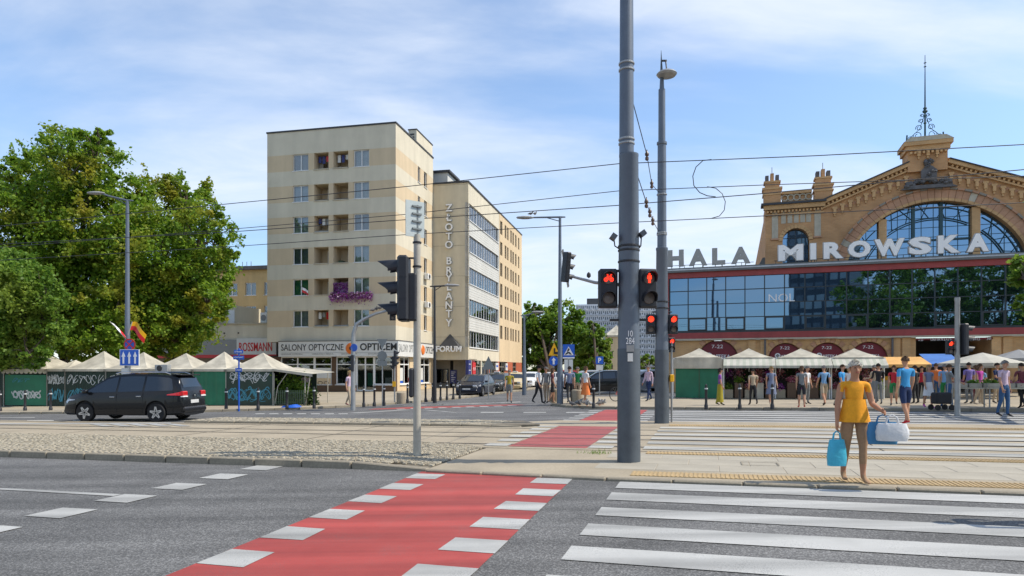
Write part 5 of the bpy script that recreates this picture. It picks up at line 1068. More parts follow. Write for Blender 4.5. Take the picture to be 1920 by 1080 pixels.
# ================================================================ poles, signals, signs
def bands(m, r, zs, mi=0, n=14):
    for z in zs: m.lathe([(r+.004, z-.02), (r+.016, z-.012), (r+.016, z+.012), (r+.004, z+.02)], n, (0, 0, 0), mi)
def signal_head(parent, loc, rz, n=3, sc=1.0, red=None, visor=.22, sym=None, dark_lens=True, name='signal_head', label=None):
    """faces local -y; lamps from the top"""
    o = MB(); w = .15*sc; h = .31*sc; o.cbox(-w, w, 0, .16*sc, -h*n/2, h*n/2, .03*sc)
    for i in range(n): o.box(-w*1.02, w*1.02, .02*sc, .14*sc, h*n/2-h*(i+1)+.004, h*n/2-h*(i+1)+.012)
    hd = o.build(name, 'signal_black', parent, loc, (0, 0, rz))
    for i in range(n):
        z = h*n/2-h*(i+.5); m = MB(); m.lathe([(.01, 0), (.095*sc, .0), (.088*sc, .018*sc), (.01, .028*sc)], 16, (0, 0, z), M=Matrix.Rotation(R(90), 3, 'X'))
        lit = (red == i)
        m.build('lens', 'lens_red' if lit and not sym else ('lens_dark'), hd)
        if lit and sym:
            s_ = MB(); y = -.032*sc
            if sym == 'person':
                s_.lathe([(.015*sc, 0), (.015*sc, .004), (.002, .004)], 10, (0, y, z+.062*sc), M=Matrix.Rotation(R(90), 3, 'X')); s_.prism([(-.03*sc, z+.042*sc), (.03*sc, z+.042*sc), (.036*sc, z-.015*sc), (.018*sc, z-.015*sc), (.018*sc, z-.075*sc), (-.018*sc, z-.075*sc), (-.018*sc, z-.015*sc), (-.036*sc, z-.015*sc)], y-.004, y)
            else:
                for q in (-1, 1): s_.tube([(q*.045*sc+.026*sc*math.cos(t), y, z-.025*sc+.026*sc*math.sin(t)) for t in [2*math.pi*k/12 for k in range(13)]], .006*sc, 5)
                s_.tube([(-.045*sc, y, z-.025*sc), (-.02*sc, y, z+.03*sc), (.03*sc, y, z+.03*sc), (.0*sc, y, z-.025*sc), (-.02*sc, y, z+.03*sc)], .006*sc, 5); s_.tube([(.045*sc, y, z-.025*sc), (.028*sc, y, z+.05*sc), (.05*sc, y, z+.055*sc)], .006*sc, 5); s_.tube([(-.03*sc, y, z+.05*sc), (-.01*sc, y, z+.05*sc)], .007*sc, 5)
            s_.build('lit_symbol', 'lens_red', hd)
        m = MB(); nn = 12; ra = .112*sc; vs = []; fs = []
        for k in range(nn+1):
            t = R(-25)+R(230)*k/nn; c_, s2 = math.cos(t)*ra, math.sin(t)*ra; dd = visor*sc*(.45+.55*max(0, math.sin(t))); vs += [(c_, 0, z+s2), (c_, -dd, z+s2-.02*sc), (c_*.95, -dd, z+s2*.95-.02*sc), (c_*.95, 0, z+s2*.95)]
        for k in range(nn):
            for e in range(4): a, b_ = k*4+e, k*4+(e+1) % 4; fs.append((a, b_, b_+4, a+4))
        m.add(vs, fs); m.build('visor', 'signal_black', hd)
    if label: hd['label'] = label
    return hd
def pole_root(name, px, py, dz, label, cat='pole', group=None): return empty(name, G(px, py, dz), 0, label, cat, group)
UZ = lambda root, px, py: H-(py-YH)/F*root.location.y-root.location.z    # height above a pole's foot of a picture row
# ---- near tram pole
def near_pole():
    t = pole_root('tram_pole', 1179, 865, .045, 'thick dark-footed grey tram pole nearest the camera with bicycle and pedestrian signals'); u = lambda y: UZ(t, 1179, y)
    m = MB(); m.lathe([(.205, -.1), (.200, u(655)), (.198, u(655)+.01)], 28); m.build('painted_foot', 'pole_dark', t, smooth=True)
    m = MB(); m.lathe([(.192, u(655)), (.168, u(295)), (.172, u(294)), (.172, u(290)), (.13, u(289))], 28); m.build('shaft', 'pole_grey', t, smooth=True)
    m = MB(); m.lathe([(.13, u(289)), (.118, u(0)), (.105, u(-90)), (.01, u(-95))], 24, (-.04, 0, 0)); m.build('upper_shaft', 'pole_grey', t, smooth=True)
    for y, r in ((462, .178), (470, .178), (491, .18), (270, .128), (262, .128), (132, .125), (120, .125)):
        m = MB(); bands(m, r, (u(y),), n=22); m.v = [(v[0]-(.04 if y < 289 else 0), v[1], v[2]) for v in m.v]; m.build('clamp_band', 'pole_galv' if y < 300 else 'black_iron', t)
    for (y, r, sd) in ((508, .18, -1), (600, .185, -1), (508, .18, 1), (600, .185, 1)):
        m = MB(); m.box(min(sd*.12, sd*.34), max(sd*.12, sd*.34), -.03, .03, u(y)-.02, u(y)+.02); m.build('bracket', 'black_iron', t)
    zc = (u(506)+u(577))/2
    signal_head(t, (-.375, -.10, zc), 0, 2, 1.12, 0, .16, 'bike', label='signal head with a lit red bicycle'); signal_head(t, (.335, -.10, zc), R(8), 2, 1.12, 0, .20, 'person', label='signal head with a lit red standing figure')
    for sd, (px, py) in ((-1, (1149, 446)), (1, (1203, 440))):     # two small cameras on thin arms
        m = MB(); x = (px-1179)/F*t.location.y; z = u(py); m.tube([(sd*.16, -.02, u(468)), (x*.9, -.05, u(462)), (x*.95, -.05, z-.03)], .012, 5); a = m.build('camera_arm', 'black_iron', t); m = MB(); m.obox((x, -.07, z), (.05, .10, .045), Matrix.Rotation(R(sd*-35), 3, 'Y')); m.build('detector_camera', 'pole_dark', a)
    fit_text('number_plate', '10', -.045, .035, u(632), u(621), -.193, 'sign_white', t, ext=.002); fit_text('number_plate', '284', -.085, .065, u(646), u(634), -.195, 'sign_white', t, ext=.002)
    for (y0, y1, w, mt) in ((660, 648, .065, 'grey_board'), (678, 663, .045, 'sign_panel')): box_obj('sticker', mt, t, -.01-w, -.01+w, -.212, -.195, u(y0), u(y1))
    # outreach arm over the road, with a three-lamp head and two birds' worth of fittings
    m = MB(); L = P(1067, 517, t.location.y+.6)-t.location; m.tube([(-.1, .1, u(533)), (L.x*.55, .35, u(525)), L], [.035, .03, .024], 8); m.build('outreach_arm', 'pole_galv', t, smooth=True)
    hd = signal_head(t, (L.x-.02, L.y-.05, L.z+.15), R(105), 3, .60, None, .24); hd.rotation_euler = (0, R(-9), R(118))
    m = MB(); m.obox((L.x-.06, L.y+.1, L.z+.15), (.012, .10, .35), Matrix.Rotation(R(-9), 3, 'Y')); m.build('backing_board', 'pole_galv', t)
    for f in (.35, .62): m = MB(); p = Vector((-.1, .1, u(533))).lerp(L, f); m.lathe([(.01, .02), (.04, .05), (.035, .10), (.01, .13)], 8, p); m.build('detector_bulb', 'black_iron', t)
    return t
near_pole()
def second_pole():
    t = pole_root('tram_pole', 1241, 793, .06, 'second grey tram pole with a disc lamp on top and small signals'); u = lambda y: UZ(t, 1241, y)
    m = MB(); m.lathe([(.215, -.1), (.205, u(656))], 24); m.build('painted_foot', 'pole_dark', t, smooth=True)
    m = MB(); m.lathe([(.190, u(656)), (.165, u(470)), (.175, u(469)), (.175, u(465)), (.135, u(464)), (.125, u(272)), (.15, u(271)), (.15, u(267)), (.105, u(266)), (.10, u(168)), (.07, u(167)), (.05, u(140))], 22); m.build('shaft', 'pole_grey', t, smooth=True)
    m = MB(); m.add([(-.05, -.01, u(145)), (.04, -.01, u(145)), (-.02, -.01, u(94)), (-.05, .03, u(145)), (.04, .03, u(145)), (-.02, .03, u(94))], [(0, 1, 2), (3, 5, 4), (0, 2, 5, 3), (1, 4, 5, 2), (0, 3, 4, 1)]); m.build('blade_tip', 'pole_dark', t)
    m = MB(); z = u(142); m.lathe([(.01, .16), (.12, .12), (.26, .05), (.30, .0), (.26, -.05), (.01, -.09)], 24, (.12, -.1, z)); m.build('disc_lamp', 'pole_galv', t, smooth=True); m = MB(); m.box(.0, .14, -.04, .0, u(116), u(113)); m.tube([(.1, -.05, u(115)), (.12, -.1, u(134))], .02, 6); m.build('lamp_bracket', 'black_iron', t)
    for y in (365, 437, 440, 566, 578): m = MB(); bands(m, .19 if y > 500 else .14, (u(y),)); m.build('clamp_band', 'pole_galv' if y < 500 else 'black_iron', t)
    zc = (u(588)+u(628))/2
    signal_head(t, (-.34, -.08, zc), R(-6), 2, .95, 0, .16, None, label='small signal head with a lit red lamp'); signal_head(t, (.33, -.08, zc), R(6), 2, .95, 0, .18, None, label='small signal head with a lit red lamp'); signal_head(t, (.36, .25, u(646)), R(10), 2, .72, 0, .14, None, label='lowest small signal head with a lit red lamp')
    for sd in (-1, 1):
        m = MB(); m.tube([(sd*.1, 0, u(585)), (sd*.30, 0, u(585))], .02, 6); m.tube([(sd*.1, 0, u(630)), (sd*.30, 0, u(630))], .02, 6); m.build('bracket', 'black_iron', t)
    box_obj('push_button', 'sign_yellow', t, .21, .33, -.16, .0, u(716), u(702), .02); m = MB(); m.tube([(.35, .25, -.1), (.35, .25, u(640))], .03, 8); m.build('side_post', 'pole_galv', t)
second_pole()
def signal_post():
    t = pole_root('signal_post', 782, 851, .11, 'pale signal post on the cobbles carrying big black signal heads seen from the side', 'signal post'); u = lambda y: UZ(t, 782, y)
    m = MB(); m.lathe([(.075, -.1), (.07, u(600)), (.066, u(440))], 18); m.build('post', 'pole_pale', t, smooth=True)
    m = MB(); m.box(-.2, .2, -.02, .0, u(445), u(378)); m.v = [(v[0]-.05, v[1], v[2]) for v in m.v]; s_ = m.build('sign_board', 'sign_backlight', t, rot=(0, 0, R(38))); 
    for y in (388, 402, 416, 430): box_obj('sign_rib', 'sign_back', s_, -.12, .08, -.05, -.021, u(y)-.015, u(y)+.015)
    m = MB(); m.tube([(0, 0, u(445)), (0, 0, u(385))], .03, 8); m.build('sign_stub', 'sign_back', t)
    hd = signal_head(t, (-.36, .02, (u(480)+u(603))/2), R(-90), 3, 1.34, None, .30, label='side of a large three-lamp signal head'); hd2 = signal_head(t, (-.14, .05, (u(512)+u(603))/2), R(178), 3, .98, None, .2)
    for y in (484, 600): m = MB(); m.box(-.3, 0, -.02, .02, u(y)-.015, u(y)+.015); m.build('bracket', 'black_iron', t)
    for y in (455, 500): m = MB(); bands(m, .07, (u(y),)); m.build('clamp_band', 'black_iron', t)
    m = MB(); m.cbox(-.15, -.06, -.09, .08, u(745), u(690), .03); hb = m.build('push_button_box', 'signal_black', t); box_obj('button_light', 'sign_red', hb, -.165, -.15, -.05, .0, u(716), u(708))
signal_post()
def mast_arm():
    t = pole_root('mast_arm', 662, 765, .1, 'curved grey signal mast bending over the pavement before the optician', 'signal mast'); u = lambda y: UZ(t, 662, y); d = t.location.y; e = P(733, 581, d)-t.location
    m = MB(); m.tube([(0, 0, -.1), (0, 0, u(660)), (.02, 0, u(625)), (.15, 0, u(608)), (.5, 0, u(598)), (1.0, 0, u(588)), e], [.11, .095, .09, .085, .07, .06, .05], 12); m.build('mast', 'pole_galv', t, smooth=True)
    signal_head(t, (e.x+.1, -.12, e.z-.05), R(10), 3, .9, None, .2); signal_head(t, (-.05, -.16, u(681)), R(-80), 3, .78, None, .2)
    m = MB(); m.lathe([(.01, 0), (.17, 0), (.17, .02), (.01, .02)], 20, (.07, -.10, u(652)), M=Matrix.Rotation(R(90), 3, 'X') @ Matrix.Rotation(R(-20), 3, 'Y')); m.build('round_sign', 'sign_blue', t)
mast_arm()
def bird(px, py, depth, s, label, col='stone_grey', zfix=None):
    p = P(px, py, depth) if zfix is None else zfix; b = empty('pigeon', p, rnd.uniform(0, 6.28), label, 'bird', 'pigeons on the pavement' if zfix is not None else 'birds perched on arms and lamps')
    m = MB(); pts = [(-.16, 0, .07), (-.09, 0, .085), (-.03, 0, .095), (.05, 0, .11), (.09, 0, .15), (.105, 0, .185), (.125, 0, .205), (.15, 0, .20), (.168, 0, .192)]; m.tube([Vector(q)*s for q in pts], [q*s for q in (.012, .035, .062, .055, .035, .024, .028, .014, .004)], 8); m.build('body', col, b, smooth=True)
    m = MB(); [m.tube([Vector((.0, q*.02, .06))*s, Vector((.01, q*.02, -.0))*s], .006*s, 4) for q in (-1, 1)]; m.build('legs', 'orange', b)
for i, (x, y) in enumerate(((699, 588), (706, 586), (712, 584))): bird(x, y-3, G(662, 765, .1).y, .95, 'small bird perched on the curved signal mast')
def street_lamp(name, px, py, label, ytop, arm_px, arm_y, r, ybow=0, mat='pole_grey'):
    t = pole_root(name, px, py, .1, label, 'street lamp'); u = lambda y: UZ(t, px, y); d = t.location.y; ax = (arm_px-px)/F*d
    m = MB(); m.lathe([(r*1.5, -.1), (r*1.35, 1.6), (r*1.1, 1.7), (r*.6, u(ytop))], 14); m.build('pole', mat, t, smooth=True)
    sg = 1 if ax > 0 else -1
    m = MB(); m.tube([(-sg*.25, 0, u(ytop)), (0, 0, u(ytop)), (ax*.55, 0, u(ytop+(arm_y-ytop)*.6)), (ax*.8, 0, u(arm_y))], [.03, .045, .04, .035], 8); m.tube([(0, 0, u(ytop+8)), (ax*.4, 0, u(ytop+(arm_y-ytop)*.4))], .02, 6); m.build('arm', mat, t, smooth=True)
    m = MB(); m.lathe([(.01, -.42), (.09, -.36), (.14, -.1), (.13, .15), (.06, .36), (.01, .40)], 14, (ax*.93, 0, u(arm_y)), M=Matrix.Rotation(R(90), 3, 'Y') @ Matrix.Diagonal((.55, 1, 1))); m.build('lantern', 'grey_board', t, smooth=True); return t, u, d
lampL, uL, dL = street_lamp('street_lamp', 239, 768, 'grey street lamp with blue arrow board and flags before the left maples', 376, 176, 362, .11)
lampM, uM, dM = street_lamp('street_lamp', 1050, 757, 'slim street lamp at the corner beside the pedestrian crossing sign', 407, 980, 408, .10)
for x in (995, 1003): bird(x, 404, dM, .9, 'small bird perched on the corner street lamp')
street_lamp('street_lamp', 815, 752, 'dark thin street lamp standing before the jeweller letters', 537, 850, 535, .07, mat='black_iron')
street_lamp('street_lamp', 983, 738, 'distant grey lamp post with boxes at the edge of the office block', 592, 1010, 585, .10)
# ---- signs
def disc(m, c, r, y0, y1, mi=0, n=24): m.prism([(c[0]+r*math.cos(2*math.pi*k/n), c[1]+r*math.sin(2*math.pi*k/n)) for k in range(n)], y0, y1, mi=mi)
def arrow_pts(cx_, z0, z1, w): h = z1-z0; return [(cx_-w*.22, z0), (cx_+w*.22, z0), (cx_+w*.22, z0+h*.58), (cx_+w*.5, z0+h*.58), (cx_, z1), (cx_-w*.5, z0+h*.58), (cx_-w*.22, z0+h*.58)]
def lane_board():
    d = dL-.25; b = empty('lane_sign', P(243, 685, d), 0, 'square blue board with three white arrows on the left lamp post', 'road sign'); k = d/F; w = 17*k; h = 14.5*k
    box_obj('board', 'sign_white', b, -w-.03, w+.03, -.02, .02, 0-.02, 2*h+.02); box_obj('face', 'sign_blue', b, -w, w, -.03, -.02, 0, 2*h)
    for i in (-1, 0, 1): m = MB(); m.prism(arrow_pts(i*w*.64, h*.22, h*1.78, w*.42), -.036, -.03); m.build('arrow', 'sign_white', b)
    m = MB(); m.tube([(0, .03, -1.0), (0, .03, .2)], .03, 8); m.build('stub', 'pole_galv', b)
    b = empty('no_stopping_sign', P(243, 646, d), 0, 'round red and blue no stopping sign above the arrow board', 'road sign'); r = 11*k
    m = MB(); disc(m, (0, 0), r, -.01, .02); m.build('rim', 'sign_red', b); m = MB(); disc(m, (0, 0), r*.78, -.018, -.01); m.build('face', 'sign_blue', b)
    for s_ in (-1, 1): m = MB(); m.obox((0, -.021, 0), (r*.8, .003, r*.10), Matrix.Rotation(R(45*s_), 3, 'Y')); m.build('bar', 'sign_red', b) if s_ == 1 else m.v and MB.build(m, 'bar', 'sign_red', b).__setattr__('location', (0, -.004, 0))
    for i, (st, cols) in enumerate((((236, 632, 206, 603), ('sign_white', 'sign_red')), ((240, 628, 248, 603), ('sign_yellow', 'sign_red')))):
        x0, y0, x1, y1 = st; b = empty('city_flag', P(x0, y0, d), 0, ('white over red flag on the left lamp post', 'yellow over red flag on the left lamp post')[i], 'flag'); e = P(x1, y1, d+.0)-P(x0, y0, d)
        m = MB(); m.tube([(0, 0, 0), e], .018, 6); m.build('staff', 'pole_pale', b); dx = .75 if i else .66
        for q, mt in enumerate(cols):
            m = MB(); vs = []
            for a in range(9):
                for c in (0, 1):
                    f = a/8
                    if i: base = e*(.98-.32*(q+c)); p = base+Vector((f*.62, .08*math.sin(f*7), -.10*f-.42*f*f+.06*math.sin(f*5)))
                    else: base = e*(.96-.30*(q+c)); p = base+Vector((f*.5, .08*math.sin(f*7), -.25*f-.35*f*f))
                    vs.append(p)
            m.add(vs, [(2*a, 2*a+1, 2*a+3, 2*a+2) for a in range(8)]); m.build('flag_stripe', mt, b, smooth=True)
    box_obj('notice', 'sign_panel', lampL, -.16, .16, -.2, -.165, uL(706), uL(690))
lane_board()
def sign_post(name, px, py, label, parts, r=.03, mat='pole_galv', cat='road sign'):
    t = pole_root(name, px, py, .1, label, cat); u = lambda y: UZ(t, px, y); k = t.location.y/F; top = min(p_[1] for p_ in parts); m = MB(); m.lathe([(r, -.1), (r, u(top-6))], 10); m.build('post', mat, t, smooth=True)
    for p_ in parts: p_[2](t, (p_[0]-px)*k, u(p_[1]), k)
    return t
def f_cross(t, x, z, k):
    s = 11*k; o = box_obj('board', 'sign_blue', t, x-s, x+s, -.06, -.03, z-s*1.2, z+s*1.2); m = MB(); m.prism([(x-s*.85, z-s*.65), (x+s*.85, z-s*.65), (x, z+s*.85)], -.066, -.06); m.build('triangle', 'sign_white', o)
    m = MB(); m.prism([(x-.04, z-s*.1), (x+.06, z-s*.1), (x+.16, z-s*.55), (x+.06, z-s*.5), (x, z-s*.3), (x-.12, z-s*.55), (x-.2, z-s*.5), (x-.06, z-s*.1), (x-.08, z+s*.2), (x+.05, z+s*.25)], -.071, -.066); disc(m, (x, z+s*.36), .05, -.071, -.066, n=10); m.build('walking_figure', 'sign_black', o); box_obj('stripe', 'sign_white', o, x-s, x+s, -.065, -.06, z-s*1.2, z-s*.98)
def f_warn(t, x, z, k):
    s = 12*k; m = MB(); m.prism([(x-s*.9, z-s*.9), (x+s*.9, z-s*.9), (x, z+s*1.1)], -.06, -.03); o = m.build('board', 'sign_yellow', t); m = MB(); m.obox((x+s*.05, -.063, z-s*.2), (s*.12, .003, s*.45)); m.obox((x+s*.35, -.063, z-s*.5), (s*.22, .003, s*.2)); m.build('pictogram', 'sign_black', o)
def f_round(t, x, z, k):
    s = 9*k; m = MB(); disc(m, (x, z), s, -.06, -.03); o = m.build('board', 'sign_blue', t); m = MB(); m.prism(arrow_pts(x, z-s*.7, z+s*.75, s*.9), -.066, -.06); m.build('arrow', 'sign_white', o)
def f_park(t, x, z, k):
    s = 7*k; o = box_obj('board', 'sign_blue', t, x-s, x+s, -.06, -.03, z-s, z+s*1.1); fit_text('letter', 'P', x-s*.4, x+s*.45, z-s*.6, z+s*.75, -.063, 'sign_white', o, ext=.003, off=.03); box_obj('plate', 'sign_panel', t, x-s*.9, x+s*.9, -.06, -.03, z-s*2.6, z-s*1.2)
def f_backtri(t, x, z, k):
    s = 12*k; m = MB(); m.prism([(x-s, z-s*.9), (x+s, z-s*.9), (x, z+s*1.2)], -.05, -.02); m.build('board', 'sign_back', t)
def f_backset(t, x, z, k):
    m = MB(); s = 10*k; m.prism([(x-s, z+s*.9), (x+s, z+s*.9), (x, z-s*.9)], -.05, -.02); m.build('triangle_board', 'sign_back', t); m = MB(); disc(m, (x, z-s*2.2), s*.95, -.05, -.02, n=8); m.build('octagon_board', 'sign_back', t); box_obj('square_board', 'sign_back', t, x-s*.9, x+s*.9, -.05, -.02, z-s*4.1, z-s*3.1)
def f_names(t, x, z, k):
    for i, (y, w, tx_, o) in enumerate(((0, 8.5, 'ul. Mirowska', 0), (-11, 10, 'al. Jana Pawla II', 1), (-34, 6, 'Centrum', 0))):
        a = box_obj('name_plate', 'sign_blue', t, x-w*k, x+w*k, -.05, -.03, z+y*k-4*k, z+y*k+3*k); fit_text('lettering', tx_, x-w*k*.85, x+w*k*.8, z+y*k-2*k, z+y*k+1.5*k, -.053, 'sign_white', a, ext=.002)
def f_plain(t, x, z, k): box_obj('board', 'sign_panel', t, x-8*k, x+8*k, -.05, -.03, z-12*k, z+12*k)
sign_post('crossing_sign', 1066, 752, 'blue square pedestrian crossing sign on a thin post at the corner', [(1066, 659, f_cross)])
sign_post('warning_sign', 1038, 753, 'yellow warning triangle above a round blue arrow sign', [(1039, 656, f_warn), (1038, 677, f_round)])
sign_post('parking_sign', 1124, 742, 'blue parking sign with a pale plate over the parked cars', [(1124, 676, f_park)])
sign_post('give_way_back', 916, 746, 'dark back of a triangular sign beside the parked cars', [(916, 682, f_backtri)])
sign_post('road_sign_back', 717, 757, 'three grey sign backs on one post before the optician door', [(717, 645, f_backset)])
sign_post('street_name_post', 448, 767, 'bright blue post with blue street name plates at the graffiti stall', [(448, 659, f_names)], .035, 'sign_blue')
sign_post('notice_board', 1066, 738, 'plain white notice board behind the crossing sign', [(1066, 686, f_plain)])
t_ = pole_root('corner_signal', 740, 754, .1, 'thin signal post with black heads at the optician corner', 'signal post'); m = MB(); m.lathe([(.04, -.1), (.04, UZ(t_, 740, 655))], 10); m.build('post', 'pole_galv', t_); signal_head(t_, (.1, -.02, UZ(t_, 740, 672)), R(90), 3, .85, None, .2); signal_head(t_, (-.12, -.02, UZ(t_, 740, 680)), R(-90), 3, .7, None, .2); box_obj('push_button', 'sign_yellow', t_, -.1, .06, -.1, -.04, UZ(t_, 740, 725), UZ(t_, 740, 715))
t_ = pole_root('far_signal_post', 1795, 774, .1, 'galvanised signal post in the crowd with a lit red lamp', 'signal post'); u = lambda y: UZ(t_, 1795, y); m = MB(); m.lathe([(.085, -.1), (.075, u(566)), (.085, u(563)), (.085, u(558))], 14); m.build('post', 'pole_galv', t_, smooth=True)
signal_head(t_, (-.25, -.05, u(651)), 0, 2, .78, 0, .15, None, label='small signal head with a lit red lamp'); signal_head(t_, (.27, 0, u(636)), R(100), 3, 1.1, None, .3)
for y in (609, 655): m = MB(); m.tube([(-.2 if y > 620 else 0, 0, u(y)), (.27, 0, u(y))], .02, 6); m.build('bracket', 'black_iron', t_)
# ---- bollards
bm_ = MB(); bm_.lathe([(.075, -.05), (.075, .12), (.062, .14), (.052, .2), (.05, .72), (.062, .74), (.062, .78), (.045, .80), (.05, .86), (.035, .92), (.01, .94)], 12)
bo = bm_.mesh('post', 'black_iron', True); bt = MB(); bt.lathe([(.064, .735), (.066, .745), (.066, .775), (.064, .785)], 12); bt = bt.mesh('white_ring', 'paint_white')
def bollard(px, py, lab, dz=.1):
    b = empty('bollard', G(px, py, dz), 0, lab, 'bollard', 'black pavement bollards'); link('post', bo, b); link('white_ring', bt, b)
for x, y, lab in ((0, 772, 'black bollard cut by the left edge'), (47, 771, 'black bollard before the green graffiti shutter'), (95, 770.5, 'black bollard in front of the minivan nose'), (424, 768, 'black bollard left of the blue street name post'), (484, 767, 'black bollard before the blue graffiti panel'), (538, 766.5, 'black bollard before the flower stall'), (589, 765, 'lone black bollard right of the flower stall'),
    (682, 762, 'black bollard left of the optician door'), (702, 761, 'black bollard before the optician door'), (720, 760, 'black bollard right of the optician door'), (764, 755, 'black bollard left of the pale signal post'), (798, 753, 'black bollard right of the pale signal post'), (811, 751, 'black bollard beside the dark thin lamp'), (826, 750, 'first bollard right of the dark thin lamp'), (838, 749, 'second bollard right of the dark thin lamp'), (850, 748, 'third bollard right of the dark thin lamp'), (862, 747, 'bollard nearest the dark parked saloon'),
    (1113, 764, 'black bollard beside the orange-clad person at the corner'), (1324, 766, 'bollard before the green stall curtain'), (1387, 766, 'bollard before the flower display'), (1448, 766, 'bollard beside the woman in the blue-grey dress')):
    bollard(x, y-1, lab)
# ---- concrete planters and pigeons at the corner
def planter(px, py, lab, s=1.0):
    b = empty('planter', G(px, py, .1), 0, lab, 'planter', 'concrete litter planters'); m = MB(); m.lathe([(.30*s, 0), (.36*s, .3*s), (.36*s, .85*s), (.31*s, .9*s), (.29*s, .84*s), (.05, .8*s)], 18); m.build('tub', 'concrete', b, smooth=True)
planter(1082, 757, 'concrete tub behind the slim corner lamp', .72); planter(1040, 755, 'concrete tub behind the people at the corner', .72); planter(752, 757, 'squat concrete tub at the optician corner', .62)
for i in range(11):
    x = rnd.uniform(1056, 1140); bird(0, 0, 0, 1.25, 'grey pigeon on the pavement around the corner lamp', zfix=G(x, rnd.uniform(758, 762.5), .1), col=rnd.choice(['stone_grey', 'pole_dark', 'grey_board']))
# ---- tram wires
def tp(px, py, t):
    mm = (px-960)/F; Y = t/(mm*GS+GC); return Vector((mm*Y, Y, H-(py-YH)/F*Y))
WIRES = [('upper tram wire with the messenger cable nearest the camera', 14.8, [(-300, 452), (0, 424), (400, 385), (760, 350), (1160, 307), (1530, 292), (1920, 271), (2500, 230)]), ('lower tram wire nearest the camera', 14.8, [(-300, 475), (0, 458), (430, 435), (760, 412), (1160, 385), (1430, 363), (1920, 318), (2500, 262)]), ('upper tram wire of the far track', 17.3, [(-300, 482), (0, 464), (430, 430), (760, 402), (1160, 358), (1430, 347), (1920, 330), (2500, 300)]), ('lowest tram wire over the far track', 17.3, [(-300, 500), (0, 488), (440, 462), (760, 440), (1160, 418), (1430, 405), (1920, 380), (2500, 350)])]
for lab, t, pts in WIRES:
    m = MB(); V = [tp(x, y, t) for x, y in pts]; m.tube(V, .010, 5); o = m.build('tram_wire', 'wire'); tag(o, lab, 'wire', 'overhead tram wires')
def cable(name, lab, pts, r=.008, ins=()):
    m = MB(); m.tube(pts, r, 5); 
    o = empty(name, (0, 0, 0), 0, lab, 'cable'); m.build('cable', 'wire', o)
    for q in ins: mm = MB(); mm.lathe([(.012, -.12), (.04, -.1), (.04, -.05), (.02, -.03), (.045, 0), (.045, .04), (.015, .08), (.012, .12)], 8, q); mm.build('insulator', 'brown_tile', o, smooth=True)
q0 = P(1184, 182, 12.3); q1 = tp(1213, 291, 14.8); q2 = tp(1222, 345, 17.3); q3 = P(1236, 362, 20.5)
cable('span_cable', 'upper span cable with insulators between the two tram poles', [q0, q1, q2, q3], .009, (q1, q2)); q0 = P(1190, 313, 12.3); q1 = tp(1212, 380, 14.8); q2 = tp(1224, 414, 17.3); q3 = P(1236, 436, 20.5)
cable('span_cable', 'lower span cable with dark turnbuckle between the two tram poles', [q0, q1, q2, q3], .009, (q1, q1.lerp(q2, .5), q2))
cable('jumper_loop', 'large curved jumper cable hanging between the upper wires', [tp(x, y, 14.8) for x, y in ((1334, 299), (1318, 301), (1305, 313), (1299, 330), (1301, 348), (1312, 361), (1326, 367), (1342, 369))], .010)
cable('jumper_loop', 'right-hand curved jumper cable hanging to the lowest wire', [tp(x, y, 17.3) for x, y in ((1326, 350), (1342, 353), (1354, 363), (1360, 378), (1358, 394), (1349, 405), (1332, 410))], .010)
# ================================================================ market stalls
def canopy_mesh(w, d, ez, pz, val=.18, mat='canvas', scallop=False):
    m = MB(); c = (w/2, d/2); n = 6; rings = []
    for i in range(n+1):
        f = i/n; k = 1-f; z = ez+(pz-ez)*(f**1.35); rings.append([(c[0]+sx*(w/2+.08)*k+(0 if k else 0), c[1]+sy*(d/2+.08)*k, z) for sx, sy in ((-1, -1), (0, -1), (1, -1), (1, 0), (1, 1), (0, 1), (-1, 1), (-1, 0))])
        if 0 < i < n:
            for q in (1, 3, 5, 7): x, y, z_ = rings[-1][q]; rings[-1][q] = (x, y, z_-.035)
    for a, b in zip(rings[:-1], rings[1:]): m.add(a+b, [(q, (q+1) % 8, 8+(q+1) % 8, 8+q) for q in range(8)])
    lo = [(x, y, z-val) for x, y, z in rings[0]]; m.add(rings[0]+lo, [(q, (q+1) % 8, 8+(q+1) % 8, 8+q) for q in range(8)])
    if scallop:
        s = 10
        for q in range(s): x0 = -.08+(w+.16)*q/s; x1 = x0+(w+.16)/s; m.add([(x0, -.085, ez-val), (x1, -.085, ez-val), (x1-.03, -.085, ez-val-.09), ((x0+x1)/2, -.085, ez-val-.13), (x0+.03, -.085, ez-val-.09)], [(0, 1, 2, 3, 4)])
    return m
def posts(t, w, d, ez, mat='pole_pale', r=.03):
    for x in (0, w):
        for y in (0, d): m = MB(); m.tube([(x, y, -.1), (x, y, ez)], r, 8); m.build('post', mat, t)
def corrugated(x0, x1, y, z0, z1, p=.12, a=.018):
    m = MB(); n = int((x1-x0)/p*2); v = [(x0+(x1-x0)*i/n, y+(a if i % 2 else -a), z) for i in range(n+1) for z in (z0, z1)]; m.add(v, [(2*i, 2*i+1, 2*i+3, 2*i+2) for i in range(n)])
    m.box(x0, x1, y+a+.01, y+a+.04, z0, z1); return m
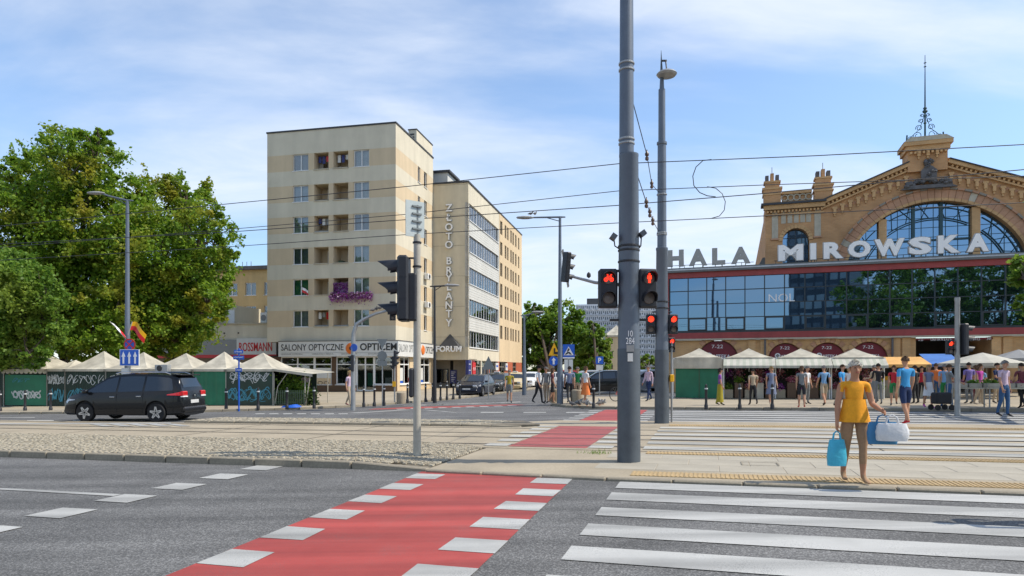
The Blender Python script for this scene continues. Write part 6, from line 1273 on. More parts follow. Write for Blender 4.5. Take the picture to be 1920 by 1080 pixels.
def draped(x0, x1, y, z0, z1, seed, a=.03):
    r = random.Random(seed); ph = [r.uniform(0, 6) for _ in range(4)]; nx, nz = 28, 8; m = MB(); v = []
    for j in range(nz+1):
        for i in range(nx+1):
            u, q = i/nx, j/nz; v.append((x0+(x1-x0)*u, y+a*(math.sin(u*19+ph[0]+q*1.5)+.6*math.sin(u*41+ph[1])+.5*math.sin(q*7+u*6+ph[2]))*(.4+.6*(1-q)), z0+(z1-z0)*q))
    m.add(v, [(j*(nx+1)+i, j*(nx+1)+i+1, (j+1)*(nx+1)+i+1, (j+1)*(nx+1)+i) for j in range(nz) for i in range(nx)]); return m
def scribble(x0, x1, z0, z1, y, mat, parent, seed, glyphs=5, wd=.035):
    """spray-painted tag: overlapping loops and strokes"""
    r = random.Random(seed); m = MB(); gw = (x1-x0)/glyphs
    for g in range(glyphs):
        for st in range(2):
            n = 14; cx_ = x0+gw*(g+.5)+r.uniform(-.1, .1)*gw; cz = (z0+z1)/2; hx, hz = gw*r.uniform(.35, .62), (z1-z0)/2*r.uniform(.6, 1.0); a0 = r.uniform(0, 6.28); sp = r.choice((-1, 1))*r.uniform(3.6, 7.5); k = r.uniform(.8, 2.2); pts = []
            for i in range(n+1):
                f = i/n; an = a0+sp*f; pts.append((cx_+hx*math.cos(an)*(1-.3*f)+gw*.25*(f-.5), cz+hz*math.sin(an*k*.7+a0)*(.75+.25*f)))
            for i in range(n):
                (ax, az), (bx_, bz) = pts[i], pts[i+1]; L = math.hypot(bx_-ax, bz-az) or 1; nx, nz = -(bz-az)/L*wd*.5, (bx_-ax)/L*wd*.5; yy = y-.0006*((g*2+st)*n+i)/10
                m.add([(ax+nx, yy, az+nz), (ax-nx, yy, az-nz), (bx_-nx*.8, yy, bz-nz*.8), (bx_+nx*.8, yy, bz+nz*.8)], [(0, 1, 2, 3)])
    o = m.build('graffiti', mat, parent); o['kind'] = 'stuff'; return o
LF = Frame(0, 34.8, 9.35)
def left_stall(px0, px1, label, kind, seed, ypk=660):
    a, e = LF.fx(px0), LF.fx(px1); w = e-a; x = LF.ox+a*LF.c; y = LF.oy-a*LF.s
    t = empty('market_stall', (x, y, gz(x+w/2)+.1), -LF.a, label, 'market stall', 'stalls along the left pavement'); ez = LF.fz((px0+px1)/2, 692)-t.location.z+LF.z; pz = LF.fz((px0+px1)/2, ypk, 1.0)-t.location.z+LF.z
    canopy_mesh(w, 2.5, ez, pz, .12, scallop=kind == 'shutter').build('canopy', 'canvas', t, smooth=True, sharp=25); posts(t, w, 2.5, ez)
    box_obj('back_panel', 'green_dark', t, .02, w-.02, 2.4, 2.44, 0, ez-.1)
    if kind == 'shutter':
        p = box_obj('shutter', 'green_sheet', t, .05, w-.05, .02, .05, .05, ez-.3); scribble(w*.2, w*.86, .35, .85, .012, 'paint_white', p, seed, 5, .07); scribble(w*.2, w*.6, 1.2, 1.5, .012, 'paint_cyan', p, seed+3, 3, .02)
    elif kind in ('tin', 'tin_tag'):
        p = corrugated(.02, w-.02, .03, .02, ez-.05).build('tin_wall', 'green_dark', t)
        if kind == 'tin_tag': scribble(w*.05, w*.95, 1.05, 1.65, -.0, 'paint_white', p, seed, 6, .03); scribble(w*.05, w*.95, .2, .95, -.004, 'paint_cyan', p, seed+1, 6, .04)
    elif kind == 'tarp': draped(.02, w-.02, .0, .03, ez-.12, seed).build('tarp', 'green_sheet', t, smooth=True)
    elif kind == 'panel':
        p = box_obj('side_panel', 'green_dark', t, .02, w-.02, -.02, .03, .02, ez-.08); scribble(w*.08, w*.92, 1.05, 1.75, -.028, 'paint_white', p, seed, 5, .035); scribble(w*.06, w*.95, .2, .95, -.03, 'paint_cyan', p, seed+1, 5, .05); scribble(w*.06, w*.95, .15, .9, -.034, 'paint_cyan', p, seed+7, 4, .03); scribble(w*.1, w*.8, 1.2, 1.6, -.034, 'paint_white', p, seed+9, 4, .022)
    return t
for a, e, lab, k, s in ((-80, 7, 'stall cut by the left edge with a plain green tin wall', 'tin', 1), (7, 88, 'stall with scalloped canopy edge and dark green shutter tagged in white', 'shutter', 2), (88, 122, 'narrow stall canopy behind the white and blue tagged tin wall', 'tin_tag', 3), (122, 198, 'peaked stall with white and blue graffiti behind the minivan nose', 'tin_tag', 5), (198, 276, 'peaked stall with corrugated wall behind the arrow board', 'tin_tag', 6), (276, 362, 'peaked stall with plain corrugated wall behind the minivan', 'tin', 7), (362, 424, 'peaked stall closed by a bright green tarpaulin right of the minivan', 'tarp', 8), (424, 512, 'peaked stall with blue and white graffiti panel beside the blue post', 'panel', 9)): left_stall(a, e, lab, k, s, 660+(s*7 % 5)-2 if e-a > 50 else 675)
def flower_stall():
    a, e = LF.fx(514), LF.fx(572); w = e-a; x = LF.ox+a*LF.c; y = LF.oy-a*LF.s; t = empty('flower_stall', (x, y, gz(x)+.1), -LF.a, 'open flower stall with a side awning at the right end of the left stalls', 'market stall'); ez = LF.fz(540, 700)-t.location.z+LF.z
    posts(t, w, 2.5, ez, r=.025); m = MB(); m.add([(-.05, -.1, ez+.22), (w+.55, -.35, ez-.02), (w+.45, 2.4, ez+.05), (-.05, 2.5, ez+.3), (-.05, -.1, ez+.12), (w+.55, -.36, ez-.16)], [(0, 1, 2, 3), (0, 4, 5, 1)]); m.build('awning', 'canvas', t)
    m = MB(); m.tube([(.1, -.1, .1), (.25, -.1, ez*.6), (.75, -.15, ez)], .02, 6); m.tube([(w+.1, -.1, .1), (w+.4, -.25, ez)], .02, 6); m.build('stay', 'pole_pale', t); box_obj('back_panel', 'green_dark', t, 0, w, 1.2, 1.25, 0, ez)
    f = MB()
    for i in range(15): f.box(w*i/15+.02, w*i/15+.07, -.05, -.02, .05, .75)
    f.box(0, w, -.02, 0, .15, .2); f.box(0, w, -.02, 0, .6, .65); f.build('picket_fence', 'green_fence', t)
    r = np.random.default_rng(9)
    for i in range(4):
        c = np.array([w*(i+.5)/4, .35, .8]); pts = c+r.normal(size=(260, 3))*np.array([.13, .15, .33]); leaves_obj('potted_plant', 'leaf_lime' if i % 2 else 'leaf_green', pts, .12, t, seed=50+i)
    c = np.array([w+.25, .2, .35]); leaves_obj('potted_plant', 'leaf_dark', c+r.normal(size=(420, 3))*np.array([.12, .2, .22]), .12, t, seed=60)
flower_stall()
b_ = empty('tarpaulin_heap', G(548, 764, .1), .3, 'small blue tarpaulin heap on the pavement by the flower stall', 'tarpaulin'); m = MB(); m.lathe([(.42, 0), (.36, .06), (.22, .11), (.01, .13)], 11); m.v = [(v[0]*(1+.25*math.sin(v[1]*9)), v[1]*.6, v[2]*(1+.3*math.sin(v[0]*11))) for v in m.v]; m.build('sheet', 'sign_blue', b_, smooth=True)
b_ = LF.root('air_conditioner'); tag(b_, 'air conditioner box on the stall roof above the minivan', 'air conditioner'); x = LF.fx(308, -.1); box_obj('case', 'pole_galv', b_, x-.35, x+.35, -.35, -.05, LF.fz(308, 697), LF.fz(308, 684), .02); m = MB(); m.lathe([(.15, 0), (.14, .02), (.02, .025)], 14, (x-.08, -.352, LF.fz(308, 690.5)), M=Matrix.Rotation(R(90), 3, 'X')); m.build('fan_grille', 'black_iron', b_)
# ---- right-hand stalls
mk('awning_orange', (.66, .37, .12), .85, var=.12, streak=.15); mk('awning_blue', (.06, .17, .45), .85, var=.12, streak=.15)
RF = Frame(1262, 34.7, 19)
def right_stall(px0, px1, label, kind, seed):
    a, e = RF.fx(px0), RF.fx(px1); w = e-a; x = RF.ox+a*RF.c; y = RF.oy-a*RF.s; t = empty('market_stall', (x, y, gz(x+w/2)+.1), -RF.a, label, 'market stall', 'stalls in front of the hall'); z = lambda py, yy=0: RF.fz((px0+px1)/2, py, yy)+RF.z-t.location.z
    ez = z(673); m = canopy_mesh(w*.86, 2.4, ez+.08, z(653, 1.2), .14); m.v = [(v[0]+w*.07, v[1], v[2]) for v in m.v]; m.build('canopy', 'canvas', t, smooth=True, sharp=25); posts(t, w-.06, 2.4, ez, 'white_paint')
    box_obj('front_beam', 'white_paint', t, 0, w, -.04, .04, ez-.02, ez+.06); box_obj('back_panel', 'green_dark', t, .02, w-.02, 2.35, 2.4, 0, ez); box_obj('roof_liner', 'canvas_green', t, 0, w, .05, 2.35, ez-.10, ez-.06)
    zl = z(690, -.7); n = 16
    if kind == 'curtain':
        draped(.12, w-.1, .06, .03, z(690), seed, .02).build('curtain', 'green_sheet', t, smooth=True); m = draped(.02, w-.02, -.08, z(691), ez, seed+1, .012); m.build('rolled_valance', 'canvas', t, smooth=True); box_obj('centre_batten', 'green_fence', t, w*.52, w*.52+.03, .0, .02, .05, z(690))
    else:
        for i in range(n):
            x0_, x1_ = w*i/n, w*(i+1)/n; m = MB(); q = .25; m.add([(x0_, -.02, ez+.03), (x1_, -.02, ez+.03), (x1_, -.75, zl+.12), (x0_, -.75, zl+.12), (x0_, -.76, zl), (x1_, -.76, zl)], [(0, 1, 2, 3), (3, 2, 5, 4)]); m.build('awning_stripe', 'canvas_white' if i % 2 else 'canvas_green', t)
        for q in (.08, .5, .92): m = MB(); m.tube([(w*q, -.0, ez*.68), (w*q, -.72, zl+.1)], .015, 6); m.build('stay', 'white_paint', t)
        r = np.random.default_rng(seed); box_obj('display_back', 'room_dark', t, .1, w-.1, 1.3, 1.35, .0, ez-.15)
        for i in range(5):
            c = w*(i+.5)/5; hh = .45+.35*(i % 2); cr = box_obj('crate', ('stone_pale', 'canvas', 'brown_tile', 'concrete')[int(r.integers(4))], t, c-w*.085, c+w*.085, .05, .45, 0, hh, .02); pts = np.array([c, .25, hh+.12])+r.normal(size=(230, 3))*np.array([w*.045, .13, .09]); leaves_obj('cut_flowers', ('petal_pink', 'leaf_lime', 'petal_pink', 'leaf_green', 'petal')[int(r.integers(5))], pts, .09, t, seed=int(seed*10+i))['kind'] = 'stuff'
            pts = np.array([c, .9, 1.25])+r.normal(size=(160, 3))*np.array([w*.05, .1, .15]); leaves_obj('hanging_flowers', ('petal_pink', 'leaf_dark', 'petal')[int(r.integers(3))], pts, .09, t, seed=int(seed*20+i))['kind'] = 'stuff'
    return t
right_stall(1262, 1356, 'stall with a hanging bright green curtain beside the second tram pole', 'curtain', 70); right_stall(1357, 1453, 'striped-awning flower stall next to the green curtain stall', 'open', 71); right_stall(1454, 1558, 'striped-awning stall below the second red pharmacy arch', 'open', 72); right_stall(1559, 1660, 'striped-awning stall behind the woman in yellow', 'open', 73)
def awning_stall(px0, px1, pyt, pyb, depth, mat, label, nm='awning_stall', low=.0):
    fr = Frame(px0, depth, 19); t = fr.root(nm); t.location.z += .1; tag(t, label, 'market stall'); w = fr.fx(px1); z0, z1 = fr.fz(px0, pyb)-.1, fr.fz(px0, pyt)-.1
    m = MB(); m.add([(0, -.5, z0+.15), (w, -.5, z0+.15), (w, 1.6, z1+.15), (0, 1.6, z1+.15), (0, -.51, z0), (w, -.51, z0)], [(0, 1, 2, 3), (0, 4, 5, 1)]); m.build('awning', mat, t); posts(t, w, 1.5, z0+.1, 'pole_galv', .025); box_obj('counter', 'stone_pale', t, .1, w-.1, .2, .9, 0, .85, .02); box_obj('back_panel', 'room_dark', t, .05, w-.05, 1.55, 1.6, 0, z1)
    r = np.random.default_rng(int(px0)); 
    for i in range(4): box_obj('goods_crate', ('sign_red', 'sign_yellow', 'green_sheet', 'stone_pale', 'brown_tile')[int(r.integers(5))], t, w*(i+.1)/4, w*(i+.85)/4, .25, .7, .85, 1.05)
awning_stall(1650, 1742, 674, 689, 33.0, 'awning_orange', 'stall with an orange awning behind the man in blue'); awning_stall(1738, 1800, 668, 688, 33.5, 'awning_blue', 'stall with a blue awning left of the cream parasol')
def parasol(px, pyt, pye, half, depth, mat, label):
    p = P(px, 760, depth); x = p.x; t = empty('parasol', (x, depth, gz(x)+.1), 0, label, 'parasol'); k = depth/F; zt = H-(pyt-YH)*k-t.location.z; ze = H-(pye-YH)*k-t.location.z; w = half*k; m = MB(); n = 8
    ring = [(w*math.cos(2*math.pi*i/n+.39), w*math.sin(2*math.pi*i/n+.39), ze) for i in range(n)]; m.add(ring+[(0, 0, zt)]+[(a, b, c-.14) for a, b, c in ring], [(i, (i+1) % n, n) for i in range(n)]+[(i, n+1+i, n+1+(i+1) % n, (i+1) % n) for i in range(n)]); m.build('canopy', mat, t)
    m = MB(); m.tube([(0, 0, -.05), (0, 0, zt)], .03, 8); m.build('pole', 'pole_pale', t); m = MB(); [m.tube([(0, 0, ze-.1), (q[0]*.97, q[1]*.97, ze-.02)], .012, 4) for q in ring]; m.build('ribs', 'pole_pale', t)
parasol(1842, 661, 681, 72, 31.5, 'canvas_white', 'cream parasol right of the blue awning'); parasol(1910, 655, 672, 50, 33, 'grey_board', 'grey parasol at the right edge of the market'); parasol(1850, 668, 685, 55, 36.5, 'canvas', 'beige parasol half hidden behind the cream one')
def produce_table(px, py, label, seed):
    t = empty('produce_table', G(px, py, .1), R(-19), label, 'table', 'market tables behind the crowd'); r = np.random.default_rng(seed); box_obj('table_top', 'stone_pale', t, -.9, .9, -.35, .35, .7, .75); [box_obj('leg', 'pole_galv', t, x-.02, x+.02, y-.02, y+.02, 0, .7) for x in (-.8, .8) for y in (-.28, .28)]
    for i in range(4): c = -.66+i*.44; cr = box_obj('crate', 'canvas', t, c-.19, c+.19, -.28, .28, .755, .9); leaves_obj('produce', ('petal_pink', 'leaf_lime', 'leaf_green', 'petal_pink')[int(r.integers(4))], np.array([c, 0, .93])+r.normal(size=(120, 3))*np.array([.08, .1, .04]), .1, cr, seed=seed+i)
produce_table(1838, 765, 'produce table behind the trolley at the right', 81); produce_table(1900, 766, 'produce table at the right edge under the grey parasol', 85)
# ================================================================ cars
def lerp_pts(pts, x):
    for (a, za), (b, zb) in zip(pts[:-1], pts[1:]):
        if a <= x <= b: return za+(zb-za)*((x-a)/(b-a) if b > a else 0)
    return pts[0][1] if x < pts[0][0] else pts[-1][1]
SPEC = {
 'minivan': dict(L=4.45, W=1.84, wb=(-1.30, 1.34), wr=.335, belt=[(-2.3, 1.10), (2.3, .98)], sill=.24, top=[(-2.22, .50), (-2.215, .80), (-2.19, 1.02), (-2.10, 1.30), (-1.96, 1.60), (-1.80, 1.68), (-1.2, 1.73), (-.3, 1.745), (.3, 1.70), (.62, 1.62), (1.42, 1.10), (1.60, 1.04), (2.0, .92), (2.17, .76), (2.22, .52)], wins=[(-1.86, -.86), (-.79, .12), (.19, 1.22)], wind=(.68, 1.36), rear=(-2.12, -1.95)),
 'saloon': dict(L=4.4, W=1.78, wb=(-1.33, 1.35), wr=.31, belt=[(-2.2, .93), (2.2, .86)], sill=.20, top=[(-2.2, .50), (-2.19, .75), (-2.15, .95), (-1.75, 1.02), (-1.05, 1.38), (-.5, 1.43), (.1, 1.42), (.45, 1.34), (1.15, .95), (1.6, .87), (2.05, .74), (2.17, .62), (2.2, .45)], wins=[(-1.25, -.55), (-.48, .15), (.2, .82)], wind=(.5, 1.1), rear=(-1.68, -1.12)),
 'hatch': dict(L=4.1, W=1.76, wb=(-1.25, 1.27), wr=.31, belt=[(-2.1, .98), (2.1, .90)], sill=.20, top=[(-2.05, .50), (-2.04, .8), (-2.0, 1.0), (-1.80, 1.30), (-1.6, 1.42), (-.8, 1.49), (0, 1.48), (.42, 1.38), (1.1, .98), (1.5, .90), (1.9, .76), (2.02, .62), (2.05, .45)], wins=[(-1.55, -.75), (-.68, .1), (.16, .86)], wind=(.48, 1.05), rear=(-1.95, -1.70)),
}
TYRE = {}
def wheel_mesh(r):
    if r not in TYRE:
        m = MB(); M = Matrix.Rotation(R(90), 3, 'X'); m.lathe([(r*.62, -.10), (r*.93, -.105), (r, -.07), (r, .07), (r*.93, .105), (r*.62, .10)], 26, (0, 0, 0), 0, M)
        a = m.mesh('tyre', 'rubber', True); m = MB(); m.lathe([(r*.60, -.085), (r*.66, -.106), (r*.70, -.104), (r*.66, -.07)], 24, (0, 0, 0), 0, M)
        for k in range(5):
            t = 2*math.pi*k/5; q = Matrix.Rotation(t, 3, 'Y')
            for o in (-.16, .16): m.obox(q @ Vector((r*.36, -.0, r*o*.55)), (r*.30, .014, r*.055), q @ Matrix.Rotation(o*1.1, 3, 'Y'))
        m.v = [(v[0], v[1] if i < 96 else v[1]-.092, v[2]) for i, v in enumerate(m.v)]
        m.lathe([(.01, -.10), (r*.18, -.098), (r*.16, -.08)], 14, (0, 0, 0), 0, M); M2 = M
        # the face points to -y
        b = m.mesh('rim', 'alloy', True); m = MB(); m.lathe([(.01, .0), (r*.62, .0), (r*.62, .01), (.01, .01)], 20, (0, -.055, 0), 0, M); c = m.mesh('brake_disc', 'under'); TYRE[r] = (a, b, c)
    return TYRE[r]
def car(kind, label, loc, ang, paint, taxi=False, plate=True, group='cars'):
    s = SPEC[kind]; t = empty('parked_car' if kind != 'minivan' else 'minivan', loc, ang, label, 'car', group); L2 = s['L']/2; W2 = s['W']/2; top = s['top']; xs = set()
    n = 64
    for i in range(n+1): xs.add(round(top[0][0]+(top[-1][0]-top[0][0])*i/n, 4))
    for q in top: xs.add(q[0])
    ra = s['wr']+.055
    for w in s['wb']:
        for k in range(13): xs.add(round(w+ra*math.cos(math.pi*k/12), 4))
    xs = sorted(xs)
    def sec(x):
        tp_ = lerp_pts(top, x); bl = lerp_pts(s['belt'], x); e = max(0, (abs(x)-L2*.55)/(L2*.45)); w = W2*(1-.16*e**2.2-.04*e); be = min(bl, tp_-.07); rw = max(.2, w*.985-(tp_-be)*.30-.045); zb = s['sill']+.06*e
        for q in s['wb']:
            if abs(x-q) < ra-1e-4: zb = max(zb, s['wr']+math.sqrt(max(0, ra*ra-(x-q)**2)))
        return tp_, be, w, rw, zb
    rows = []
    for x in xs:
        tp_, be, w, rw, zb = sec(x); zm = min(max(.58, zb+.05), be-.03); zb = min(zb, zm-.02)
        half = [(0, s['sill']-.02), (w*.80, s['sill']-.0), (w*.93, zb), (w*.985, zb+.03 if zb+.03 < zm else zm-.005), (w, zm), (w*.992, (zm+be)/2), (w*.97, be), (rw+.02, be+(tp_-be)*.80), (rw-.02, tp_-.035), (rw*.72, tp_-.006), (0, tp_)]
        rows.append([(x, y, z) for y, z in half]+[(x, -y, z) for y, z in half[-2:0:-1]])
    m = MB(); k = len(rows[0])
    for a in rows: m.v += a
    for i in range(len(rows)-1):
        for j in range(k): m.f.append((i*k+j, i*k+(j+1) % k, (i+1)*k+(j+1) % k, (i+1)*k+j)); m.m.append(1 if j in (0, 1, k-1, k-2) else 0)
    m.f += [tuple(range(k)), tuple(range((len(rows)-1)*k, len(rows)*k))]; m.m += [0, 0]
    body = m.build('body', [paint, 'under'], t, smooth=True, sharp=28)
    def ysurf(x, z):
        tp_, be, w, rw, zb = sec(x); f = max(0, min(1, (z-be)/max(.01, (tp_-be)*.80))); return w*.97+(rw+.02-w*.97)*f
    for sd in (-1, 1):
        for wi, (a, e) in enumerate(s['wins']):
            m = MB(); nx = 10; v = []
            for i in range(nx+1):
                x = a+(e-a)*i/nx; tp_, be, w, rw, zb = sec(x); zl = be+.035; zh = max(zl+.01, tp_-.115)
                if wi == 0: zh = min(zh, zl+(x-a)*3.2+.08)
                for j in range(4): z = zl+(zh-zl)*j/3; v.append((x, sd*(ysurf(x, z)+.006), z))
            m.add(v, [(i*4+j, i*4+j+1, (i+1)*4+j+1, (i+1)*4+j) for i in range(nx) for j in range(3)]); m.build('side_window', 'car_glass_solid', t, smooth=True)
            if wi:
                hx = a+.12; z = lerp_pts(s['belt'], hx)-.14; y = W2*.99; m = MB(); m.cbox(hx-.09, hx+.09, sd*y-.02, sd*y+.02, z-.018, z+.018, .008); m.build('door_handle', 'chrome' if kind == 'minivan' else paint, t)
            m = MB(); xg = a-.035; v = []
            for z in (s['sill']+.10, .5, .8, lerp_pts(s['belt'], xg)-.01):
                tp_, be, w, rw, zb = sec(xg)
                if z < zb+.02: z = zb+.02
                yy = w*(.992 if z > .55 else .985+.015*(z-zb)/(max(.01, .58-zb)))+.003; v += [(xg-.006, sd*yy, z), (xg+.006, sd*yy, z)]
            m.add(v, [(2*i, 2*i+1, 2*i+3, 2*i+2) for i in range(3)]); m.build('door_seam', 'under', t)
        xm = s['wind'][1]-.12; z = lerp_pts(s['belt'], xm)+.08; m = MB(); m.cbox(xm-.09, xm+.09, sd*(W2+.10)-.10, sd*(W2+.10)+.08, z-.07, z+.07, .04); m.build('mirror', paint, t, smooth=True, sharp=60)
        lx = top[-3][0]; lz = .72; m = MB(); v = [];
        for i in range(6):
            x = top[-1][0]-.06-.42*i/5; tp_, be, w, rw, zb = sec(x); hz = min(tp_-.05, .86); v += [(x, sd*(w*.985+.008), hz-.13+.05*i/5), (x, sd*(w*.95+.012), hz)]
        m.add(v, [(2*i, 2*i+1, 2*i+3, 2*i+2) for i in range(5)]); w = sec(top[-1][0]-.04)[2]; m.cbox(top[-1][0]-.12, top[-1][0]+.008, min(sd*w*.55, sd*w*.92), max(sd*w*.55, sd*w*.92), .60, .73, .03); m.build('headlight', 'head_lamp', t)
        xr = top[0][0]; w = sec(xr+.05)[2]; big = kind == 'minivan'; m = MB(); z0, z1 = (.93, 1.10) if big else (.74, .90); m.cbox(xr-.012, xr+.20, min(sd*w*.60, sd*w*1.0), max(sd*w*.60, sd*w*1.0), z0, z1, .03)
        v = []
        for i in range(6): x = xr+.03+(.50 if big else .25)*i/5; w_ = sec(x)[2]; v += [(x, sd*(w_*.99+.012), z0+.01+.02*i/5), (x, sd*(w_*.975+.016), z1-.015-(.10*i/5))]
        m.add(v, [(2*i, 2*i+1, 2*i+3, 2*i+2) for i in range(5)]); tl = m.build('tail_light', 'tail_red', t)
        if big: m = MB(); m.cbox(xr-.016, xr+.18, min(sd*w*.60, sd*w*1.005), max(sd*w*.60, sd*w*1.005), .885, .928, .01); m.build('tail_light_strip', 'letter_white', tl)
        for w in s['wb']:
            a, b_, c_ = wheel_mesh(s['wr']); o = link('wheel', a, t, (w, sd*(W2-.115), s['wr'])); o.rotation_euler = (0, rnd.uniform(0, 6), 0) if sd < 0 else (0, rnd.uniform(0, 6), math.pi); o.rotation_mode = 'XYZ'
            link('rim', b_, o); link('brake_disc', c_, o)
    def top_patch(nm, a, e, wf, mat, off=.009):
        m = MB(); nx, ny = 8, 6; v = []
        for i in range(nx+1):
            x = a+(e-a)*i/nx; tp_, be, w, rw, zb = sec(x); d = .01; sl = (lerp_pts(top, x+d)-lerp_pts(top, x-d))/(2*d); ln = math.hypot(1, sl)
            for j in range(ny+1): u = -1+2*j/ny; y = u*rw*wf; z = tp_-(.006 if abs(u)*wf < .72 else .006+.029*(abs(u)*wf-.72)/.28)*min(1, abs(u)*wf/.72); v.append((x-sl/ln*off, y, z+off/ln))
        m.add(v, [(i*(ny+1)+j, i*(ny+1)+j+1, (i+1)*(ny+1)+j+1, (i+1)*(ny+1)+j) for i in range(nx) for j in range(ny)]); return m.build(nm, mat, t, smooth=True)
    top_patch('windscreen', *s['wind'], .90, 'car_glass_solid'); top_patch('rear_window', *s['rear'], .86, 'car_glass_solid')
    xr, xf = top[0][0], top[-1][0]
    for x, nm in ((xr, 'rear_plate'), (xf, 'front_plate')):
        z = .72 if (kind == 'minivan' and x == xr) else .48; m = MB(); m.box(x-.012, x+.012, -.26, .26, z-.06, z+.06); m.build(nm, 'plate', t)
    m = MB(); m.cbox(xf-.1, xf+.012, -.42, .42, .58, .70, .02); m.build('grille', 'under', t); m = MB(); m.cbox(xr-.06, xr+.3, -W2*.82, W2*.82, .34, .52, .05); m.build('rear_bumper', paint, t, smooth=True); m = MB(); m.cbox(xf-.3, xf+.05, -W2*.80, W2*.80, .30, .46, .05); m.build('front_bumper', paint, t, smooth=True)
    if kind == 'minivan':
        m = MB(); m.box(xr-.064, xr-.05, -.74, .74, .525, .545); m.build('chrome_strip', 'chrome', t); m = MB(); m.lathe([(.05, 0), (.05, .01), (.01, .012)], 12, (xr+.005, 0, .93), M=Matrix.Rotation(R(-90), 3, 'Y') @ Matrix.Diagonal((.7, 1.2, 1))); m.build('badge', 'chrome', t)
        for sd in (-1, 1): m = MB(); m.tube([(-1.7, sd*.62, 1.70), (-1.5, sd*.63, 1.765), (.1, sd*.63, 1.775), (.35, sd*.62, 1.72)], .018, 6); m.build('roof_rail', 'chrome', t)
        m = MB(); m.cbox(-2.08, -1.72, -.66, .66, 1.655, 1.70, .02); m.build('spoiler', paint, t, smooth=True)
    if taxi: m = MB(); m.cbox(-.15, .1, -.22, .22, 1.44, 1.57, .03); ts = m.build('taxi_sign', 'sign_panel', t); fit_text('lettering', 'TAXI', -.16, .16, 1.47, 1.54, 0, 'ink', ts, R(90), ext=.003, origin=(.104, -.16, 1.47))
    return t
def dark_glass(nm):
    m, N, L, B = new_mat(nm); B.inputs['Base Color'].default_value = (.016, .022, .030, 1); B.inputs['Roughness'].default_value = .03; B.inputs['Specular IOR Level'].default_value = .9; return m
DEF['car_glass_solid'] = dark_glass
car('minivan', 'black minivan driving left past the market stalls', G(256, 788, 0), R(176), 'car_black', group='cars on the road'); 
UA = -math.pi/2-GA+R(3)
def pc(kind, lab, px, depth, ang, paint, dz=0.0, **k): x = (px-960)/F*depth; car(kind, lab, (x, depth, gz(x)+dz), ang, paint, group='cars parked in the side street', **k)
pc('saloon', 'dark navy saloon parked nearest on the left of the side street', 893, 44.5, UA, 'car_navy'); pc('hatch', 'graphite car parked behind the navy saloon', 932, 50, UA, 'car_graphite', taxi=True); pc('hatch', 'cream taxi parked behind the graphite car', 966, 55, UA+R(6), 'car_cream', taxi=True); pc('hatch', 'white car parked behind the cream taxi', 993, 61, UA, 'car_white')
pc('hatch', 'black hatchback with red tail light at the parking entrance', 1129, 41.5, R(182), 'car_black', .106); pc('hatch', 'silver car behind the black hatchback', 1096, 50, R(185), 'car_silver', .106); pc('saloon', 'dark saloon in the second row behind the black hatchback', 1148, 49, R(180), 'car_navy', .106); pc('saloon', 'white saloon in the parking behind the corner people', 1030, 66, R(184), 'car_white', .0); pc('hatch', 'red car deep in the parking behind the corner lamp', 1052, 72, R(184), 'car_red', .106); pc('hatch', 'silver car between the two grey tram poles', 1207, 46, R(200), 'car_silver', .106)
# ================================================================ people
TMP = bpy.data.scenes.new('scratch')
def cloth(n, c, rough=.85): mk(n, c, rough, var=.10, scale=5, fine=.05, bump=.12, bscale=18)
for n_, c_ in dict(c_yellow=(.80, .33, .012), c_brown=(.34, .205, .115), c_skin=(.50, .27, .17), c_skin2=(.42, .21, .125), c_blue=(.045, .30, .62), c_navy=(.012, .03, .10), c_red=(.52, .02, .035), c_olive=(.33, .27, .02), c_violet=(.22, .17, .45), c_greyblue=(.17, .20, .30), c_white=(.68, .68, .68), c_black=(.02, .02, .023), c_jeans=(.035, .10, .22), c_lilac=(.52, .40, .50), c_magenta=(.50, .06, .36), c_grey=(.20, .21, .21), c_beige=(.45, .36, .25), c_sky=(.20, .38, .60), c_green=(.02, .22, .06), c_orange=(.75, .20, .05), c_maroon=(.16, .04, .05), c_plum=(.20, .05, .30), bag_cyan=(.05, .42, .58), bag_white=(.62, .62, .62), bag_blue=(.03, .17, .34), hair_white=(.62, .58, .50), hair_dark=(.035, .025, .02), hair_brown=(.12, .07, .04), hair_grey=(.25, .24, .23), hair_blond=(.42, .30, .14), lip=(.35, .10, .09), eye_dark=(.02, .015, .012)).items(): cloth(n_, c_)
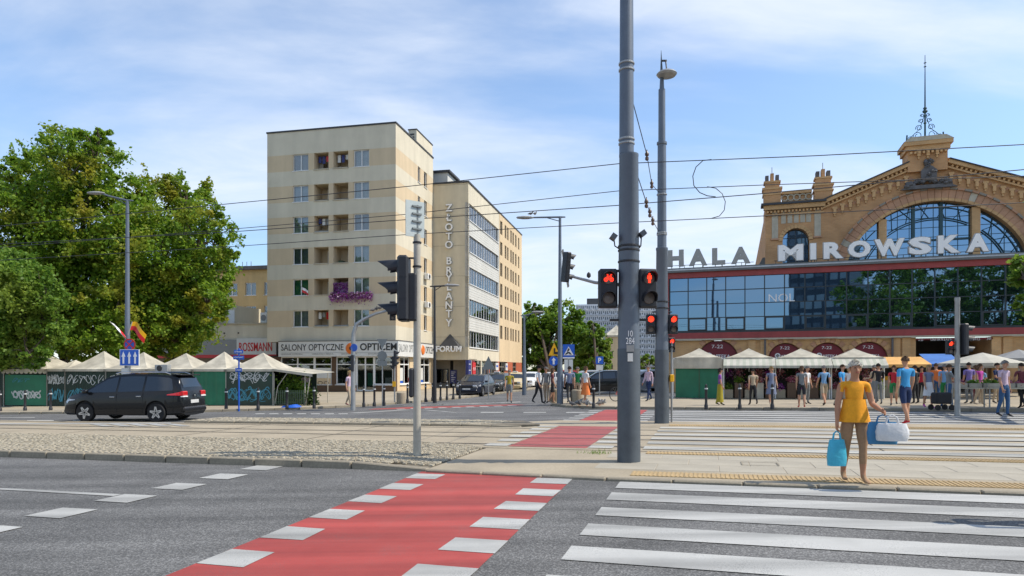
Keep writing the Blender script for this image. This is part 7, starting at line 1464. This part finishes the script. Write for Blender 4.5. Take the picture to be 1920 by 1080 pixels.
def skeleton(stride=0.0, arm=(0.0, 0.0), elbow=(0.25, 0.25), spread=(.06, .06), female=False, wide=1.0):
    """joints in metres for a 1.75 m figure facing -y; stride in radians, arm swing forward per arm (right = -x)"""
    V, E, Rd, Lb = [], [], [], []
    def v(p, r, lab): V.append(Vector(p)); Rd.append(r if hasattr(r, '__len__') else (r, r)); Lb.append(lab); return len(V)-1
    sw = .175 if female else .195; hw = .105*wide; wd = wide
    pel = v((0, 0, .96), (.150*wd, .105*wd), 'hip'); wa = v((0, -.005, 1.10), (.125*wd, .095*wd), 'torso'); ch = v((0, .0, 1.27), (.150*wd, .108*wd), 'torso'); up = v((0, .01, 1.40), (.120, .085), 'torso'); nk = v((0, .0, 1.485), .052, 'head'); n2 = v((0, -.015, 1.535), .052, 'head'); h1 = v((0, -.03, 1.60), (.070, .082), 'head'); h2 = v((0, -.02, 1.665), (.072, .088), 'head'); h3 = v((0, -.015, 1.705), (.056, .066), 'head')
    E += [(pel, wa), (wa, ch), (ch, up), (up, nk), (nk, n2), (n2, h1), (h1, h2), (h2, h3)]; hands = []
    for i, sd in enumerate((-1, 1)):
        a = arm[i]; sh = v((sd*sw, .01, 1.41), .058, 'uarm'); d = Vector((sd*math.sin(spread[i]), -math.sin(a), -math.cos(a))).normalized(); el = V[sh]+d*.285; e = v(el, .042, 'uarm')
        d2 = Vector((sd*math.sin(spread[i])*.5, -math.sin(a+elbow[i]), -math.cos(a+elbow[i]))).normalized(); wr = v(el+d2*.245, .028, 'farm'); hn = v(el+d2*.305, (.036, .022), 'hand'); h2_ = v(el+d2*.345, (.034, .018), 'hand')
        m_ = v(V[sh].lerp(el, .5), .048, 'uarm'); f_ = v(el.lerp(V[wr], .4), .040, 'farm'); E += [(up, sh), (sh, m_), (m_, e), (e, f_), (f_, wr), (wr, hn), (hn, h2_)]; hands.append((V[h2_].copy(), d2, sd))
        st = stride*sd; hp = v((sd*hw*.9, 0, .90), (.092*wd, .092*wd), 'thigh'); dk = Vector((0, -math.sin(st), -math.cos(st))); th = v(V[hp]+dk*.2, .082*wd, 'thigh'); kn = v(V[hp]+dk*.40, .056, 'thigh'); b = .12+max(0, -st)*.9; ds = Vector((0, -math.sin(st-b), -math.cos(st-b))); cf = v(V[kn]+ds*.14, .057, 'calf'); an = v(V[kn]+ds*.40, .036, 'calf'); hl = v(V[an]+Vector((0, .02, -.055)), .034, 'foot'); to = v(V[an]+Vector((sd*.015, -.12, -.065)), (.042, .026), 'foot'); t2 = v(V[an]+Vector((sd*.02, -.18, -.072)), (.036, .018), 'foot')
        E += [(pel, hp), (hp, th), (th, kn), (kn, cf), (cf, an), (an, hl), (an, to), (to, t2)]
    zmin = min(p.z-Rd[i][1] for i, p in enumerate(V) if Lb[i] == 'foot'); dz = -zmin
    for p in V: p.z += dz
    for h in hands: h[0].z += dz
    return dict(V=V, E=E, R=Rd, L=Lb, hands=hands, dz=dz)
for n_, c_ in (('bag_cyan', (.05, .42, .58)), ('bag_white', (.62, .62, .62)), ('bag_blue', (.03, .17, .34))): mk(n_, c_, .5, var=.10, scale=5, fine=.04, bump=.8, bscale=9)
QUEUE = []
def queue_body(sk, lvl=2):
    me = bpy.data.meshes.new('body'); me.from_pydata([tuple(p) for p in sk['V']], sk['E'], []); ob = bpy.data.objects.new('body_src', me); TMP.collection.objects.link(ob); s = ob.modifiers.new('skin', 'SKIN'); s.use_smooth_shade = True; s.branch_smoothing = .6
    for i, r in enumerate(sk['R']): me.skin_vertices[0].data[i].radius = r
    me.skin_vertices[0].data[0].use_root = True
    u = ob.modifiers.new('sub', 'SUBSURF'); u.levels = lvl; u.render_levels = lvl; sk['ob'] = ob
def finish_body(sk, mats, rules, parent):
    ob = sk['ob']; dg = TMP.view_layers[0].depsgraph; me = bpy.data.meshes.new_from_object(ob.evaluated_get(dg)); me.name = 'body'
    names = list(dict.fromkeys(mats.values())); V, E, L = sk['V'], sk['E'], sk['L']; A = np.array([V[a] for a, b in E]); B = np.array([V[b] for a, b in E]); lab = [L[b] for a, b in E]
    n = len(me.polygons); c = np.empty(n*3); me.polygons.foreach_get('center', c); c = c.reshape(-1, 3); AB = B-A; t = np.clip(((c[:, None]-A)*AB).sum(2)/np.maximum((AB**2).sum(1), 1e-9), 0, 1); d = np.linalg.norm(c[:, None]-(A+t[..., None]*AB), axis=2)
    rr = np.array([(sk['R'][a][0]+sk['R'][b][0])/2 for a, b in E]); idx = (d-rr*.6).argmin(1); mi = []
    for k in range(n): mi.append(names.index(mats[rules(lab[idx[k]], c[k], sk)]))
    bm = bmesh.new(); bm.from_mesh(me); bm.faces.ensure_lookup_table()
    for f, q in zip(bm.faces, mi): f.material_index = q; f.smooth = True
    me.materials.clear()
    for q in names: me.materials.append(MAT(q))
    skin = names.index(mats['skin'])
    for (p, dr, sd) in sk['hands']:              # four fingers and a thumb, bent and unequal, growing out of the palm
        side = Vector((0, 1, 0))-dr*dr.y; side.normalize(); inn = Vector((-sd, 0, 0)); mm = MB()
        for q, (o, ln) in enumerate(((-.027, .068), (-.009, .078), (.009, .074), (.026, .058))):
            b0 = p+side*o-dr*.02; b1 = b0+dr*(ln*.62); b2 = b1+(dr*.75+inn*.6).normalized()*ln*.3; b3 = b2+(dr*.35+inn*.9).normalized()*ln*.3; mm.tube([b0, b1, b2, b3], [.0095, .009, .0085, .006], 6)
        b0 = p-side*.028-dr*.045; mm.tube([b0, b0-side*.022+dr*.025+inn*.006, b0-side*.024+dr*.055+inn*.018], [.011, .010, .007], 6)
        bv = [bm.verts.new(v_) for v_ in mm.v]
        for f in mm.f:
            try: nf = bm.faces.new([bv[i] for i in f]); nf.material_index = skin; nf.smooth = True
            except ValueError: pass
    bm.to_mesh(me); bm.free(); me.update()
    return link('body', me, parent)
def add_head(t, sk, hair, style, detail=False):
    z = sk['dz']; h = Vector((0, -.022, 1.635+z)); m = MB()
    def blob(c, r, n=8): m.lathe([(.001, -r[2]), (r[0]*.7, -r[2]*.7), (r[0], 0), (r[0]*.7, r[2]*.7), (.001, r[2])], n, c)
    m.tube([h+Vector((0, -.083, .012)), h+Vector((0, -.098, -.012)), h+Vector((0, -.112, -.024)), h+Vector((0, -.09, -.034))], [.007, .011, .014, .010], 7)
    for s in (-1, 1): m.lathe([(.001, -.032), (.010, -.02), (.012, .012), (.001, .032)], 6, h+Vector((s*.078, .0, -.008)))
    m.build('nose_and_ears', 'c_skin', t, smooth=True)['kind'] = 'stuff'
    m = MB()
    for s in (-1, 1): m.lathe([(.001, -.008), (.013, 0), (.001, .008)], 8, h+Vector((s*.030, -.083, .012)))
    m.build('eyes', 'eye_dark', t)['kind'] = 'stuff'; m = MB(); m.tube([h+Vector((-.022, -.082, -.054)), h+Vector((0, -.09, -.053)), h+Vector((.022, -.082, -.054))], .006, 6); m.build('mouth', 'lip', t)
    # hair shell: covers crown, sides and nape
    m = MB(); nr, na = 9, 22; r = random.Random(len(style)+int(z*1e4)); V_ = []; lo = {'short': .55, 'bob': .78, 'long': 1.0, 'cap': .5}[style]
    for i in range(nr+1):
        f = i/nr
        for k in range(na):
            a = 2*math.pi*k/na; back = (1-math.cos(a-math.pi/2))/2 if False else (1+math.sin(a))/2     # 1 at the nape, 0 over the brow
            ph = f*math.pi*(.36+.30*back*lo+.08*lo*abs(math.cos(a))); rr = 1.0+.05*math.sin(a*7+i)*(.4+f)+r.uniform(-.015, .015)
            x, y, zz = .083*math.sin(ph)*math.cos(a)*rr, (.096 if math.sin(a) < 0 else .104)*math.sin(ph)*math.sin(a)*rr, .100*math.cos(ph)
            if style in ('long', 'bob') and f > .75 and back > .25: zz -= (f-.75)*(.75 if style == 'long' else .32)*back; y += .01
            V_.append(h+Vector((x, y+.008, zz+.012)))
    m.add(V_, [(i*na+k, i*na+(k+1) % na, (i+1)*na+(k+1) % na, (i+1)*na+k) for i in range(nr) for k in range(na)]); hb = m.build('hair', hair, t, smooth=True, sharp=80)
    rg = np.random.default_rng(abs(int(z*1e4))+len(style)); q = np.array([tuple(v) for v in V_]); q = q[rg.integers(0, len(q), 420)]; c0 = np.array(tuple(h)); q = c0+(q-c0)*(1.0+rg.uniform(-.02, .07, (len(q), 1)))+rg.normal(0, .006, q.shape)
    leaves_obj('strands', hair, q, .028, hb, seed=abs(int(z*1e4)))['kind'] = 'stuff'
def skirt(t, sk, mat, z0, z1, w0, w1, flare=.0, name='skirt', dep=.72, waves=0.012):
    m = MB(); n = 28; k = 9; z = sk['dz']; V_ = []
    for i in range(k+1):
        f = i/k
        for j in range(n): a = 2*math.pi*j/n; w = (w0+(w1-w0)*f**(1+flare))+waves*f*math.sin(a*8+f*2); V_.append((w*math.cos(a), w*dep*math.sin(a)+.002, z+z0+(z1-z0)*f))
    m.add(V_, [(i*n+j, i*n+(j+1) % n, (i+1)*n+(j+1) % n, (i+1)*n+j) for i in range(k) for j in range(n)]); return m.build(name, mat, t, smooth=True, sharp=80)
def bag(name, loc, w, d, h, mat, label, rz=0.0, handles=.12, cat='bag', group=None, soft=.3):
    t = empty(name, loc, rz, label, cat, group); m = MB(); n = 8; V_ = []; r = random.Random(int(w*1000))
    for i in range(7):
        f = i/6; kx = 1-.28*soft*f+.12*math.sin(f*3.1); ky = 1-.75*soft*f*f+.2*math.sin(f*3.1)
        for j in range(16):
            a = 2*math.pi*j/16; cx_, cy = math.cos(a), math.sin(a); q = (abs(cx_)**4+abs(cy)**4)**-.25; V_.append((w/2*cx_*q*kx*(1+r.uniform(-.03, .03)), d/2*cy*q*ky, h*f))
    m.add(V_, [(i*16+j, i*16+(j+1) % 16, (i+1)*16+(j+1) % 16, (i+1)*16+j) for i in range(6) for j in range(16)]+[tuple(range(16))[::-1], tuple(range(96, 112))]); m.build('pouch', mat, t, smooth=True, sharp=50)
    for s in (-1, 1): m = MB(); m.tube([(-w*.22, s*d*.12, h*.97), (-w*.16, s*d*.05, h+handles*.7), (0, 0, h+handles), (w*.16, s*d*.05, h+handles*.7), (w*.22, s*d*.12, h*.97)], .009, 6); m.build('handle', mat, t, smooth=True)
    return t
PEOPLE = []
def person(px, py, hgt, rz, label, top, bottom, sleeve=1, leg=2, shoe='c_black', skin='c_skin', hair='hair_dark', style='short', pose=None, skirt_=None, dz=.1, depth=None, lvl=1, grp='people in the market crowd'):
    sk = skeleton(**(pose or {})); queue_body(sk, lvl); PEOPLE.append((sk, px, py, hgt, rz, label, top, bottom, sleeve, leg, shoe, skin, hair, style, skirt_, dz, grp))
def flush_people():
    TMP.view_layers[0].update(); out = []
    for (sk, px, py, hgt, rz, label, top, bottom, sleeve, leg, shoe, skin, hair, style, skirt_, dz, grp) in PEOPLE:
        t = empty('person', G(px, py, dz), rz, label, 'person', grp); t.scale = (hgt/1.75,)*3
        mats = dict(skin=skin, top=top, bottom=bottom, shoe=shoe)
        def rules(l, c, s):
            z = c[2]-s['dz']
            if l == 'torso': return 'skin' if z > 1.445 and abs(c[0]) < .085 else ('top' if z > .98 else 'bottom')
            if l == 'head': return 'skin'
            if l == 'uarm': return 'top' if (sleeve >= 1 and (sleeve > 1 or z > 1.245)) or (sleeve == 0 and abs(c[0]) < .205 and z > 1.30) else 'skin'
            if l == 'farm': return 'top' if sleeve == 2 else 'skin'
            if l == 'hand': return 'skin'
            if l == 'hip': return 'top' if z > .90 and sleeve != 3 else 'bottom'
            if l == 'thigh': return 'bottom' if leg >= 1.5 or z > .56 or (leg == 0 and z > .75) else 'skin'
            if l == 'calf': return 'bottom' if leg == 2 or (leg == 1.5 and z > .28) else 'skin'
            return 'shoe'
        finish_body(sk, mats, rules, t); add_head(t, sk, hair, style)
        if skirt_: skirt(t, sk, *skirt_)
        out.append((t, sk))
    for ob in list(TMP.objects): bpy.data.objects.remove(ob)
    bpy.data.scenes.remove(TMP); return out
F0, FB, FL, FR_ = 0.0, math.pi, R(-75), R(75)
ST = dict(stride=.22, arm=(.2, -.2)); ST2 = dict(stride=-.25, arm=(-.25, .3)); SF = dict(female=True, stride=.12, arm=(.1, -.1)); SF2 = dict(female=True, stride=-.2, arm=(-.2, .2), elbow=(.4, .3)); SD = dict(stride=.03, arm=(.05, .05)); SC = dict(stride=.05, arm=(.25, .3), elbow=(1.3, 1.2))
# the two nearest
person(1602, 904, 1.73, R(-6), 'woman in a yellow sleeveless top with white hair, carrying bags over the refuge', 'c_yellow', 'c_brown', 0, 1.5, 'c_brown', 'c_skin2', 'hair_white', 'short', dict(female=True, stride=.10, arm=(.06, .22), elbow=(.12, 1.05), spread=(.20, .16), wide=1.08), ('c_yellow', 1.20, .875, .150, .212, .0, 'tunic', .74, .014), .05, lvl=2, grp='people crossing')
person(1698, 796, 1.88, FB+R(8), 'man in a bright blue T-shirt, navy shorts and red shoes walking away over the crossing', 'c_blue', 'c_navy', 1, 1, 'c_red', 'c_skin', 'hair_brown', 'short', dict(stride=-.16, arm=(.15, -.1), spread=(.14, .14)), None, .06, lvl=2, grp='people crossing')
person(1883, 781, 1.80, R(20), 'man in a lilac shirt and blue jeans at the right edge', 'c_lilac', 'c_jeans', 1, 2, 'c_black', 'c_skin', 'hair_grey', 'short', dict(stride=.10, arm=(.1, -.1), spread=(.12, .12)), None, .01, grp='people crossing')
person(2034, 985, 1.70, R(-90), 'person just beyond the right edge whose shadow lies on the near crossing', 'c_white', 'c_jeans', 1, 2, 'c_black', 'c_skin', 'hair_brown', 'short', dict(stride=.2, arm=(.2, -.2)), None, 0.0, grp='people crossing')
C_ = [(1350, 764, 1.66, FR_, 'woman in a long olive dress and purple top before the green curtain', 'c_plum', 'c_olive', 1, 2, 'c_black', 'hair_dark', 'bob', SF, ('c_olive', 1.0, .16, .15, .22, 0, 'skirt')),
 (1440, 765, 1.72, F0, 'woman in a blue-grey summer dress beside the third market bollard', 'c_greyblue', 'c_greyblue', 0, 0, 'c_beige', 'hair_blond', 'bob', SF2, ('c_greyblue', 1.1, .50, .145, .24, 0, 'skirt')),
 (1417, 763, 1.62, FB, 'person in black with beige bag left of the blue-grey dress', 'c_beige', 'c_black', 1, 2, 'c_black', 'hair_dark', 'short', ST, None),
 (1500, 766, 1.72, R(160), 'woman in dark shorts and grey top before the striped awning', 'c_grey', 'c_black', 0, 1, 'c_red', 'hair_brown', 'bob', SF, None),
 (1522, 765, 1.70, R(30), 'person in a white blouse beside the woman in dark shorts', 'c_white', 'c_grey', 1, 2, 'c_black', 'hair_grey', 'short', SD, None),
 (1543, 765, 1.74, FB, 'man in a pale blue shirt and beige shorts at the stall', 'c_sky', 'c_beige', 1, 1, 'c_black', 'hair_grey', 'short', ST2, None),
 (1572, 766, 1.76, R(40), 'man in a mid blue shirt left of the yellow-topped woman', 'c_blue', 'c_beige', 1, 2, 'c_black', 'hair_brown', 'short', ST, None),
 (1650, 766, 1.78, R(170), 'tall person in dark grey behind the yellow-topped woman', 'c_black', 'c_grey', 2, 2, 'c_black', 'hair_dark', 'short', SC, None),
 (1672, 765, 1.70, R(-30), 'person in an orange-red top left of the blue-shirted man', 'c_red', 'c_green', 0, 1, 'c_black', 'hair_brown', 'long', SF2, None),
 (1722, 766, 1.68, R(200), 'person in black right of the blue-shirted man', 'c_black', 'c_black', 1, 2, 'c_black', 'hair_dark', 'short', SD, None),
 (1741, 767, 1.70, F0, 'woman in a white top and grey skirt near the far signal post', 'c_greyblue', 'c_grey', 0, 1, 'c_magenta', 'hair_blond', 'long', SF, ('c_white', 1.05, .50, .14, .22, 0, 'skirt')),
 (1766, 766, 1.74, R(150), 'man in a pale shirt and green shorts behind the trolley', 'c_sky', 'c_green', 1, 1, 'c_black', 'hair_grey', 'short', ST, None),
 (1784, 769, 1.72, R(80), 'person in grey pushing the shopping trolley', 'c_grey', 'c_jeans', 1, 2, 'c_black', 'hair_brown', 'short', dict(stride=.25, arm=(.5, .5), elbow=(.6, .6)), None),
 (1814, 764, 1.78, FB, 'man in a violet shirt below the cream parasol', 'c_violet', 'c_grey', 1, 2, 'c_black', 'hair_dark', 'short', SD, None),
 (1846, 764, 1.72, R(20), 'woman in a magenta top under the cream parasol', 'c_magenta', 'c_beige', 0, 2, 'c_beige', 'hair_brown', 'long', SF, None),
 (1838, 766, 1.62, R(100), 'person in a light blue top bending towards the produce table', 'c_sky', 'c_beige', 1, 2, 'c_white', 'hair_grey', 'bob', SC, None),
 (1908, 767, 1.74, FB, 'person in a maroon top at the extreme right', 'c_maroon', 'c_black', 1, 2, 'c_black', 'hair_dark', 'short', ST2, None)]
JY = [-1, -3, 0, 2, -5, -1, 3, -6, -2, -7, 1, -4, 2, -5, -1, -6, 3]
C_ += [(1466, 758, 1.70, R(150), 'person in a white shirt choosing flowers left of the striped stalls', 'c_white', 'c_jeans', 1, 2, 'c_black', 'hair_brown', 'short', SC, None),
 (1484, 757, 1.62, R(-150), 'woman in a plum top at the flower crates', 'c_plum', 'c_black', 0, 2, 'c_black', 'hair_dark', 'long', SF, None),
 (1558, 757, 1.74, R(175), 'man in a green T-shirt at the striped stall', 'c_green', 'c_beige', 1, 2, 'c_black', 'hair_dark', 'short', SD, None),
 (1592, 758, 1.66, R(140), 'person in a white top partly behind the yellow-topped woman', 'c_white', 'c_navy', 1, 2, 'c_black', 'hair_blond', 'bob', SF2, None),
 (1634, 757, 1.72, R(200), 'person in a beige jacket behind the white handbag', 'c_beige', 'c_grey', 2, 2, 'c_black', 'hair_grey', 'short', SC, None),
 (1733, 758, 1.64, R(-20), 'woman in a red top under the blue awning edge', 'c_red', 'c_black', 0, 2, 'c_black', 'hair_dark', 'long', SF, None),
 (1752, 757, 1.76, R(160), 'man in an orange T-shirt at the blue awning', 'c_orange', 'c_jeans', 1, 2, 'c_black', 'hair_brown', 'short', SD, None),
 (1800, 758, 1.68, R(190), 'person in a grey-blue top behind the signal post', 'c_greyblue', 'c_beige', 1, 2, 'c_black', 'hair_grey', 'bob', SC, None),
 (1828, 758, 1.66, R(-170), 'woman in a white blouse at the produce crates', 'c_white', 'c_maroon', 1, 2, 'c_black', 'hair_brown', 'bob', SF, None),
 (1862, 759, 1.74, R(30), 'man in a navy shirt facing the produce table', 'c_navy', 'c_beige', 1, 2, 'c_black', 'hair_dark', 'short', SC, None)]
for qi, (px, py, hh, rz, lab, top, bot, sl, lg, shoe, hair, sty, pose, skt) in enumerate(C_):
    py += JY[qi]*.8-2.5 if qi < len(JY) else -1.5
    if qi in (17, 18, 19, 24): continue
    hh *= .94; px += (0, 6, -5, 3, -9, 2, 7, -3, 4, -6)[qi % 10]
    person(px, py-1.0, hh, rz, lab, top, bot, sl, lg, shoe, 'c_skin', hair, sty, pose, skt)
D_ = [(955, 755, 1.70, F0, 'person in a yellow-green top crossing the side street', 'c_olive', 'c_grey', 1, 1, 'c_black', 'hair_grey', 'short', ST, None, 0),
 (1010, 757, 1.76, R(60), 'man in black trousers and white top, leftmost at the corner', 'c_white', 'c_black', 1, 2, 'c_black', 'hair_dark', 'short', ST, None, .1),
 (1024, 756, 1.72, R(-40), 'person in a grey jacket second from the left at the corner', 'c_grey', 'c_beige', 2, 2, 'c_black', 'hair_grey', 'short', SD, None, .1),
 (1036, 756, 1.66, R(90), 'person in a maroon top third from the left at the corner', 'c_maroon', 'c_black', 1, 1, 'c_beige', 'hair_brown', 'long', SF, None, .1),
 (1068, 757, 1.74, FB, 'person in dark clothes right beside the slim corner lamp', 'c_greyblue', 'c_black', 1, 2, 'c_black', 'hair_dark', 'short', ST2, None, .1),
 (1083, 756, 1.70, R(-20), 'person in a pale green top behind the concrete tub', 'c_green', 'c_beige', 1, 2, 'c_black', 'hair_grey', 'short', SD, None, .1),
 (1098, 758, 1.72, R(120), 'woman in a white top and orange skirt at the corner', 'c_white', 'c_orange', 1, 1, 'c_black', 'hair_brown', 'bob', SF, ('c_orange', 1.0, .45, .145, .26, 0, 'skirt'), .1),
 (655, 762, 1.66, R(70), 'person in a pale pink top half hidden by the curved mast', 'c_lilac', 'c_beige', 1, 2, 'c_maroon', 'hair_blond', 'bob', SF2, None, .1),
 (1216, 752, 1.74, R(-60), 'person in grey between the two tram poles', 'c_lilac', 'c_navy', 2, 2, 'c_black', 'hair_grey', 'short', ST, None, .1),
 (573, 758, 1.62, R(20), 'person in a pale top under the flower stall awning', 'c_lilac', 'c_black', 1, 2, 'c_black', 'hair_brown', 'bob', SF, None, .1)]
for (px, py, hh, rz, lab, top, bot, sl, lg, shoe, hair, sty, pose, skt, dz_) in D_: person(px, py, hh, rz, lab, top, bot, sl, lg, shoe, 'c_skin', hair, sty, pose, skt, dz_, grp='people on the far pavements')
PP = flush_people()
def hand_world(i, h):
    t, sk = PP[i]; M = Matrix.Translation(t.location) @ Matrix.Rotation(t.rotation_euler.z, 4, 'Z') @ Matrix.Diagonal((t.scale[0],)*3+(1,)); p, d, sd = sk['hands'][h]; return M @ (p+d*.045)
hw = hand_world(0, 0); bag('carrier_bag', hw-Vector((0, 0, .49)), .25, .12, .37, 'bag_cyan', 'cyan plastic carrier bag hanging from the yellow-topped woman', 0, .12, soft=.75)
hw = hand_world(0, 1); bag('handbag', hw+Vector((.05, -.05, -.36)), .37, .14, .23, 'bag_white', 'white handbag on the forearm of the yellow-topped woman', R(-8), .12, soft=.25); bag('carrier_bag', hw+Vector((.0, .09, -.42)), .36, .09, .30, 'bag_blue', 'blue bag behind the white handbag', R(-8), .10, soft=.2)
def trolley():
    t = empty('shopping_trolley', G(1765, 769, .1), R(5), 'dark wheeled shopping trolley pushed through the crowd', 'trolley'); m = MB(); m.cbox(-.30, .30, -.17, .17, .22, .62, .05); m.build('bag', 'c_black', t, smooth=True); m = MB(); m.tube([(.28, -.12, .2), (.34, -.12, .95), (.34, .12, .95), (.28, .12, .2)], .014, 6); m.build('handle', 'pole_galv', t)
    for x in (-.26, .26):
        for y in (-.17, .17): m = MB(); m.lathe([(.03, -.02), (.10, -.02), (.10, .02), (.03, .02)], 14, (x, y, .10), M=Matrix.Rotation(R(90), 3, 'X')); m.build('wheel', 'rubber', t)
trolley()
def bicycle():
    t = empty('bicycle', G(1172, 752, .1), R(20), 'parked bicycle half hidden behind the nearest tram pole', 'bicycle'); m = MB()
    for x in (-.52, .52): w = MB(); w.tube([(x+.33*math.cos(a), 0, .34+.33*math.sin(a)) for a in [2*math.pi*k/24 for k in range(25)]], .02, 6); wh = w.build('wheel', 'rubber', t); w = MB(); [w.tube([(x, 0, .34), (x+.32*math.cos(a), 0, .34+.32*math.sin(a))], .003, 3) for a in [math.pi*k/8 for k in range(16)]]; w.build('spokes', 'pole_galv', wh)
    for a, b_ in (((-.52, .34), (-.18, .82)), ((-.18, .82), (.36, .86)), ((.52, .34), (.34, .98)), ((-.05, .30), (.36, .80)), ((-.05, .30), (-.18, .88)), ((-.52, .34), (-.05, .30))): m.tube([(a[0], 0, a[1]), (b_[0], 0, b_[1])], .018, 6)
    m.build('frame', 'car_red', t); m = MB(); m.tube([(.34, -.25, 1.02), (.36, 0, .98), (.34, .25, 1.02)], .014, 6); m.build('handlebar', 'black_iron', t); m = MB(); m.cbox(-.30, -.06, -.07, .07, .88, .93, .02); m.build('saddle', 'black_iron', t)
bicycle()
